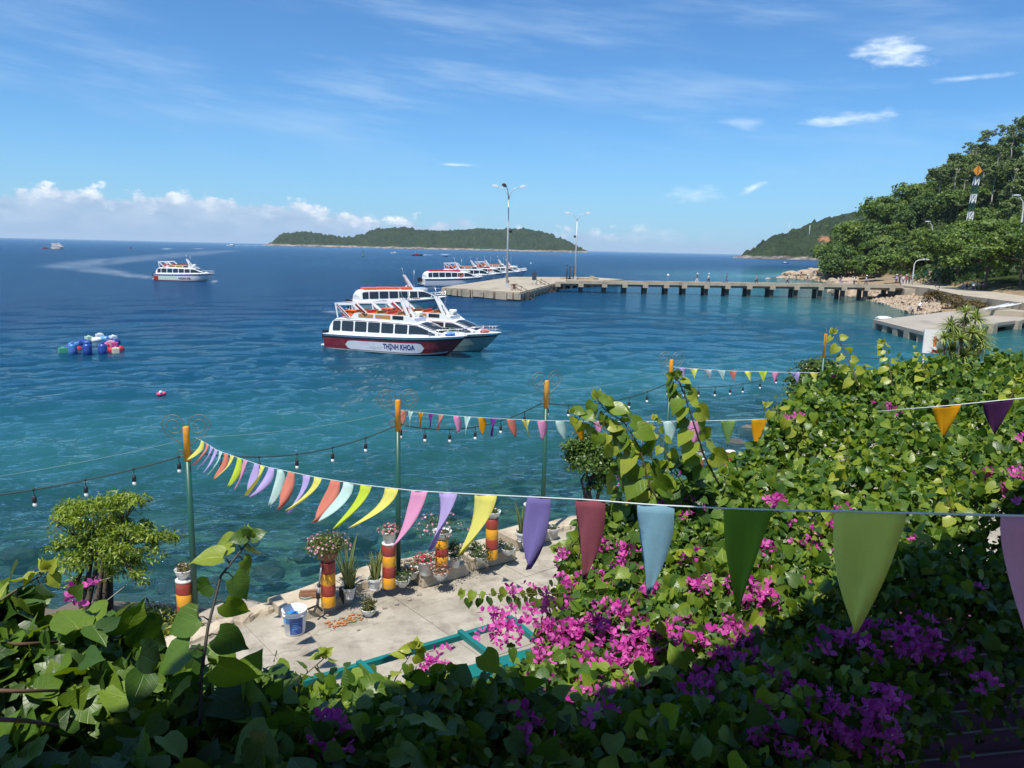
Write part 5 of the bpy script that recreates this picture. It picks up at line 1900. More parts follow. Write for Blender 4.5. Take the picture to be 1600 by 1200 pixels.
S_B1 = (at_z(515, 947, KZ) - ka).dot(kd)
kerb_piece(-2.4, S_B1 - .75, .35, TZ + .10, 'broken low kerb behind the paint bucket', 1, .04)
kerb_piece(S_B1 - .74, S_B1 + .55, .95, KZ + .03, 'flat raised kerb carrying the first pedestal with its big flower bowl', 2, .01)
kerb_piece(S_B1 + .56, S_B1 + 2.05, .62, KZ + .02, 'rough broken kerb under the second striped pedestal', 3, .055, .85)
kerb_piece(S_B1 + 2.06, S_B1 + 3.2, .45, KZ - .02, 'kerb behind the first concrete block', 4, .02)
kerb_piece(S_B1 + 3.21, S_B1 + 5.4, .5, KZ - .02, 'kerb behind the second concrete block and the snake plant', 5, .02)
kerb_piece(S_B1 + 5.41, S_B1 + 9.5, .5, KZ - .02, 'kerb running on behind the flowering hedge', 6, .02)


def block(px0, py0, px1, py1, dep, label):
    a, b = at_z(px0, py0, TZ), at_z(px1, py1, TZ)
    d = (b - a).normalized()
    nrm = V(-d.y, d.x, 0)
    poly = [a, b, b + nrm * dep, a + nrm * dep]
    mb = MB()
    rg = random.Random(int(px0))
    mb.prism([V(p.x, p.y, 0) for p in poly], TZ + .004, TZ + .27)
    o = mb.build('concrete_block', KERBM, None, a)
    o.location = a
    bv = o.modifiers.new('bevel', 'BEVEL')
    bv.width = .02
    bv.segments = 2
    return tag(o, label, 'block')


block(661, 920, 733, 899, .75, 'cast concrete block under the third pedestal and white pots')
block(737, 893, 806, 876, .85, 'cast concrete block under the fourth pedestal and small bowls')
block(806, 862, 872, 842, .7, 'cast concrete block under the snake plant before the purple pennant')
# orange clay stain spilled in front of the kerb
p = at_z(548, 968, TZ)

# ------------------------------------------------------------------ striped pedestals
YEL = mat('yellow_paint', (.70, .32, .012), .55, var=.08, dirt=(.34, .22, .10, .75), dscale=7, bump=.25, bscale=20)
RED = mat('red_brown_paint', (.30, .035, .022), .55, var=.12, dirt=(.20, .09, .06, .75), dscale=7, bump=.25, bscale=20)
CAPW = mat('white_cap_paint', (.62, .58, .52), .7, dirt=(.35, .3, .25, .5), dscale=8)


def pedestal(px, py, z, hgt, r, seq, label, cap=False):
    p = at_z(px, py, z)
    r *= .84
    hgt *= .93
    root = thing('striped_pedestal', label, 'pedestal', p, random.uniform(0, 6), 'striped pedestals along the terrace edge')
    n = len(seq)
    for i, c in enumerate(seq):
        z0, z1 = hgt * i / n, hgt * (i + 1) / n
        rr = r * (1 + (.012 if i % 2 else 0))
        rg = random.Random(i + px)
        mb = MB()
        mb.lathe([(rr * .98, z0 + .001), (rr, z0 + .008), (rr, z1 - .008), (rr * .98, z1 - .001)], 24)
        mb.build('band', YEL if c == 'y' else RED, root)
    if cap:
        MB().lathe([(r * 1.04, hgt), (r * 1.05, hgt + .03), (r * .9, hgt + .04), (0, hgt + .04)], 24).build('cap', CAPW, root)
    return root, p


ped0, P0 = pedestal(292, 981, TZ, .92, .165, 'rryr', 'dark red striped pedestal beside the leftmost pole', True)
ped1, P1 = pedestal(513.5, 946, KZ + .03, .90, .15, 'yryr', 'striped pedestal under the big bowl of pale pink flowers')
ped2, P2 = pedestal(608, 917, KZ + .02, .92, .15, 'yryr', 'striped pedestal topped by a white pot right of two snake plants', True)
ped3, P3 = pedestal(690, 893, TZ + .27, .72, .15, 'ryry', 'striped pedestal behind the lavender pennant')
ped4, P4 = pedestal(768, 872, TZ + .27, .92, .15, 'yryr', 'striped pedestal beside the big yellow pennant')
ped5, P5 = pedestal(833, 842, TZ + .27, .72, .15, 'ryry', 'striped pedestal mostly hidden behind the dark purple pennant')
ped6, P6 = pedestal(986, 797, KZ, .98, .16, 'yryr', 'striped pedestal with a white ball pot right of the clipped topiary', True)
ped7, P7 = pedestal(1089, 768, KZ, .98, .16, 'yryr', 'striped pedestal with a white pot showing through the heart leaves', True)
ped8, P8 = pedestal(1138, 752, KZ, .92, .16, 'ryyr', 'striped pedestal with bare top below the green pennant', True)

# ------------------------------------------------------------------ pots and their plants
POTW = mat('white_glazed_pot', (.66, .66, .63), .4, var=.06, dirt=(.33, .29, .23, .6), dscale=6)
POTB = mat('brown_clay_pot', (.17, .045, .03), .5, var=.2, dirt=(.3, .16, .12, .4), dscale=9)
SOIL = mat('pot_soil', (.05, .035, .022), .95, bump=.6, bscale=40)
SNAKE = leaf_mat('snake_plant_leaf', .15, .4, veins=False)


def pot_square(s, h):
    """eight sided white planter with rim and foot"""
    return MB().lathe([(s * .62, .0), (s * .66, .02), (s * .62, .035), (s * .9, h * .8), (s * 1.0, h * .82), (s * 1.02, h), (s * .9, h), (s * .86, h * .86), (0, h * .86)], 8, smooth=False, rot=PI / 8)


def pot_bowl(s, h):
    return MB().lathe([(s * .5, 0), (s * .55, .015), (s * .5, .03), (s * .82, h * .35), (s * .98, h * .7), (s * 1.0, h * .9), (s * 1.08, h), (s * .95, h), (s * .88, h * .85), (0, h * .85)], 16)


def pot_round(s, h):
    return MB().lathe([(s * .66, 0), (s * .7, .02), (s * .92, h * .88), (s * 1.02, h * .9), (s * 1.03, h), (s * .93, h), (s * .88, h * .88), (0, h * .88)], 18)


def snake_leaves(n, hgt, spread, seed):
    rg = random.Random(seed)
    V_, F_, T_ = [], [], []
    for i in range(n):
        a = rg.uniform(0, 2 * PI)
        tilt = rg.uniform(.02, .34)
        h = hgt * rg.uniform(.55, 1.0)
        wv = rg.uniform(.018, .03)
        base = V(math.cos(a) * spread * rg.uniform(.1, .8), math.sin(a) * spread * rg.uniform(.1, .8), 0)
        d = V(math.cos(a) * math.sin(tilt), math.sin(a) * math.sin(tilt), math.cos(tilt))
        tw = rg.uniform(0, PI)
        s = V(math.cos(tw), math.sin(tw), 0)
        s = (s - d * s.dot(d)).normalized()
        nrm = s.cross(d)
        b = len(V_)
        for j in range(5):
            t = j / 4
            c = base + d * h * t + nrm * .06 * h * math.sin(t * 2.2) + V(math.cos(a), math.sin(a), 0) * .08 * h * t * t
            ww = wv * (.75, 1.0, 1.0, .7, .05)[j]
            for q, col in ((-1, (.42, .40, .12)), (-.55, (.07, .12, .035)), (0, (.10, .15, .06)), (.55, (.07, .12, .035)), (1, (.42, .40, .12))):
                V_.append(c + s * q * ww + nrm * abs(q) * ww * .25)
                T_.append(col)
        for j in range(4):
            for q in range(4):
                k = b + j * 5 + q
                F_.append((k, k + 1, k + 6, k + 5))
    return np_mesh('leaves', [tuple(v) for v in V_], F_, tint=np.array(T_), smooth=True, mats=[SNAKE])


def leafy(name, r, h, n, leaf, c1, c2, seed, tmpl=LANCE, up=.2):
    rg = np.random.default_rng(seed)
    d = rg.normal(0, 1, (n, 3))
    d /= np.linalg.norm(d, axis=1, keepdims=True)
    d[:, 2] = np.abs(d[:, 2])
    pos = d * np.array([r, r, h]) * rg.uniform(.35, 1.0, n)[:, None] ** .6
    fr = rot_frames(n, up, rg, .1, d * .6)
    k = rg.uniform(0, 1, n)[:, None]
    return scatter(name, tmpl, pos, fr, leaf * rg.uniform(.6, 1.3, n), np.array(c1) * (1 - k) + np.array(c2) * k, [LEAF_SMALL])


FLOWER_M = leaf_mat('small_petals', .35, .6, veins=False, tcol=(1, 1, 1))
DISC = ([(0, 0, -.1)] + [(.5 * math.cos(a * PI / 3), .5 * math.sin(a * PI / 3), .08) for a in range(6)], [(0, a + 1, (a + 1) % 6 + 1) for a in range(6)])


def blooms(name, r, h, n, size, c1, c2, seed, z0=0.0):
    rg = np.random.default_rng(seed)
    d = rg.normal(0, 1, (n, 3))
    d /= np.linalg.norm(d, axis=1, keepdims=True)
    d[:, 2] = np.abs(d[:, 2]) * .9 + .1
    pos = d * np.array([r, r, h]) * rg.uniform(.92, 1.12, n)[:, None] + np.array([0, 0, z0])
    fr = rot_frames(n, .2, rg, 0, d * 1.2)
    k = rg.uniform(0, 1, n)[:, None]
    return scatter(name, DISC, pos, fr, size * rg.uniform(.7, 1.3, n), np.array(c1) * (1 - k) + np.array(c2) * k, [FLOWER_M])


G1, G2 = (.03, .055, .012), (.12, .17, .045)
PINK1, PINK2 = (.62, .22, .30), (.75, .5, .52)
RDF1, RDF2 = (.45, .02, .05), (.6, .12, .14)


def plant(loc, kind, pot, ps, ph, label, seed, group='potted plants along the terrace edge', **kw):
    ps *= .84 if pot != 'brown' else .76
    ph *= .84
    root = thing('potted_plant', label, 'potted plant', loc, random.uniform(0, 6), group)
    {'sq': pot_square, 'bowl': pot_bowl, 'round': pot_round, 'brown': pot_bowl}[pot](ps, ph).build('pot', POTB if pot == 'brown' else POTW, root)
    MB().lathe([(ps * .84, ph * .84), (ps * .6, ph * .93), (0, ph * .95)], 12).build('soil', SOIL, root)
    zt = ph * .9
    if kind == 'snake':
        link('leaves', snake_leaves(kw.get('n', 14), kw.get('h', .5), ps * .8, seed), root, (0, 0, zt))
        link('grass_tuft', leafy('grass_tuft', ps * .9, .06, 60, .09, G1, (.2, .22, .06), seed), root, (0, 0, zt))
    else:
        link('foliage', leafy('foliage', kw.get('r', ps), kw.get('h', .18), kw.get('n', 130), kw.get('leaf', .06), kw.get('c1', G1), kw.get('c2', G2), seed), root, (0, 0, zt))
        if kw.get('fl'):
            link('flowers', blooms('flowers', kw.get('r', ps) * 1.0, kw.get('h', .18) * 1.05, kw['fl'], kw.get('fs', .035), kw.get('f1', PINK1), kw.get('f2', PINK2), seed + 9), root, (0, 0, zt))
    return root


random.seed(11)
top = lambda P, h: V(P.x, P.y, P.z + (h - (.04 if h > .93 else 0)) * .93 + (.04 if h > .93 else 0) + .001)
plant(top(P0, .96), 'leafy', 'bowl', .17, .2, 'white bowl of straw coloured plants on the dark red pedestal', 1, h=.12, n=120, leaf=.08, c1=(.09, .1, .03), c2=(.24, .2, .08), fl=18, fs=.025)
plant(top(P1, .9), 'leafy', 'brown', .27, .3, 'brown clay bowl overflowing with pale pink flowers on the first pedestal', 2, r=.4, h=.27, n=1100, leaf=.075, c1=(.04, .07, .012), c2=(.16, .2, .05), fl=90, fs=.042)
plant(top(P2, .96), 'leafy', 'round', .17, .26, 'white pot with pink flowers on top of the second pedestal', 3, r=.2, h=.14, n=200, leaf=.06, fl=40, fs=.05, f1=(.5, .12, .16), f2=(.7, .4, .42))
plant(top(P3, .72), 'leafy', 'bowl', .22, .2, 'plant with pale flowers on the pedestal behind the lavender pennant', 4, r=.5, h=.34, n=520, leaf=.06, fl=60, fs=.045)
plant(top(P4, .92), 'leafy', 'bowl', .2, .18, 'low plant on the pedestal behind the yellow pennant', 5, h=.12)
plant(top(P5, .72), 'leafy', 'bowl', .26, .14, 'shallow white bowl of yellow green plants above the dark purple pennant', 6, r=.22, h=.1, n=260, leaf=.05, c1=(.09, .1, .02), c2=(.25, .25, .06))
plant(top(P6, 1.02), 'leafy', 'bowl', .17, .2, 'white ball pot with a straw tuft on the pedestal right of the topiary', 7, h=.13, n=140, c1=(.1, .1, .03), c2=(.22, .2, .08))
plant(top(P7, 1.02), 'leafy', 'bowl', .16, .2, 'white pot with pale foliage on the pedestal behind the heart leaves', 8, h=.12, n=140, c1=(.1, .1, .04), c2=(.24, .2, .1))


def gp(px, py, z):
    return at_z(px, py, z)


plant(gp(546, 935, KZ + .03), 'snake', 'sq', .15, .26, 'white square pot with snake plant beside the first pedestal', 11, n=16, h=.55)
dk = plant(gp(541, 917, KZ + .03), 'snake', 'sq', .12, .2, 'tall dark upright plant behind the first snake plant', 12, n=12, h=1.0)
plant(gp(585, 921, KZ + .02), 'snake', 'sq', .17, .28, 'white square pot with snake plant just left of the second pedestal', 13, n=18, h=.6)
plant(gp(576, 962, TZ + .004), 'leafy', 'bowl', .16, .17, 'small white bowl of dry green plants standing down on the paving', 14, r=.13, h=.2, n=150, leaf=.1, c1=(.06, .07, .02), c2=(.2, .19, .07))
plant(gp(629, 916, KZ + .02), 'leafy', 'bowl', .17, .19, 'white bowl with bright green plant right of the second pedestal', 15, r=.2, h=.2, n=240)
plant(gp(640, 902, KZ), 'leafy', 'round', .25, .2, 'broad white trough of reddish plants behind the green bowl', 16, r=.3, h=.2, n=300, leaf=.06, c1=(.1, .07, .03), c2=(.2, .17, .06), fl=50, f1=(.45, .12, .08), f2=(.6, .25, .2))
plant(gp(665, 897, TZ + .27), 'leafy', 'round', .2, .34, 'large white pot of red flowers on the first concrete block', 17, r=.21, h=.16, n=260, leaf=.06, fl=46, fs=.05, f1=RDF1, f2=(.6, .2, .2))
plant(gp(688, 905, TZ + .27), 'leafy', 'bowl', .17, .2, 'white bowl of reddish plants in front of the third pedestal', 18, r=.2, h=.18, n=240, leaf=.06, c1=(.12, .06, .03), c2=(.22, .15, .05), fl=40, f1=(.5, .14, .1), f2=(.65, .28, .22))
plant(gp(711, 886, TZ + .27), 'leafy', 'round', .14, .3, 'tall white pot with dark green plant right of the third pedestal', 19, r=.19, h=.34, n=260, leaf=.09, c1=(.02, .045, .012), c2=(.07, .11, .03))
plant(gp(752, 878, TZ + .27), 'leafy', 'bowl', .16, .16, 'white bowl with green plant left of the fourth pedestal', 20, r=.22, h=.26, n=260, leaf=.08, c1=(.025, .05, .012), c2=(.1, .15, .04))
plant(gp(740, 868, TZ + .27), 'leafy', 'bowl', .13, .16, 'small bowl with dark plant behind the yellow pennant tip', 21, r=.16, h=.24, n=160, leaf=.08)
plant(gp(783, 862, KZ), 'leafy', 'round', .1, .2, 'narrow pale pot with dark leaves behind the fourth pedestal', 22, r=.11, h=.16, n=90, leaf=.07, c1=(.02, .035, .012), c2=(.06, .09, .03))
plant(gp(794, 866, TZ + .27), 'leafy', 'bowl', .17, .16, 'white bowl of low green plants right of the fourth pedestal', 23, r=.17, h=.12, n=160, leaf=.05)
plant(gp(815, 846, TZ + .27), 'snake', 'sq', .17, .26, 'white square pot with tall pale snake plant left of the dark purple pennant', 24, n=14, h=.8)
plant(gp(823, 858, TZ + .27), 'leafy', 'bowl', .12, .16, 'small white pot with green plant below the tall pale snake plant', 25, r=.14, h=.14, n=120)
plant(gp(862, 834, KZ), 'leafy', 'bowl', .17, .17, 'white bowl on the kerb just right of the dark purple pennant', 26, r=.15, h=.1, n=100)

# ------------------------------------------------------------------ paint bucket, prop and small things
p = at_z(461, 987, TZ + .004)
bk = thing('paint_bucket', 'white paint bucket with blue label and blue paint inside on the paving', 'bucket', p, 0)
MB().lathe([(.165, 0), (.17, .01), (.192, .33), (.205, .335), (.207, .36), (.196, .365), (.198, .40), (.212, .405), (.212, .425), (.198, .428), (.17, .2), (.155, .12), (0, .12)], 28).build('body', WPL, bk)
BLB = mat('bucket_blue', (.018, .07, .28), .45, var=.1, dirt=(.4, .42, .5, .4), dscale=14)
LBB = mat('bucket_light_blue', (.10, .33, .66), .45)


def wrap(a0, a1, z0, z1, m, nm, parent):
    mb = MB()
    n = 10
    rr = lambda z: .1705 + (.192 - .17) * z / .33 + .0015
    vs = []
    for i in range(n + 1):
        a = lerp(a0, a1, i / n)
        vs += [V(rr(z0) * math.cos(a), rr(z0) * math.sin(a), z0), V(rr(z1) * math.cos(a), rr(z1) * math.sin(a), z1)]
    mb.add(vs, [(2 * i, 2 * i + 2, 2 * i + 3, 2 * i + 1) for i in range(n)], smooth=True)
    return mb.build(nm, m, parent)


wrap(-1.75, -.55, .03, .325, BLB, 'label', bk)
wrap(-2.5, -1.76, .22, .322, LBB, 'label_corner', bk)
wrap(-.50, -.2, .05, .3, WPL, 'label_edge', bk)
for k, z in enumerate((.235, .2, .165, .13)):
    wrap(-1.55, -.9 - .12 * (k % 2), z, z + .012, LBB, 'label_line', bk)
MB().lathe([(.168, .3), (.1, .305), (0, .3)], 20).build('inner_wall_paint', mat('wet_pale_blue', (.4, .58, .66), .3), bk)
MB().ball((-.04, .0, .33), .09, 9, 6, sc=(1.2, 1, .45)).build('blue_cloth', mat('blue_cloth', (.02, .2, .62), .6), bk)
MB().tube([V(.21 * math.cos(a), .21 * math.sin(a) * .4 - .12 * math.sin(a) * 0 - .0, .36 - .13 * abs(math.sin(a))) for a in np.linspace(PI, 2 * PI, 13)], .006, 5).build('handle', WPL, bk)
p = at_z(480, 946, TZ + .01)
tag(MB().lathe([(.11, 0), (.13, .2), (.135, .21), (.12, .21), (.115, .1), (0, .1)], 16).build('tub', mat('grey_tub', (.3, .36, .36), .5)), 'small grey tub behind the paint bucket', 'tub').location = p
p = at_z(486, 934, KZ + .03)
WOOD = mat('weathered_wood', (.24, .12, .06), .8, var=.3, scale=12)
tag(MB().box((0, 0, .06), (.42, .07, .08), .1).box((-.02, .02, .11), (.36, .06, .06), .2).build('timber_offcut', WOOD), 'brown timber offcuts behind the grey tripod', 'timber').location = p
p = at_z(494, 952, KZ + .03)
tp_ = thing('folding_stand', 'folded grey metal stand leaning on the first striped pedestal', 'stand', p)
GRY = mat('grey_metal', (.26, .28, .3), .4, metal=.4)
top_ = V(.1, .03, .78)
MB().tube([(.02, 0, .04), top_ * .55 + V(.005, 0, 0)], .026, 7).tube([top_ * .5, top_], .018, 7).build('column', GRY, tp_)
MB().lathe([(.032, .2), (.036, .22), (.036, .3), (.032, .32)], 8, (.035, .01, 0)).lathe([(.03, .42), (.034, .44), (.03, .47)], 8, (.055, .015, 0)).build('clamp', BLACKP, tp_)
for a in (3.4, 4.6, 5.6):
    MB().beam((.01, 0, .07), (.01 + .16 * math.cos(a), .12 * math.sin(a), .012), .035, .022).build('foot', BLACKP, tp_)
p = at_z(534, 944, TZ + .004)
tag(MB().lathe([(.05, 0), (.06, .02), (.045, .3), (.05, .33), (0, .34)], 9).beam((.05, .02, .0), (.1, .05, .3), .03, .05).build('black_prop', BLACKP), 'small black prop on the paving between first pedestal and the dry bowl', 'prop').location = p
p = at_z(548, 967, TZ + .013)
rg_ = random.Random(8)
mb = MB()
CLAY = mat('orange_clay', (.36, .14, .055), .95, bump=.5, bscale=40)
for k in range(60):
    a = rg_.uniform(-.4, .4)
    mb.ball(p + kd * a * 1.1 + kn * rg_.uniform(-.12, .14), rg_.uniform(.012, .04), 6, 4, sc=(1.2, 1, .3))
o = mb.build('clay_crumbs', CLAY)
tag(o, 'spilled orange clay crumbs at the foot of the kerb', None, None, 'stuff')
for i, (px, py, s) in enumerate(((600, 950, .06), (512, 962, .05), (560, 985, .035), (690, 925, .04), (620, 945, .05), (640, 938, .045), (655, 930, .06))):
    p = at_z(px, py, TZ)
    rock((p.x, p.y, TZ + s * .3), s, ROCKS_GY, 'small loose stone on the terrace paving near the kerb', 'loose stones on the paving', rg_)

# ------------------------------------------------------------------ poles with scrolled wire tops
GRN = mat('green_pole_paint', (.012, .075, .05), .4, var=.15, dirt=(.02, .05, .035, .5), dscale=6)
YPL = mat('yellow_pole_paint', (.60, .26, .012), .5, var=.1, dirt=(.3, .15, .03, .5), dscale=9)
WIRE = mat('tarnished_wire', (.22, .16, .09), .5, metal=.5)
CABLE = mat('green_black_cable', (.012, .03, .022), .5)
PT = {}


def pole(key, bpx, bpy, z, tpx, tpy, mpy, label, rot=0.0):
    b = at_z(bpx, bpy, z)
    dep = (b - EYE).dot(_f)
    t = at_d(tpx, tpy, dep)
    mid = at_d(lerp(tpx, bpx, (mpy - tpy) / (bpy - tpy)), mpy, dep)
    root = thing('pole', label, 'pole', b, 0, 'green and yellow poles along the terrace edge')
    hb_, ht = mid.z - b.z, t.z - b.z
    dx = V(t.x - b.x, t.y - b.y, 0)
    MB().lathe([(.048, 0), (.048, hb_ + .02)], 12).build('post', GRN, root)
    MB().lathe([(.09, 0), (.09, .02), (.05, .03)], 12).build('base_plate', GRN, root)
    MB().lathe([(.052, hb_), (.052, ht), (.044, ht + .015), (0, ht + .015)], 12).build('yellow_sleeve', YPL, root)
    for s in (-1, 1):
        pts = []
        for k in range(40):
            a = k / 39 * 4.2 * PI
            r = .17 * (1 - k / 39 * .72)
            pts.append(V(s * (.20 - r * math.cos(a) * 1.0), 0, ht + .05 + r * math.sin(a) * 1.15))
        stem = [V(s * .02, 0, ht - .34), V(s * .12, 0, ht - .24), V(s * .30, 0, ht - .12)]
        start = [V(s * .39, 0, ht - .02)]
        seq = []
        for k in range(40):
            a = k / 39 * 3.6 * PI
            r = .19 * (1 - k / 39 * .75)
            seq.append(V(s * (.19 + r * math.cos(a)), 0, ht + .04 + r * math.sin(a)))
        MB().tube(stem + seq, .006, 4).build('scroll', WIRE, root)
        sm = [V(s * (.1 + .075 * (1 - k / 19 * .6) * math.cos(a)), 0, ht - .42 + .075 * (1 - k / 19 * .6) * math.sin(a)) for k, a in enumerate(np.linspace(2.6, 2.6 + 2.6 * PI, 20))]
        MB().tube(sm, .006, 4).build('small_scroll', WIRE, root)
    for ch in root.children:
        if 'scroll' in ch.name:
            ch.rotation_euler = (0, 0, rot)
    PT[key] = (b, mid, t, dep)
    return root


pole(1, 306.5, 970, KZ, 302, 655, 707, 'leftmost pole, green with a yellow top and wire heart', .15)
pole(2, 622.5, 906, KZ, 623, 616, 663, 'second pole from the left, standing behind the second striped pedestal', .2)
pole(3, 847, 838, KZ, 846, 588, 630, 'third pole from the left, above the shallow white bowl', .5)
pole(4, 1036, 786, KZ, 1040, 557, 601, 'fourth pole from the left, seen between the vine shoots', .4)
pole(5, 1276, 676, KZ, 1278, 519, 556, 'farthest pole on the right beside the layered topiary', 1.2)

# ------------------------------------------------------------------ string of bulbs and the thin wire above it
SOCK = mat('bulb_socket', (.012, .012, .014), .5)
BULB = mat('white_bulb_glass', (.78, .78, .76), .25, var=.03)
sl = thing('string_lights', 'black cable of white bulbs hung from pole to pole over the water edge', 'string lights', PT[1][1])
O1 = V(*PT[1][1])
pl0 = at_d(-240, 795, PT[1][3] * .82)
anch = [pl0, PT[1][1], PT[2][1], PT[3][1], PT[4][1], PT[5][1], V(30, 36, PT[5][1].z)]
sags = [.18, .30, .30, .22, .45, .4]


def span(a, b, sag, t):
    return lerp(a, b, t) - V(0, 0, 4 * sag * t * (1 - t))


def side_out(i):
    return V(0, 0, 0)


for i in range(6):
    MB().tube([span(anch[i], anch[i + 1], sags[i], k / 20) for k in range(21)], .012, 5).build('cable', CABLE, sl, O1)
bulb_px = [[51, 132, 208, 279], [345, 404, 463, 519, 571], [626, 664, 703, 743, 783, 820], [856, 889, 922, 955, 984, 1012], [1044, 1070, 1093, 1119, 1143, 1163, 1190, 1215]]
hold_me = glass_me = None


def px_of(p):
    d = p - EYE
    return CX + F_PX * d.dot(_r) / d.dot(_f)


for i, lst in enumerate(bulb_px):
    for px in lst:
        lo, hi = 0.0, 1.0
        for _ in range(30):
            m_ = (lo + hi) / 2
            if px_of(lerp(anch[i], anch[i + 1], m_)) < px:
                lo = m_
            else:
                hi = m_
        p = span(anch[i], anch[i + 1], sags[i], lo)
        if hold_me is None:
            hold_me = MB().tube([(0, 0, .015), (0, 0, -.1)], .006, 5).lathe([(.014, -.1), (.03, -.115), (.033, -.2), (.026, -.205)], 9).lathe([(.018, -.012), (.02, .02)], 6).mesh('bulb_holder', SOCK)
            glass_me = MB().lathe([(.017, -.2), (.028, -.22), (.033, -.242), (.027, -.264), (.012, -.276), (0, -.278)], 10).mesh('bulb', BULB)
        h = link('bulb_holder', hold_me, sl, p - O1)
        link('bulb', glass_me, h)
gw = thing('guy_wire', 'thin pale wire strung along the pole tops above the bulbs', 'wire', PT[1][2])
O2 = V(*PT[1][2])
up = V(0, 0, .0)
wa = [at_d(-240, 775, PT[1][3] * .82)] + [lerp(PT[k][1], PT[k][2], .45) for k in (1, 2, 3, 4, 5)] + [V(30, 36, PT[5][2].z - .2)]
mb = MB()
for i in range(6):
    mb.tube([span(wa[i], wa[i + 1], .1, k / 12) for k in range(13)], .0035, 4)
mb.build('strand', mat('pale_wire', (.16, .24, .25), .5), gw, O2)

# ------------------------------------------------------------------ bunting
COLS = dict(yellow=(.78, .74, .20), lime=(.60, .72, .08), coral=(.74, .28, .20), mint=(.60, .78, .72), lavender=(.56, .46, .76), violet=(.24, .20, .48), pink=(.78, .38, .58), maroon=(.33, .10, .13), slate=(.28, .50, .60), green=(.28, .44, .05), olive=(.88, .90, .24), rose=(.95, .50, .60), gold=(.70, .36, .015), purple=(.22, .06, .34), dusk=(.085, .03, .10), leaf=(.24, .40, .12), white=(.7, .7, .7))
CM = {k: cloth_mat('cloth_pennant_' + k, v) for k, v in COLS.items()}
CORD = mat('white_cord', (.62, .66, .62), .7)
WIND = V(-.86, -.25, -.45).normalized()


def pennant(parent, origin, p, tan, wd, L, m, swing, curl, seed, label=None, blunt=.0):
    """cloth triangle sewn to the cord along its top edge and blown by the wind"""
    rg = random.Random(seed)
    tan = tan.normalized()
    down = V(0, 0, -1)
    nrm = tan.cross(down).normalized()
    nu, nv = 6, 11
    vs, fs = [], []
    ph = rg.uniform(0, 6)
    c = V(0, 0, 0)
    pos = V(0, 0, 0)
    tw0 = rg.uniform(-.25, .25)
    for j in range(nv):
        t = j / (nv - 1)
        k = swing * (1 - math.exp(-2.6 * t))
        d = (down * (1 - k) + WIND * k).normalized()
        if j:
            pos = pos + d * (L / (nv - 1))
        w_ = wd * max(.02, (1 - t ** (1.0 + blunt * 1.6)))
        ang = (tw0 + curl) * t
        ax = (tan * math.cos(ang) + nrm * math.sin(ang))
        for i in range(nu):
            u = i / (nu - 1) - .5
            rip = (math.sin(u * 7 + ph + t * 3) * .05 + curl * .5 * (u * u - .08)) * wd * min(1, t * 3 + .15)
            vs.append(p + pos + ax * (u * w_) + nrm * rip - origin)
    for j in range(nv - 1):
        for i in range(nu - 1):
            a = j * nu + i
            fs.append((a, a + 1, a + nu + 1, a + nu))
    # hem folded over the cord
    mb = MB()
    mb.add(vs, fs, smooth=True)
    o = mb.build('pennant', m, parent)
    sol = o.modifiers.new('thickness', 'SOLIDIFY')
    sol.thickness = .0015
    if label:
        o['label'] = label
    return o


# first string: from the leftmost pole towards the viewer and off to the right
def s1(px):
    Z = 2683.0 / (px - 100.0)
    xs = [306, 318, 340, 410, 490, 560, 650, 755, 840, 920, 1020, 1168, 1358, 1590, 1750, 2000]
    ys = [684, 690, 704, 728, 745, 757, 767, 773, 777, 781, 789, 796, 800, 806, 810, 816]
    return at_d(px, float(np.interp(px, xs, ys)), Z * PT[1][3] / 13.02)


bt1 = thing('bunting', 'nearest string of pennants running from the leftmost pole past the viewer', 'bunting', s1(306))
OB = s1(306)
MB().tube([s1(100 + 206 * math.exp(k / 60 * math.log(1800 / 206))) for k in range(61)], .0032, 5).build('cord', CORD, bt1, OB)
L1 = [(316, 'yellow', 1.0), (324, 'coral', .9), (331, 'lavender', .9), (338, 'lavender', .8), (345, 'mint', .8), (353, 'coral', .7), (363, 'yellow', 1.0), (374, 'lime', .6), (384, 'pink', .6), (401, 'lavender', .5), (410, 'yellow', .8), (424, 'lavender', .95), (438, 'mint', .5), (455, 'coral', .55),
      (479, 'lavender', .7), (497, 'yellow', 1.15), (524, 'coral', .75), (544, 'mint', 1.0), (572, 'lime', .95), (612, 'yellow', 1.25), (656, 'pink', .7), (700, 'lavender', .45), (759, 'yellow', .62), (842, 'violet', .22), (922, 'maroon', .05), (1024, 'slate', .03), (1168, 'green', .02), (1358, 'olive', .03), (1645, 'rose', -.1), (2050, 'mint', .0)]
for i, (px, c, sw) in enumerate(L1):
    p = s1(px)
    tn = s1(px + 3) - s1(px - 3)
    wd = (.25 if px < 800 else .21 if px < 1300 else .225) if px < 1700 else .2
    pennant(bt1, OB, p, tn, wd, .40 if px < 700 else .36, CM[c], sw * .85, (.45 if px < 860 else .18) * random.Random(i).choice((-1, 1)), i + 5, 'pennant in %s cloth' % c, blunt=.95 if px < 900 else (.5 if px < 1100 else .42))


# second string: from the second pole to the right above the hedge
def s2(px):
    Z = 10350.0 / (px + 50.0) * PT[2][3] / 15.0 * lerp(1.0, .70, float(sstep(px, 1195, 1460)))
    xs = [624, 640, 713, 752, 798, 846, 905, 1000, 1137, 1185, 1300, 1480, 1560, 1700, 1800]
    ys = [640, 643, 650, 652.5, 655, 657, 658, 659, 657, 655.5, 649, 634, 626, 612, 602]
    return at_d(px, float(np.interp(px, xs, ys)), Z)


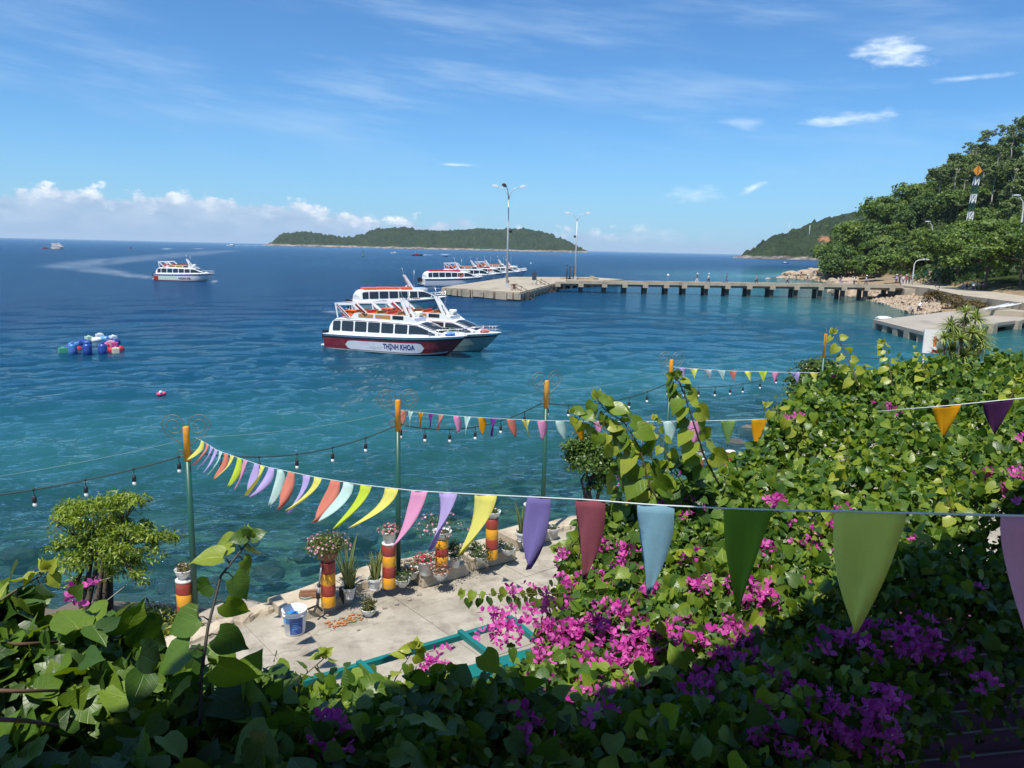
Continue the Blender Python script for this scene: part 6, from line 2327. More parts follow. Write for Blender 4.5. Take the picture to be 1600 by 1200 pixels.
bt2 = thing('bunting', 'middle string of pennants from the second pole across to the hedge', 'bunting', s2(624))
OB = s2(624)
MB().tube([s2(624 + (1800 - 624) * k / 60) for k in range(61)], .0035, 5).build('cord', CORD, bt2, OB)
L2 = [(630, 'coral', .1), (642, 'mint', .15), (658, 'gold', .1), (674, 'purple', .15), (689, 'coral', .3), (713, 'pink', -.2), (731, 'mint', .2), (752, 'gold', -.15), (771, 'purple', .1), (798, 'coral', -.5), (822, 'yellow', -.5), (846, 'pink', -.1), (875, 'mint', -.5), (901, 'gold', -.6), (935, 'pink', -.2), (1005, 'pink', 0), (1045, 'mint', -.2), (1086, 'pink', .0), (1138, 'leaf', -.08), (1187, 'gold', .1), (1480, 'gold', .0), (1560, 'dusk', -.05), (1660, 'mint', 0)]
for i, (px, c, sw) in enumerate(L2):
    tn = s2(px + 3) - s2(px - 3)
    pennant(bt2, OB, s2(px), tn, .2 if px < 1400 else .165, .3 if px < 1400 else .2, CM[c], sw, (.9 if px < 1100 else .25) * random.Random(i).choice((-1, 1)), i + 70, 'pennant in %s cloth' % c, blunt=.4)


# third string: from the fourth pole to the far right
def s3(px):
    xs = [1041, 1066, 1140, 1220, 1300, 1430, 1500]
    ys = [572, 575, 579.5, 581.5, 582.5, 583, 582]
    return at_d(px, float(np.interp(px, xs, ys)), PT[4][3] - (px - 1041) * .004)


bt3 = thing('bunting', 'farthest string of pennants right of the fourth pole', 'bunting', s3(1041))
OB = s3(1041)
MB().tube([s3(1041 + 459 * k / 40) for k in range(41)], .004, 4).build('cord', CORD, bt3, OB)
L3 = [(1066, 'lavender', -.5), (1084, 'olive', -.3), (1106, 'white', -1.0), (1127, 'mint', -.8), (1145, 'coral', -.4), (1169, 'olive', -.7), (1192, 'lime', -.3), (1212, 'pink', .1), (1244, 'lavender', -.5), (1272, 'yellow', -.5), (1297, 'lavender', -.5), (1322, 'coral', 0), (1350, 'yellow', -.2)]
for i, (px, c, sw) in enumerate(L3):
    pennant(bt3, OB, s3(px), s3(px + 3) - s3(px - 3), .19, .28, CM[c], sw, .9 * random.Random(i).choice((-1, 1)), i + 140, 'pennant in %s cloth' % c, blunt=.1)

# ------------------------------------------------------------------ small trees of the terrace
def small_tree(name, label, loc, trunks, blobs, n, per, leaf, c1, c2, seed, bark, tmpl=LANCE, clump=.3, up=.1, droop=.9, wires=0):
    root = thing(name, label, 'tree', loc)
    for i, (pts, r) in enumerate(trunks):
        m = len(pts)
        MB().tube(pts, [r * (1 - .55 * k / (m - 1)) for k in range(m)], 8).build('trunk', bark, root)
    mb = MB()
    rg = random.Random(seed)
    for b in blobs:
        a = min((t[0][-1] for t in trunks), key=lambda q: (Vector(q) - V(*b[:3])).length)
        mid = (Vector(a) + V(*b[:3])) / 2 + V(rg.gauss(0, .05), rg.gauss(0, .05), .05)
        mb.tube([a, mid, b[:3]], [.03, .022, .008], 5)
        for _ in range(4):
            q = V(*b[:3]) + V(rg.uniform(-1, 1) * b[3], rg.uniform(-1, 1) * b[4], rg.uniform(-.6, .8) * b[5])
            mb.tube([mid, V(*b[:3]) * .5 + q * .5, q], [.014, .009, .004], 4)
    mb.build('branches', bark, root)
    link('crown', crown_mesh('crown', blobs, n, per, leaf, c1, c2, seed, [LEAF_SMALL], clump_r=clump, tmpl=tmpl, up=up, droop=droop), root)
    return root


b_ = at_z(155, 972, .75)
dep = (b_ - EYE).dot(_f)


def rel(px, py, dd=0.0):
    return at_d(px, py, dep + dd) - b_


TBARK = mat('ficus_bark', (.085, .06, .042), .9, var=.4, scale=9, bump=.7, bscale=16, dirt=(.03, .024, .018, .7), dscale=5)
tr = []
for x0, x1, dy in ((130, 150, 0), (146, 158, -.15), (160, 165, -.05), (172, 172, .12), (125, 140, .15)):
    tr.append(([rel(x0, 975, dy), rel((x0 + x1) / 2, 930, dy), rel(x1, 890, dy * .6), rel(x1 + 4, 862, dy * .3)], .075))
bl = []
for px, py, rx, ry in ((150, 800, 46, 22), (108, 822, 24, 28), (196, 786, 34, 12), (178, 830, 34, 26), (130, 858, 34, 26), (205, 845, 32, 26), (250, 842, 26, 9), (235, 862, 22, 18), (195, 885, 28, 20), (108, 888, 22, 22), (88, 856, 16, 12), (160, 866, 36, 24), (110, 798, 24, 12), (228, 826, 12, 14), (215, 905, 16, 14), (120, 915, 14, 16)):
    q = rel(px, py, random.Random(px).uniform(-.35, .35))
    bl.append((q.x, q.y, q.z, rx * dep / 1200, .75 * rx * dep / 1200, ry * dep / 1200))
small_tree('ficus_tree', 'small bright green tree on the water edge at the left', b_, tr, bl, 400, 28, .095, (.075, .135, .014), (.32, .40, .05), 5, TBARK, clump=.2)
mb = MB()
mb.tube([rel(95, 918) + b_ - b_, rel(130, 914, -.45), rel(172, 903, -.4), rel(205, 880, -.2)], .008, 5)
mb.tube([rel(120, 960, -.3), rel(160, 944, -.45), rel(200, 912, -.2), rel(216, 898, 0)], .009, 5)
o = mb.build('slack_rope', mat('grey_rope', (.3, .27, .22), .9))
o.location = b_
tag(o, 'slack grey rope tied round the trunks of the small tree', 'rope')

b_ = at_z(925, 806, KZ)
dep = (b_ - EYE).dot(_f)
tr = [([rel(922, 785), rel(918, 760, .05), rel(930, 738), rel(922, 715)], .07), ([rel(932, 786), rel(936, 765, -.05), rel(938, 745, 0), rel(930, 730)], .05), ([rel(916, 786), rel(912, 765, .05), rel(908, 750), rel(914, 740)], .04)]
bl = []
for px, py, rx, ry in ((905, 703, 20, 17), (925, 692, 22, 15), (945, 705, 18, 15), (920, 722, 32, 12), (945, 730, 20, 12), (900, 718, 14, 12), (935, 750, 20, 12), (955, 735, 12, 12), (928, 765, 10, 8)):
    q = rel(px, py, random.Random(px).uniform(-.25, .25))
    bl.append((q.x, q.y, q.z, rx * dep / 1200, .8 * rx * dep / 1200, ry * dep / 1200))
small_tree('topiary', 'clipped dark green bonsai topiary above the maroon pennant', b_, tr, bl, 300, 30, .062, (.026, .06, .010), (.13, .21, .035), 9, mat('black_trunk', (.025, .02, .018), .9, bump=.6), tmpl=CARD, clump=.28, up=.4, droop=.1)
p = V(b_.x, b_.y, KZ)
tb = thing('topiary_tub', 'white tub that holds the bonsai topiary, behind the maroon pennant', 'tub', p)
pot_round(.3, .34).build('pot', POTW, tb)

b_ = at_z(1275, 672, KZ)
b_.y += .6
dep = (b_ - EYE).dot(_f)
tr = [([rel(1270, 672), rel(1262, 640), rel(1266, 612), rel(1272, 580)], .08)]
bl = []
for px, py, rx, ry in ((1275, 573, 26, 10), (1300, 576, 24, 10), (1255, 596, 22, 12), (1285, 593, 22, 10), (1262, 612, 30, 9), (1300, 606, 24, 10), (1315, 588, 18, 12), (1248, 625, 14, 8)):
    q = rel(px, py, random.Random(px).uniform(-.4, .4))
    bl.append((q.x, q.y, q.z, rx * dep / 1200, .8 * rx * dep / 1200, ry * dep / 1200))
small_tree('topiary', 'layered topiary shrub beside the farthest pole', b_, tr, bl, 240, 24, .11, (.03, .06, .012), (.13, .19, .035), 19, TBARK, tmpl=CARD, clump=.26, up=.5, droop=.1)

# cycad rosette left of the far striped pedestal, scattered croton shrubs
def rosette(loc, n, L, wd, c1, c2, seed, label, droop=.5, name='rosette_plant', kids=None, group=None):
    rg = random.Random(seed)
    V_, F_, T_ = [], [], []
    for i in range(n):
        a = rg.uniform(0, 2 * PI)
        e = rg.uniform(-.25, 1.35)
        l = L * rg.uniform(.7, 1.05)
        d = V(math.cos(a) * math.cos(e), math.sin(a) * math.cos(e), math.sin(e))
        s = V(-math.sin(a), math.cos(a), 0)
        k = rg.random()
        col = tuple(lerp(x, y, k) for x, y in zip(c1, c2))
        b = len(V_)
        for j in range(5):
            t = j / 4
            c = d * l * t + V(0, 0, -droop * l * t * t * .5)
            ww = wd * (.8, 1.0, .85, .5, .03)[j]
            V_.extend([c - s * ww + V(0, 0, .15 * ww), c - V(0, 0, .2 * ww), c + s * ww + V(0, 0, .15 * ww)])
            T_.extend([col] * 3)
        for j in range(4):
            for q in range(2):
                m_ = b + j * 3 + q
                F_.append((m_, m_ + 1, m_ + 4, m_ + 3))
    return np_mesh(name, [tuple(v) for v in V_], F_, tint=np.array(T_), smooth=True, mats=[LEAF_SMALL])


p = at_z(960, 803, KZ)
rt = thing('cycad', 'spiky green rosette plant between the topiary and the pedestal with white ball pot', 'plant', p)
pot_round(.17, .2).build('pot', POTW, rt)
link('fronds', rosette(None, 46, .42, .012, (.05, .08, .015), (.2, .24, .07), 4, ''), rt, (0, 0, .22))
# spiky dracaena in front of the near jetty
for k, (px, py, dd, L, nm) in enumerate(((1490, 505, 0, .95, 0),)):
    b_ = at_d(1497, 560, 27)
    dep = 27
    b_.z = TZ
    root = thing('dracaena', 'pale green spiky headed dracaena in front of the low jetty', 'plant', b_)
    heads = [(x_ + 9, y_, z_) for x_, y_, z_ in ((1500, 488, 0), (1476, 508, .2), (1516, 498, .4), (1466, 528, -.2), (1510, 520, -.3), (1522, 528, .1), (1492, 530, -.5), (1505, 545, .2), (1484, 520, .5), (1498, 505, .3), (1478, 545, .1), (1498, 556, -.2), (1516, 552, .3), (1526, 540, -.1), (1488, 562, .1), (1508, 532, .4))]
    mb = MB()
    for i, (x, y, d_) in enumerate(heads):
        q = at_d(x, y, 27 + d_) - b_
        mb.tube([V(q.x * .1, 0, 0), V(q.x * .45, q.y * .4, q.z * .55), q], [.07, .05, .035], 6)
        if i == 0:
            hm = [rosette(None, 80, .92, .034, (.12, .17, .03), (.40, .45, .15), 60 + j, '', .8, 'leaf_head') for j in range(3)]
        link('leaf_head', hm[i % 3], root, q, i * 1.3, .62 + .1 * (i % 3))
    mb.build('stem', BARK, root)
p0, p1 = at_d(1443, 516, 28), at_d(1476, 551, 28)
c_ = (p0 + p1) / 2
sg = thing('sign_board', 'white sign board with small orange figure left of the spiky dracaena', 'sign', (c_.x, c_.y, TZ))
MB().box((0, 0, c_.z - TZ), (.78, .05, .86)).build('board', WHITE, sg)
mb = MB()
mb.add([V(x * .055 + .02, -.028, c_.z - TZ + y * .055) for x, y in ((-1, -3.4), (1, -3.4), (1.2, 0), (2.2, 1), (1.6, 2), (.9, 1.6), (1, 3), (0, 3.8), (-1, 3), (-.9, 1.5), (-1.8, .6), (-1.2, -.2))], [tuple(range(12))])
mb.build('printed_figure', mat('orange_print', (.6, .2, .05), .6), sg)
MB().box((.08, -.028, -.36 + c_.z - TZ), (.3, .004, .1)).build('printed_band', mat('red_print', (.35, .03, .05), .6), sg)
MB().tube([(-.3, .03, 0), (-.3, .03, c_.z - TZ)], .03, 6).build('leg', GALV, sg)
MB().tube([(.3, .03, 0), (.3, .03, c_.z - TZ)], .03, 6).build('leg', GALV, sg)
# yellow leaved shrubs below the dark red pedestal
for i, (px, py, rr, hh, lab) in enumerate(((215, 985, .75, .45, 'dark leafy shrub left of the dark red pedestal'), (262, 990, .7, .4, 'yellow green croton shrub at the foot of the dark red pedestal'), (180, 1000, .6, .35, 'low yellowish shrub under the small bright tree'), (345, 985, .3, .5, 'dry straw tuft right of the dark red pedestal'), (130, 990, .55, .4, 'small pale green shrub left of the small tree trunks'), (312, 1004, .6, .42, 'yellowish shrub covering the left end of the terrace'), (268, 1012, .7, .4, 'bushy green shrub in front of the dark red pedestal'), (352, 1008, .3, .25, 'small weedy shrub growing at the edge of the paving'))):
    p = at_z(px, py, .9)
    if i == 3:
        me = rosette(None, 40, .5, .006, (.14, .12, .05), (.35, .28, .13), 31, '', .5, 'tuft')
    else:
        c1, c2 = ((.015, .035, .010), (.05, .085, .025)) if i == 0 else ((.07, .10, .012), (.36, .34, .04))
        me = leafy('foliage', rr, hh, 900, .12, c1, c2, 30 + i)
    tag(link('shrub', me, None, p), lab, 'shrub')

# ------------------------------------------------------------------ teal steel frame over the terrace
TEAL = mat('teal_paint', (.006, .14, .125), .45, var=.12, dirt=(.02, .10, .09, .5), dscale=5)
FZ = 4.2
fr = thing('steel_frame', 'teal painted steel pergola frame standing over the terrace', 'frame', at_z(800, 972, FZ))
OF = at_z(800, 972, FZ)


def fbeam(a, b, za, zb, wd, ht, nm):
    MB().beam(at_z(*a, za), at_z(*b, zb), wd, ht).build(nm, TEAL, fr, OF)


fbeam((380, 1095), (806, 969), FZ, FZ, .055, .055, 'rail')
fbeam((796, 966), (880, 1035), FZ + .03, FZ + .03, .05, .06, 'cross_rail')
fbeam((718, 988), (790, 1043), FZ + .03, FZ + .03, .05, .06, 'cross_rail')
fbeam((560, 1036), (640, 1100), FZ + .03, FZ + .03, .05, .06, 'cross_rail')
fbeam((560, 1103), (960, 988), FZ - .12, FZ - .12, .2, .05, 'flat_beam')
fbeam((700, 1090), (1010, 975), FZ - .16, FZ - .16, .06, .09, 'rail')
for px, py in ((806, 970), (880, 1035), (560, 1036)):
    q = at_z(px, py, FZ)
    if px > 850 or px < 600:
        continue
    # hidden by the flowering hedge from the photograph's side
for px, py in ((1000, 978), (640, 1100)):
    q = at_z(px, py, FZ)
    MB().beam((q.x, q.y, TZ), (q.x, q.y, FZ), .06, .06, up=(1, 0, 0)).build('leg', TEAL, fr, OF)
# ------------------------------------------------------------------ hedge of bougainvillea and broad leaved vine under the viewing terrace
CTRL = [(0, 1200, 1.75), (200, 1200, 1.8), (400, 1200, 1.85), (600, 1200, 2.0), (800, 1200, 2.15), (1000, 1200, 2.3), (1200, 1200, 2.4), (1400, 1200, 2.5), (1600, 1200, 2.6),
        (0, 1000, 2.25), (135, 1025, 2.2), (300, 1030, 2.4), (420, 1080, 2.6), (500, 1075, 2.9), (650, 1090, 3.1), (800, 1070, 3.3), (0, 925, 2.6), (100, 990, 2.5), (-200, 930, 2.7),
        (850, 1050, 3.5), (900, 940, 4.2), (1000, 900, 4.2), (1000, 1050, 3.3), (1100, 820, 4.4), (1100, 1000, 3.4), (1200, 900, 3.8), (1400, 900, 3.35), (1400, 1050, 2.8), (1590, 1050, 2.9),
        (1200, 720, 5.2), (1250, 640, 5.9), (1330, 590, 6.4), (1450, 575, 6.7), (1590, 578, 6.4), (1400, 660, 5.5), (1400, 750, 4.6), (1590, 750, 4.2), (1590, 900, 3.5), (1300, 800, 4.3), (1800, 700, 4.6), (1800, 900, 3.4), (950, 800, 4.9), (1050, 760, 5.0)]
CW = np.array([tuple(at_d(*c)) for c in CTRL])


def hedge_z(x, y):
    x, y = np.asarray(x, float), np.asarray(y, float)
    d2 = (x[..., None] - CW[:, 0]) ** 2 + (y[..., None] - CW[:, 1]) ** 2 + .012
    wt = d2 ** -1.8
    return (wt * CW[:, 2]).sum(-1) / wt.sum(-1)


FOOT_PX = [(-260, 905, 2.8), (-60, 905, 2.75), (40, 955, 2.65), (120, 1010, 2.5), (200, 1034, 2.5), (300, 1040, 2.55), (368, 1050, 2.6), (415, 1078, 2.7), (470, 1095, 2.9), (560, 1108, 3.05), (650, 1106, 3.15), (720, 1108, 3.25), (800, 1078, 3.5), (840, 1020, 3.85), (870, 945, 4.25), (880, 860, 4.7), (905, 815, 5.0), (980, 790, 5.1), (1050, 752, 5.2), (1130, 725, 5.4), (1185, 700, 5.6), (1205, 660, 5.9), (1235, 605, 6.4), (1330, 572, 6.8), (1440, 560, 7.0), (1540, 556, 7.0), (1720, 560, 7.0), (1850, 700, 5.0), (1850, 900, 3.6), (1760, 1040, 3.0), (1640, 1050, 3.05), (1510, 1066, 2.9), (1440, 1112, 2.7), (1365, 1170, 2.5), (1360, 1260, 2.25), (800, 1290, 1.95), (300, 1300, 1.55), (-200, 1290, 1.5)]
FOOT = [tuple(at_d(*p))[:2] for p in FOOT_PX]

HEART = ([(0, 0, 0), (0, .33, -.02), (0, .68, -.07), (0, 1.06, -.22),
          (-.27, -.11, .05), (-.46, .12, .09), (-.46, .36, .06), (-.31, .63, -.01), (-.12, .87, -.11),
          (.27, -.11, .05), (.46, .12, .09), (.46, .36, .06), (.31, .63, -.01), (.12, .87, -.11)],
         [(0, 1, 5), (0, 5, 4), (1, 6, 5), (1, 2, 7), (1, 7, 6), (2, 8, 7), (2, 3, 8), (0, 10, 1), (0, 9, 10), (1, 10, 11), (1, 12, 2), (1, 11, 12), (2, 12, 13), (2, 13, 3)])
HEART = (HEART[0], [f if max(f) < 9 else f for f in HEART[1]])
HEART_UV = np.array([(v[0] + .5, (v[1] + .1) / 1.16) for v in HEART[0]])
OVAL = ([(0, 0, 0), (0, .5, -.03), (0, 1, -.2), (-.3, .22, .06), (-.28, .6, .0), (.3, .22, .06), (.28, .6, .0)],
        [(0, 1, 3), (1, 4, 3), (1, 2, 4), (0, 5, 1), (1, 5, 6), (1, 6, 2)])
OVAL_UV = np.array([(v[0] + .5, v[1]) for v in OVAL[0]])
VINE = leaf_mat('vine_leaf', .34, .42, veins=True, tcol=(1.35, 1.35, .45), spec=.5)
BOUG = leaf_mat('bougainvillea_leaf', .36, .38, veins=True, tcol=(1.3, 1.35, .45), spec=.45)
BRACT = leaf_mat('magenta_bract', .42, .6, veins=False, tcol=(1.15, .9, 1.1), spec=.2)
TWIG = mat('green_brown_twig', (.10, .085, .03), .7, var=.3, scale=20)
TWIG_BR = mat('brown_branch', (.11, .06, .035), .75, var=.3, scale=15)
TWIG_DK = mat('dark_shoot', (.03, .026, .02), .6)


def gl(c):
    return np.array(c)


LEAFC = [gl((.028, .070, .010)), gl((.055, .12, .014)), gl((.10, .18, .018)), gl((.18, .26, .022)), gl((.30, .34, .035))]


def leaf_tints(n, rg, young=.25):
    k = rg.uniform(0, 1, n) ** (1.5 - young * 2)
    t = k * 3.6 * (.62 + young)
    i = np.clip(t.astype(int), 0, 3)
    f = np.clip(t - i, 0, 1)[:, None]
    A = np.array(LEAFC)
    return A[i] * (1 - f) + A[i + 1] * f


_area_rng = np.random.default_rng(99)
fx = [p[0] for p in FOOT]
fy = [p[1] for p in FOOT]
FXY = FOOT


def sample_foot(n, rg, pred, inset_=0.0):
    out = []
    while len(out) < n:
        m_ = n * 4
        x = rg.uniform(min(fx), max(fx), m_)
        y = rg.uniform(min(fy), max(fy), m_)
        k = in_poly(x, y, FXY) & pred(x, y)
        if inset_ > 0:
            k &= dist_poly(x, y, FXY + FXY[:1]) > inset_
        # closer ground is seen larger and needs leaves no denser than the far slope
        out += list(zip(x[k], y[k]))
    return np.array(out[:n])


def region(name):
    def pxs(x, y):
        d = np.stack([x, y, hedge_z(x, y)], -1) - np.array(EYE)
        return CX + F_PX * (d @ np.array(_r)) / (d @ np.array(_f))
    if name == 'vine':
        return lambda x, y: pxs(x, y) < 430
    if name == 'middle':
        return lambda x, y: (pxs(x, y) >= 400) & (pxs(x, y) < 1215 - 60 * np.sin(y * 3))
    return lambda x, y: pxs(x, y) >= 1170 - 60 * np.sin(y * 3)


def heart_hi():
    vs, uv, fs = [], [], []
    rows_ = [(.0, .30, -.10), (.10, .42, -.05), (.24, .48, 0), (.42, .45, .0), (.60, .345, .0), (.77, .215, .0), (.91, .085, .0), (1.06, .008, 0)]
    for v, hw, back in rows_:
        for q in (-1, -.5, 0, .5, 1):
            y = v + (back * abs(q) ** 1.5)
            vs.append((hw * q, y, .10 * abs(q) * hw * 2 - .2 * v * v + .03 * abs(q) * math.sin(v * 16)))
            uv.append((hw * q + .5, (y + .1) / 1.16))
    for i in range(len(rows_) - 1):
        for k in range(4):
            a = i * 5 + k
            fs += [(a, a + 1, a + 6), (a, a + 6, a + 5)]
    return (vs, fs), np.array(uv)


HEART_HI, HEART_HI_UV = heart_hi()
_leaf_protos = {}


def leaf_protos(key, m, sizes, n, rg, young, tm=HEART_HI, tuv=HEART_HI_UV):
    """single leaf meshes of differing colour and curl for the leaves that are objects of their own"""
    out = []
    tints = leaf_tints(n, rg, young)
    for i in range(n):
        tv = np.array(tm[0], float)
        tv[:, 2] += rg.uniform(-.12, .12) * tv[:, 0] * np.sign(tv[:, 0]) + rg.uniform(-.25, .1) * tv[:, 1] ** 2 + rg.normal(0, .012, len(tv))
        tv[:, 0] *= rg.uniform(.85, 1.1)
        # finer mesh with a raised rim between the veins
        out.append(np_mesh('leaf', tv, tm[1], tint=np.tile(tints[i], (len(tv), 1)), uv=tuv, smooth=True, mats=[m]))
    return out


def bract_cluster(seed, n=12, r=.07):
    rg = np.random.default_rng(seed)
    V_, F_, T_ = [], [], []
    for i in range(n):
        c = rg.normal(0, 1, 3)
        c /= np.linalg.norm(c)
        c = c * r * rg.uniform(.4, 1.1) * np.array([1.25, 1.25, .9])
        d = c / np.linalg.norm(c) * .8 + rg.normal(0, .35, 3) + np.array([0, 0, .3])
        d /= np.linalg.norm(d)
        a = np.cross(d, [0, 0, 1.0] if abs(d[2]) < .9 else [1.0, 0, 0])
        a /= np.linalg.norm(a)
        b = np.cross(d, a)
        L = rg.uniform(.026, .038)
        base = rg.uniform(0, 1)
        col = np.array((.50, .035, .32)) * (1 - base) + np.array((.74, .15, .50)) * base
        for k in range(3):
            th = k * 2.094 + rg.uniform(-.2, .2)
            e = np.cos(th) * a + np.sin(th) * b
            f = -np.sin(th) * a + np.cos(th) * b
            j = len(V_)
            for (u, v, h) in ((0, 0, 0), (-.42, .4, .28), (.42, .4, .28), (0, .45, .2), (-.3, .85, .62), (.3, .85, .62), (0, 1.08, .7)):
                V_.append(c + L * (e * v + f * u + d * h))
                T_.append(col * rg.uniform(.85, 1.1))
            F_ += [(j, j + 3, j + 1), (j, j + 2, j + 3), (j + 1, j + 3, j + 4), (j + 3, j + 2, j + 5), (j + 3, j + 6, j + 4), (j + 3, j + 5, j + 6)]
        if rg.uniform() < .5:
            j = len(V_)
            q = c + d * L * .45
            s = .0045
            V_ += [q + a * s, q + b * s, q - a * s, q - b * s]
            T_ += [(.8, .78, .6)] * 4
            F_ += [(j, j + 1, j + 2), (j, j + 2, j + 3)]
    return np_mesh('blossom', V_, F_, tint=np.array(T_), mats=[BRACT])


CLUSTERS = [bract_cluster(i, n, r) for i, (n, r) in enumerate(((5, .045), (9, .06), (14, .075), (20, .095), (12, .065)))]


def mat_from(Xv, Yv, Zv, p, s):
    M = Matrix(((Xv[0] * s, Yv[0] * s, Zv[0] * s, p[0]), (Xv[1] * s, Yv[1] * s, Zv[1] * s, p[1]), (Xv[2] * s, Yv[2] * s, Zv[2] * s, p[2]), (0, 0, 0, 1)))
    return M


def bush(name, label, reg, seed, n_fill, n_top, fill_size, top_size, young, m, cat, thick=.34, n_obj=290, droop=.45):
    rg = np.random.default_rng(seed)
    pred = region(reg)
    xy0 = sample_foot(1, rg, pred)[0]
    org = V(float(xy0[0]), float(xy0[1]), float(hedge_z(*xy0)) - .4)
    root = thing(name, label, cat, org)
    # body of the hedge: leaves through its thickness
    xy = sample_foot(n_fill, rg, pred)
    clump = .16 * fbm(xy[:, 0] * 4.2, xy[:, 1] * 4.2, seed, 4)
    edge = np.clip(dist_poly(xy[:, 0], xy[:, 1], FXY + FXY[:1]) / .22, 0, 1)
    depth = rg.exponential(.11, n_fill)
    depth = np.where(depth > thick, rg.uniform(0, thick, n_fill), depth)
    z = hedge_z(xy[:, 0], xy[:, 1]) + clump - depth - (1 - edge) * .12
    pos = np.stack([xy[:, 0], xy[:, 1], z], -1)
    pos[:, :2] += rg.normal(0, .03, (n_fill, 2))
    fr = rot_frames(n_fill, .36, rg, droop, np.array([-.08, -.34, .0]))
    size = fill_size * rg.uniform(.55, 1.3, n_fill)
    tint = leaf_tints(n_fill, rg, young) * np.clip(1.0 - depth * .0, .7, 1)[:, None]
    o = link('foliage', scatter('foliage', OVAL, pos - np.array(org), fr, size, tint, [m], OVAL_UV, True), root)
    o['kind'] = 'stuff'
    # finer heart leaves on the surface
    xy = sample_foot(n_top, rg, pred)
    clump = .16 * fbm(xy[:, 0] * 4.2, xy[:, 1] * 4.2, seed, 4)
    edge = np.clip(dist_poly(xy[:, 0], xy[:, 1], FXY + FXY[:1]) / .22, 0, 1)
    shoot = rg.exponential(.028, n_top)
    z = hedge_z(xy[:, 0], xy[:, 1]) + clump + shoot - .03 - (1 - edge) * .1
    pos = np.stack([xy[:, 0], xy[:, 1], z], -1)
    fr = rot_frames(n_top, .40, rg, droop, np.array([-.1, -.4, .05]))
    size = top_size * np.clip(rg.lognormal(-.05, .38, n_top), .4, 1.6)
    tint = leaf_tints(n_top, rg, young)
    d = pos - np.array(EYE)
    dist = d @ np.array(_f)
    pxl = CX + F_PX * (d @ np.array(_r)) / dist
    pyl = CY - F_PX * (d @ np.array(_u)) / dist
    score = size / dist + .004 * (z - hedge_z(xy[:, 0], xy[:, 1])) - 10.0 * ((pxl < 0) | (pxl > 1600) | (pyl > 1200) | (pyl < 0))
    order = np.argsort(-score)
    sel, rest = order[:n_obj], order[n_obj:]
    sub = lambda f, i: tuple(a[i] for a in f)
    o = link('surface_leaves', scatter('surface_leaves', HEART, pos[rest] - np.array(org), sub(fr, rest), size[rest], tint[rest], [m], HEART_UV, True), root)
    o['kind'] = 'stuff'
    protos = leaf_protos(name, m, None, 16, rg, young)
    for i in sel:
        lf = link('leaf', protos[int(rg.integers(16))], root)
        lf.matrix_local = mat_from(fr[0][i], fr[1][i], fr[2][i], pos[i] - np.array(org), float(size[i]))
    # twigs wandering through the top
    mb = MB()
    for k in range(45 if reg == 'vine' else 130):
        x, y = sample_foot(1, rg, pred)[0]
        a = rg.uniform(0, 2 * PI)
        pts = []
        lift = rg.uniform(-.02, .045)
        n_ = int(rg.integers(7, 13))
        tw = rg.normal(0, .16)
        for j in range(n_):
            x, y = x + math.cos(a) * .055, y + math.sin(a) * .055
            pts.append(V(x, y, float(hedge_z(x, y)) - .06 + lift * j / n_ * 2 + .012 * math.sin(j * 1.3 + k)) - org)
            a += tw + rg.normal(0, .10)
        if not in_poly(np.array([pts[-1].x + org.x]), np.array([pts[-1].y + org.y]), FXY)[0]:
            continue
        mb.tube(pts, [lerp(.0042, .0014, q / (n_ - 1)) for q in range(n_)], 5)
    mb.build('twigs', TWIG, root)['kind'] = 'stuff'
    return root, org, rg


vine, VO, vrg = bush('broad_leaf_vine', 'broad leaved green vine filling the near left corner', 'vine', 1, 7600, 2500, .06, .072, .16, VINE, 'vine', .3, 270, .5)
boug, BO, brg = bush('bougainvillea', 'bougainvillea with many magenta flowers, in the middle in front of the terrace', 'middle', 2, 23000, 9000, .049, .048, .28, BOUG, 'bush', .36, 285)
boug2, BO2, brg2 = bush('bougainvillea', 'sunlit bougainvillea hedge with few flowers, climbing at the right below the jetty', 'right', 3, 34000, 13000, .047, .047, .34, BOUG, 'bush', .36, 290)


def surf_hit(px, py):
    """where the sight line through a picture point meets the hedge"""
    lo, hi = 1.2, 9.0
    prev = lo
    for i in range(160):
        dpt = lerp(lo, hi, i / 159)
        p = at_d(px, py, dpt)
        if p.z < float(hedge_z(p.x, p.y)):
            return at_d(px, py, prev)
        prev = dpt
    return None


# flower clusters: dense in the middle, scattered to the right
FL = []
frg = random.Random(77)


def flowers(cx_, cy_, sx_, sy_, n, big):
    for _ in range(int(n * 1.0)):
        FL.append((frg.gauss(cx_, sx_ * 1.3), frg.gauss(cy_, sy_ * 1.3), frg.choice((0, 1, max(0, big - 1), big - 1 if big > 1 else 0))))


flowers(880, 960, 26, 30, 22, 2)
flowers(950, 990, 40, 28, 26, 3)
flowers(935, 1060, 34, 30, 26, 3)
flowers(870, 1090, 28, 22, 14, 2)
flowers(1010, 1030, 30, 24, 14, 2)
flowers(980, 905, 34, 22, 14, 2)
flowers(1060, 990, 26, 18, 8, 2)
flowers(1060, 1085, 24, 22, 9, 3)
flowers(1165, 1015, 28, 28, 16, 3)
flowers(1130, 900, 40, 30, 8, 1)
flowers(1250, 860, 34, 24, 16, 2)
flowers(1340, 995, 34, 16, 10, 2)
flowers(1410, 1005, 28, 12, 7, 2)
flowers(1330, 1150, 40, 24, 11, 3)
flowers(1230, 1170, 30, 20, 6, 2)
flowers(1580, 752, 14, 12, 7, 2)
flowers(1060, 790, 34, 22, 7, 1)
flowers(1180, 788, 16, 6, 4, 2)
flowers(820, 965, 20, 14, 8, 1)
flowers(800, 1000, 12, 12, 8, 1)
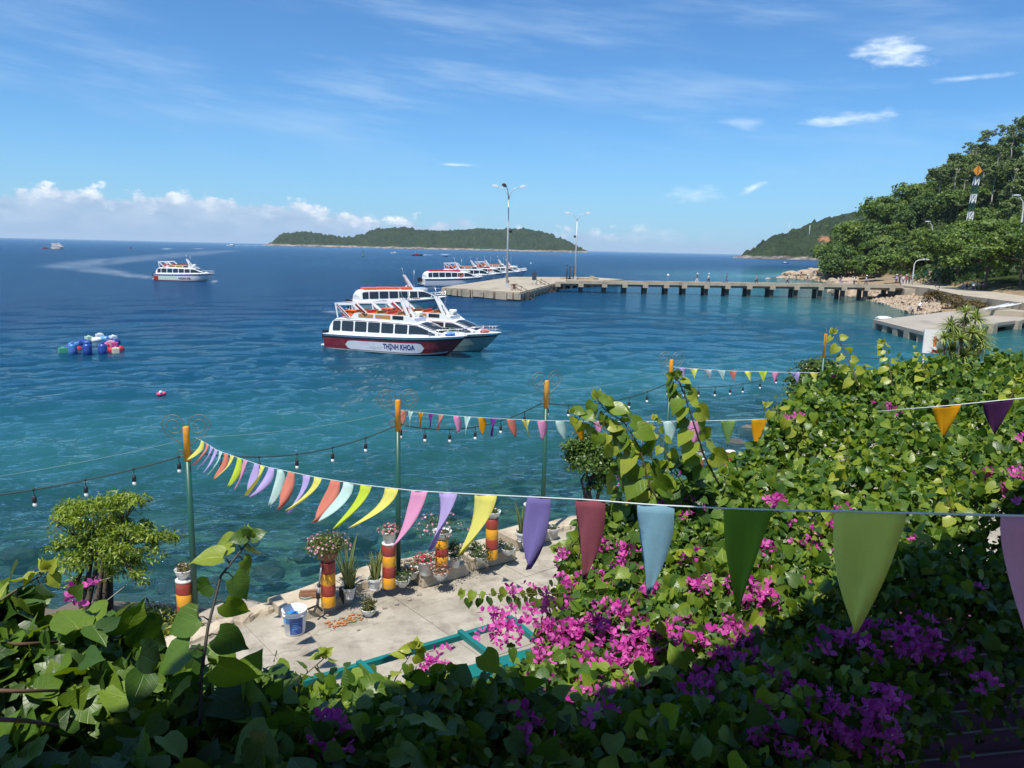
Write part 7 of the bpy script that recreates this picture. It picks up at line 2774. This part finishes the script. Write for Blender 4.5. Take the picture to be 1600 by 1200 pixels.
for x, y, b in ((1540, 750, 3), (1390, 642, 1), (1398, 648, 1), (1357, 636, 0), (1308, 596, 1), (1245, 655, 1), (1228, 660, 0), (660, 1110, 2), (670, 1108, 1), (520, 1145, 1), (512, 1172, 2), (675, 1045, 2), (690, 1030, 0), (668, 1060, 1), (110, 945, 1), (137, 936, 0), (1540, 1075, 1), (1310, 1010, 1), (1598, 795, 0), (1520, 930, 0), (1430, 855, 1), (1600, 690, 0), (1150, 845, 0), (1215, 1065, 1), (1500, 1030, 1), (1450, 1020, 2), (1390, 1100, 1), (1310, 1110, 2)):
    FL.append((x, y, b))
n_fl = 0
for px, py, big in FL:
    if px > 1640 or py > 1230:
        continue
    p = surf_hit(px, py)
    if p is None:
        continue
    root, org = (vine, VO) if px < 300 else (boug, BO) if px < 1200 else (boug2, BO2)
    cl = CLUSTERS[{0: 0, 1: frg.choice((0, 1, 4)), 2: frg.choice((1, 2, 4)), 3: frg.choice((2, 3, 4))}[big]]
    o = link('blossom', cl, root, p - org + V(0, 0, .03), 0, frg.uniform(.5, .85))
    o.rotation_euler = (frg.uniform(-.5, .5), frg.uniform(-.5, .5), frg.uniform(0, 6.28))
    n_fl += 1


# ------------------------------------------------------------------ shoots rising out of the hedge
def shoot(root, org, path, leaves, r0, stem_m, leaf_m, size, seed, young=.35, tip=True, hang=.6):
    """path: (px, py, depth) along the stem; leaves set alternately along it"""
    rg = np.random.default_rng(seed)
    pts = [at_d(*q) for q in path]
    fine = []
    for i in range(len(pts) - 1):
        for k in range(5):
            t = k / 5
            a, b = pts[i], pts[i + 1]
            fine.append(lerp(a, b, t))
    fine.append(pts[-1])
    n = len(fine)
    MB().tube([p - org for p in fine], [lerp(r0, r0 * .35, i / (n - 1)) for i in range(n)], 6).build('stem', stem_m, root)
    protos = leaf_protos('shoot', leaf_m, None, 5, rg, young)
    for k in range(leaves):
        t = .12 + .88 * (k + .5) / leaves
        i = min(n - 2, int(t * (n - 1)))
        p = lerp(fine[i], fine[i + 1], t * (n - 1) - i)
        tan = (fine[i + 1] - fine[i]).normalized()
        ang = (k % 2) * PI + rg.uniform(-.6, .6) + .3
        s = tan.cross(V(0, 1, .2)).normalized()
        q = tan.cross(s)
        outd = (s * math.cos(ang) + q * math.sin(ang) * .7)
        yv = (outd + V(0, 0, -hang) + tan * .2).normalized()
        sz = size * (1.05 - .5 * t) * rg.uniform(.75, 1.2)
        pet = p + (outd + V(0, 0, .2)).normalized() * sz * .35
        MB().tube([p - org, (p + pet) / 2 + V(0, 0, .006) - org, pet - org], [.0022, .002, .0016], 4).build('leaf_stalk', stem_m, root)
        zv = V(rg.normal(-.3, .35), rg.normal(-.55, .3), rg.uniform(.25, .9))
        zv = (zv - yv * zv.dot(yv)).normalized()
        xv = yv.cross(zv)
        lf = link('leaf', protos[int(rg.integers(5))], root)
        lf.matrix_local = mat_from(xv, yv, zv, pet - org, sz)
    if tip:
        for k in range(5):
            yv = V(rg.normal(0, .6), rg.normal(0, .4), rg.uniform(.1, 1)).normalized()
            zv = V(rg.normal(0, .5), -1, .4)
            zv = (zv - yv * zv.dot(yv)).normalized()
            lf = link('leaf', protos[int(rg.integers(5))], root)
            lf.matrix_local = mat_from(yv.cross(zv), yv, zv, fine[-1] - org, size * rg.uniform(.3, .5))


# tall dark shoot of the vine on the left with big leaves
shoot(vine, VO, [(312, 1140, 1.95), (315, 1050, 1.98), (325, 980, 2.02), (345, 900, 2.08), (375, 862, 2.12), (392, 840, 2.14)], 13, .0055, TWIG_DK, VINE, .105, 3, .45, hang=.8)
shoot(vine, VO, [(-30, 960, 2.2), (20, 925, 2.25), (60, 902, 2.3), (75, 890, 2.3)], 6, .004, TWIG, VINE, .09, 4, .8)
shoot(vine, VO, [(60, 1060, 2.1), (95, 1000, 2.2), (120, 985, 2.3)], 5, .003, TWIG, VINE, .06, 5, .9)
shoot(vine, VO, [(170, 1010, 2.4), (185, 985, 2.4), (195, 972, 2.4)], 5, .003, TWIG, VINE, .06, 6, .9)
shoot(vine, VO, [(440, 1090, 2.6), (470, 1060, 2.65), (505, 1030, 2.7), (510, 1022, 2.7)], 7, .003, TWIG, VINE, .07, 7, .5)
# shoots of the flowering bush against the water
shoot(boug, BO, [(1125, 760, 4.4), (1100, 712, 4.35), (1085, 665, 4.3), (1072, 625, 4.3), (1062, 598, 4.3), (1052, 588, 4.3)], 22, .0065, TWIG_DK, BOUG, .115, 11, .6, hang=1.0)
shoot(boug, BO, [(1040, 800, 4.5), (1015, 760, 4.45), (1000, 700, 4.4), (975, 660, 4.4), (945, 640, 4.4), (932, 622, 4.4)], 30, .006, TWIG, BOUG, .135, 12, .55, hang=1.0)
shoot(boug, BO, [(1010, 770, 4.5), (990, 720, 4.45), (955, 675, 4.4), (915, 655, 4.4), (895, 645, 4.4)], 20, .005, TWIG, BOUG, .11, 13, .55, hang=1.0)
shoot(boug, BO, [(1060, 780, 4.6), (1045, 720, 4.6), (1030, 680, 4.6), (1022, 655, 4.6)], 10, .004, TWIG, BOUG, .075, 14, .6, hang=1.0)
shoot(boug, BO, [(1085, 790, 4.6), (1060, 745, 4.6), (1040, 730, 4.6)], 18, .004, TWIG, BOUG, .14, 15, .45)
shoot(boug, BO, [(1000, 840, 4.7), (985, 790, 4.7), (970, 760, 4.7), (962, 735, 4.7)], 16, .004, TWIG, BOUG, .12, 31, .45, hang=1.0)
shoot(boug, BO, [(1120, 830, 4.6), (1135, 770, 4.7), (1130, 740, 4.7)], 14, .004, TWIG, BOUG, .12, 32, .5, hang=1.0)
shoot(boug, BO, [(950, 900, 4.3), (900, 925, 4.2), (850, 928, 4.15), (790, 927, 4.1), (720, 930, 4.1)], 30, .004, TWIG, BOUG, .085, 16, .5, hang=1.4)
shoot(boug, BO, [(930, 830, 4.7), (895, 850, 4.6), (868, 862, 4.6)], 12, .004, TWIG, BOUG, .07, 17, .6)
shoot(boug, BO, [(600, 1110, 2.9), (618, 1060, 2.9), (640, 1025, 2.95), (650, 1008, 2.95)], 8, .0032, TWIG, BOUG, .075, 18, .8)
shoot(boug, BO, [(590, 1150, 2.6), (640, 1090, 2.7), (690, 1060, 2.8)], 6, .0028, TWIG, BOUG, .075, 19, .7)
shoot(boug, BO, [(1150, 900, 3.9), (1100, 870, 4.0), (1060, 870, 4.1)], 8, .003, TWIG, BOUG, .07, 20, .7)
# shoots of the right hedge
shoot(boug2, BO2, [(1345, 610, 6.0), (1330, 575, 6.0), (1318, 545, 6.0), (1302, 520, 6.0)], 9, .005, TWIG, BOUG, .10, 21, .8)
shoot(boug2, BO2, [(1395, 610, 6.0), (1390, 575, 6.0), (1385, 550, 6.0), (1378, 535, 6.0)], 9, .005, TWIG, BOUG, .09, 22, .7)
shoot(boug2, BO2, [(1260, 690, 5.4), (1235, 650, 5.4), (1210, 640, 5.4), (1196, 634, 5.4)], 9, .004, TWIG, BOUG, .085, 23, .9)
shoot(boug2, BO2, [(1440, 600, 6.2), (1445, 575, 6.2), (1435, 555, 6.2)], 7, .004, TWIG, BOUG, .085, 24, .7)
shoot(boug2, BO2, [(1560, 650, 5.2), (1580, 620, 5.2), (1590, 590, 5.2)], 8, .004, TWIG, BOUG, .08, 25, .9)
shoot(boug2, BO2, [(1500, 820, 4.0), (1480, 780, 4.0), (1470, 740, 4.1)], 8, .004, TWIG, BOUG, .08, 26, .9)
shoot(boug2, BO2, [(1300, 760, 4.6), (1320, 720, 4.6), (1325, 690, 4.6)], 8, .004, TWIG, BOUG, .08, 27, .8)
# brown canes of the vine lying on the rail at the left
for (a, b, c, r) in (((-60, 1004, 2.05), (30, 1007, 2.1), (90, 1003, 2.2), .006), ((-60, 1078, 1.85), (20, 1080, 1.9), (90, 1079, 1.98), .006), ((-60, 1122, 1.7), (40, 1126, 1.72), (90, 1134, 1.8), .006), ((165, 1007, 2.3), (195, 1008, 2.3), (212, 1010, 2.3), .006)):
    MB().tube([at_d(*a) - VO, at_d(*b) - VO, at_d(*c) - VO], [r, r * .9, r * .6], 7).build('cane', TWIG_BR, vine)

# ------------------------------------------------------------------ corrugated roof under the hedge at the lower right
PURPLE = mat('dark_purple_sheet_metal', (.24, .095, .16), .42, var=.15, scale=3, dirt=(.05, .03, .04, .6), dscale=2)
zr = CAM_H - 2.15
ca, cb_ = at_z(1330, 1330, zr), at_z(1330, 1080, zr)
cc = at_z(2100, 1080, zr)
ux = V(1, .12, 0).normalized()
vy = V(-.12, 1, 0).normalized()
c00 = at_z(1300, 1300, zr)
cr = thing('corrugated_roof', 'dark purple corrugated roof under the hedge in the lower right corner', 'roof', c00)
mb = MB()
nx, L_ = 150, 3.6
vs = []
for j, t in enumerate((-.9, .9)):
    pass
rows_ = 120
for i in range(rows_ + 1):
    v = -1.0 + 3.0 * i / rows_
    z = .016 * math.cos(v * 2 * PI / .15)
    for u in (-.6, 1.5, 3.6):
        vs.append(c00 + ux * u + vy * v + V(0, 0, z + .04 * u) - c00)
fs = []
for i in range(rows_):
    for k in range(2):
        a = i * 3 + k
        fs.append((a, a + 1, a + 4, a + 3))
mb.add(vs, fs, smooth=True)
mb.build('sheet', PURPLE, cr)
for k in range(3):
    p = c00 + ux * (-.4 + k * 1.9) + vy * 1.6
    MB().beam((p.x, p.y, TZ), (p.x, p.y, zr - .1), .09, .09, up=(1, 0, 0)).build('post', TEAL, cr, c00)
for k in range(2):
    MB().beam(c00 + ux * -.5 + vy * (.2 + 1.2 * k) - V(0, 0, .09), c00 + ux * 3.5 + vy * (.2 + 1.2 * k) + V(0, 0, .05), .05, .08).build('purlin', TEAL, cr, c00)

# ------------------------------------------------------------------ the eave of the house the picture was taken from: it throws the shade over the lower right
ez = CAM_H + 2.3
e0, e1 = V(-2.6, -.3, ez), V(7.0, 5.2, ez)
ed = (e1 - e0).normalized()
en = V(ed.y, -ed.x, 0)
hs = thing('house_roof', 'sheet metal roof of the house above the viewing place', 'roof', e0)
mb = MB()
vs, fs = [], []
nn = 140
for i in range(nn + 1):
    s = (e1 - e0).length * i / nn
    z = .02 * math.cos(s * 2 * PI / .16)
    for t in (0, 3.0, 9.0):
        vs.append(ed * s + en * t + V(0, 0, z + .14 * t))
for i in range(nn):
    for k in range(2):
        a = i * 3 + k
        fs.append((a, a + 3, a + 4, a + 1))
mb.add(vs, fs)
mb.build('sheet', PURPLE, hs)
MB().beam(ed * 0 + en * .05 - V(0, 0, .08), ed * (e1 - e0).length + en * .05 - V(0, 0, .08), .04, .14).build('fascia', TEAL, hs)
wl_ = thing('house_wall', 'plain wall and floor of the house behind the viewing place', 'wall', (0, -3, TZ))
PLAS = mat('house_plaster', (.45, .40, .32), .9)
MB().box((1, -3.2, 5.2), (12, .2, 10.4)).build('wall', PLAS, wl_, (0, -3, 0)).location.z = -TZ
MB().box((1, -1.2, 6.1), (12, 3.8, .2)).build('floor', PLAS, wl_, (0, -3, 0)).location.z = -TZ

# ------------------------------------------------------------------ thin sea air between the viewer and the far land
hz_m = bpy.data.materials.new('sea_air')
hz_m.use_nodes = True
t = NT(hz_m.node_tree)
pv = t.n('ShaderNodeVolumePrincipled', {}, Color=(0.72, 0.87, 1.0), Density=0.00005, Anisotropy=0.0)
t.n('ShaderNodeOutputMaterial', {}, Volume=pv)
mb = MB()
mb.box((0, 13400, 70), (46000, 27600, 164))
o = mb.build('haze', hz_m)
tag(o, 'thin pale sea air over the whole bay', None, None, 'stuff')
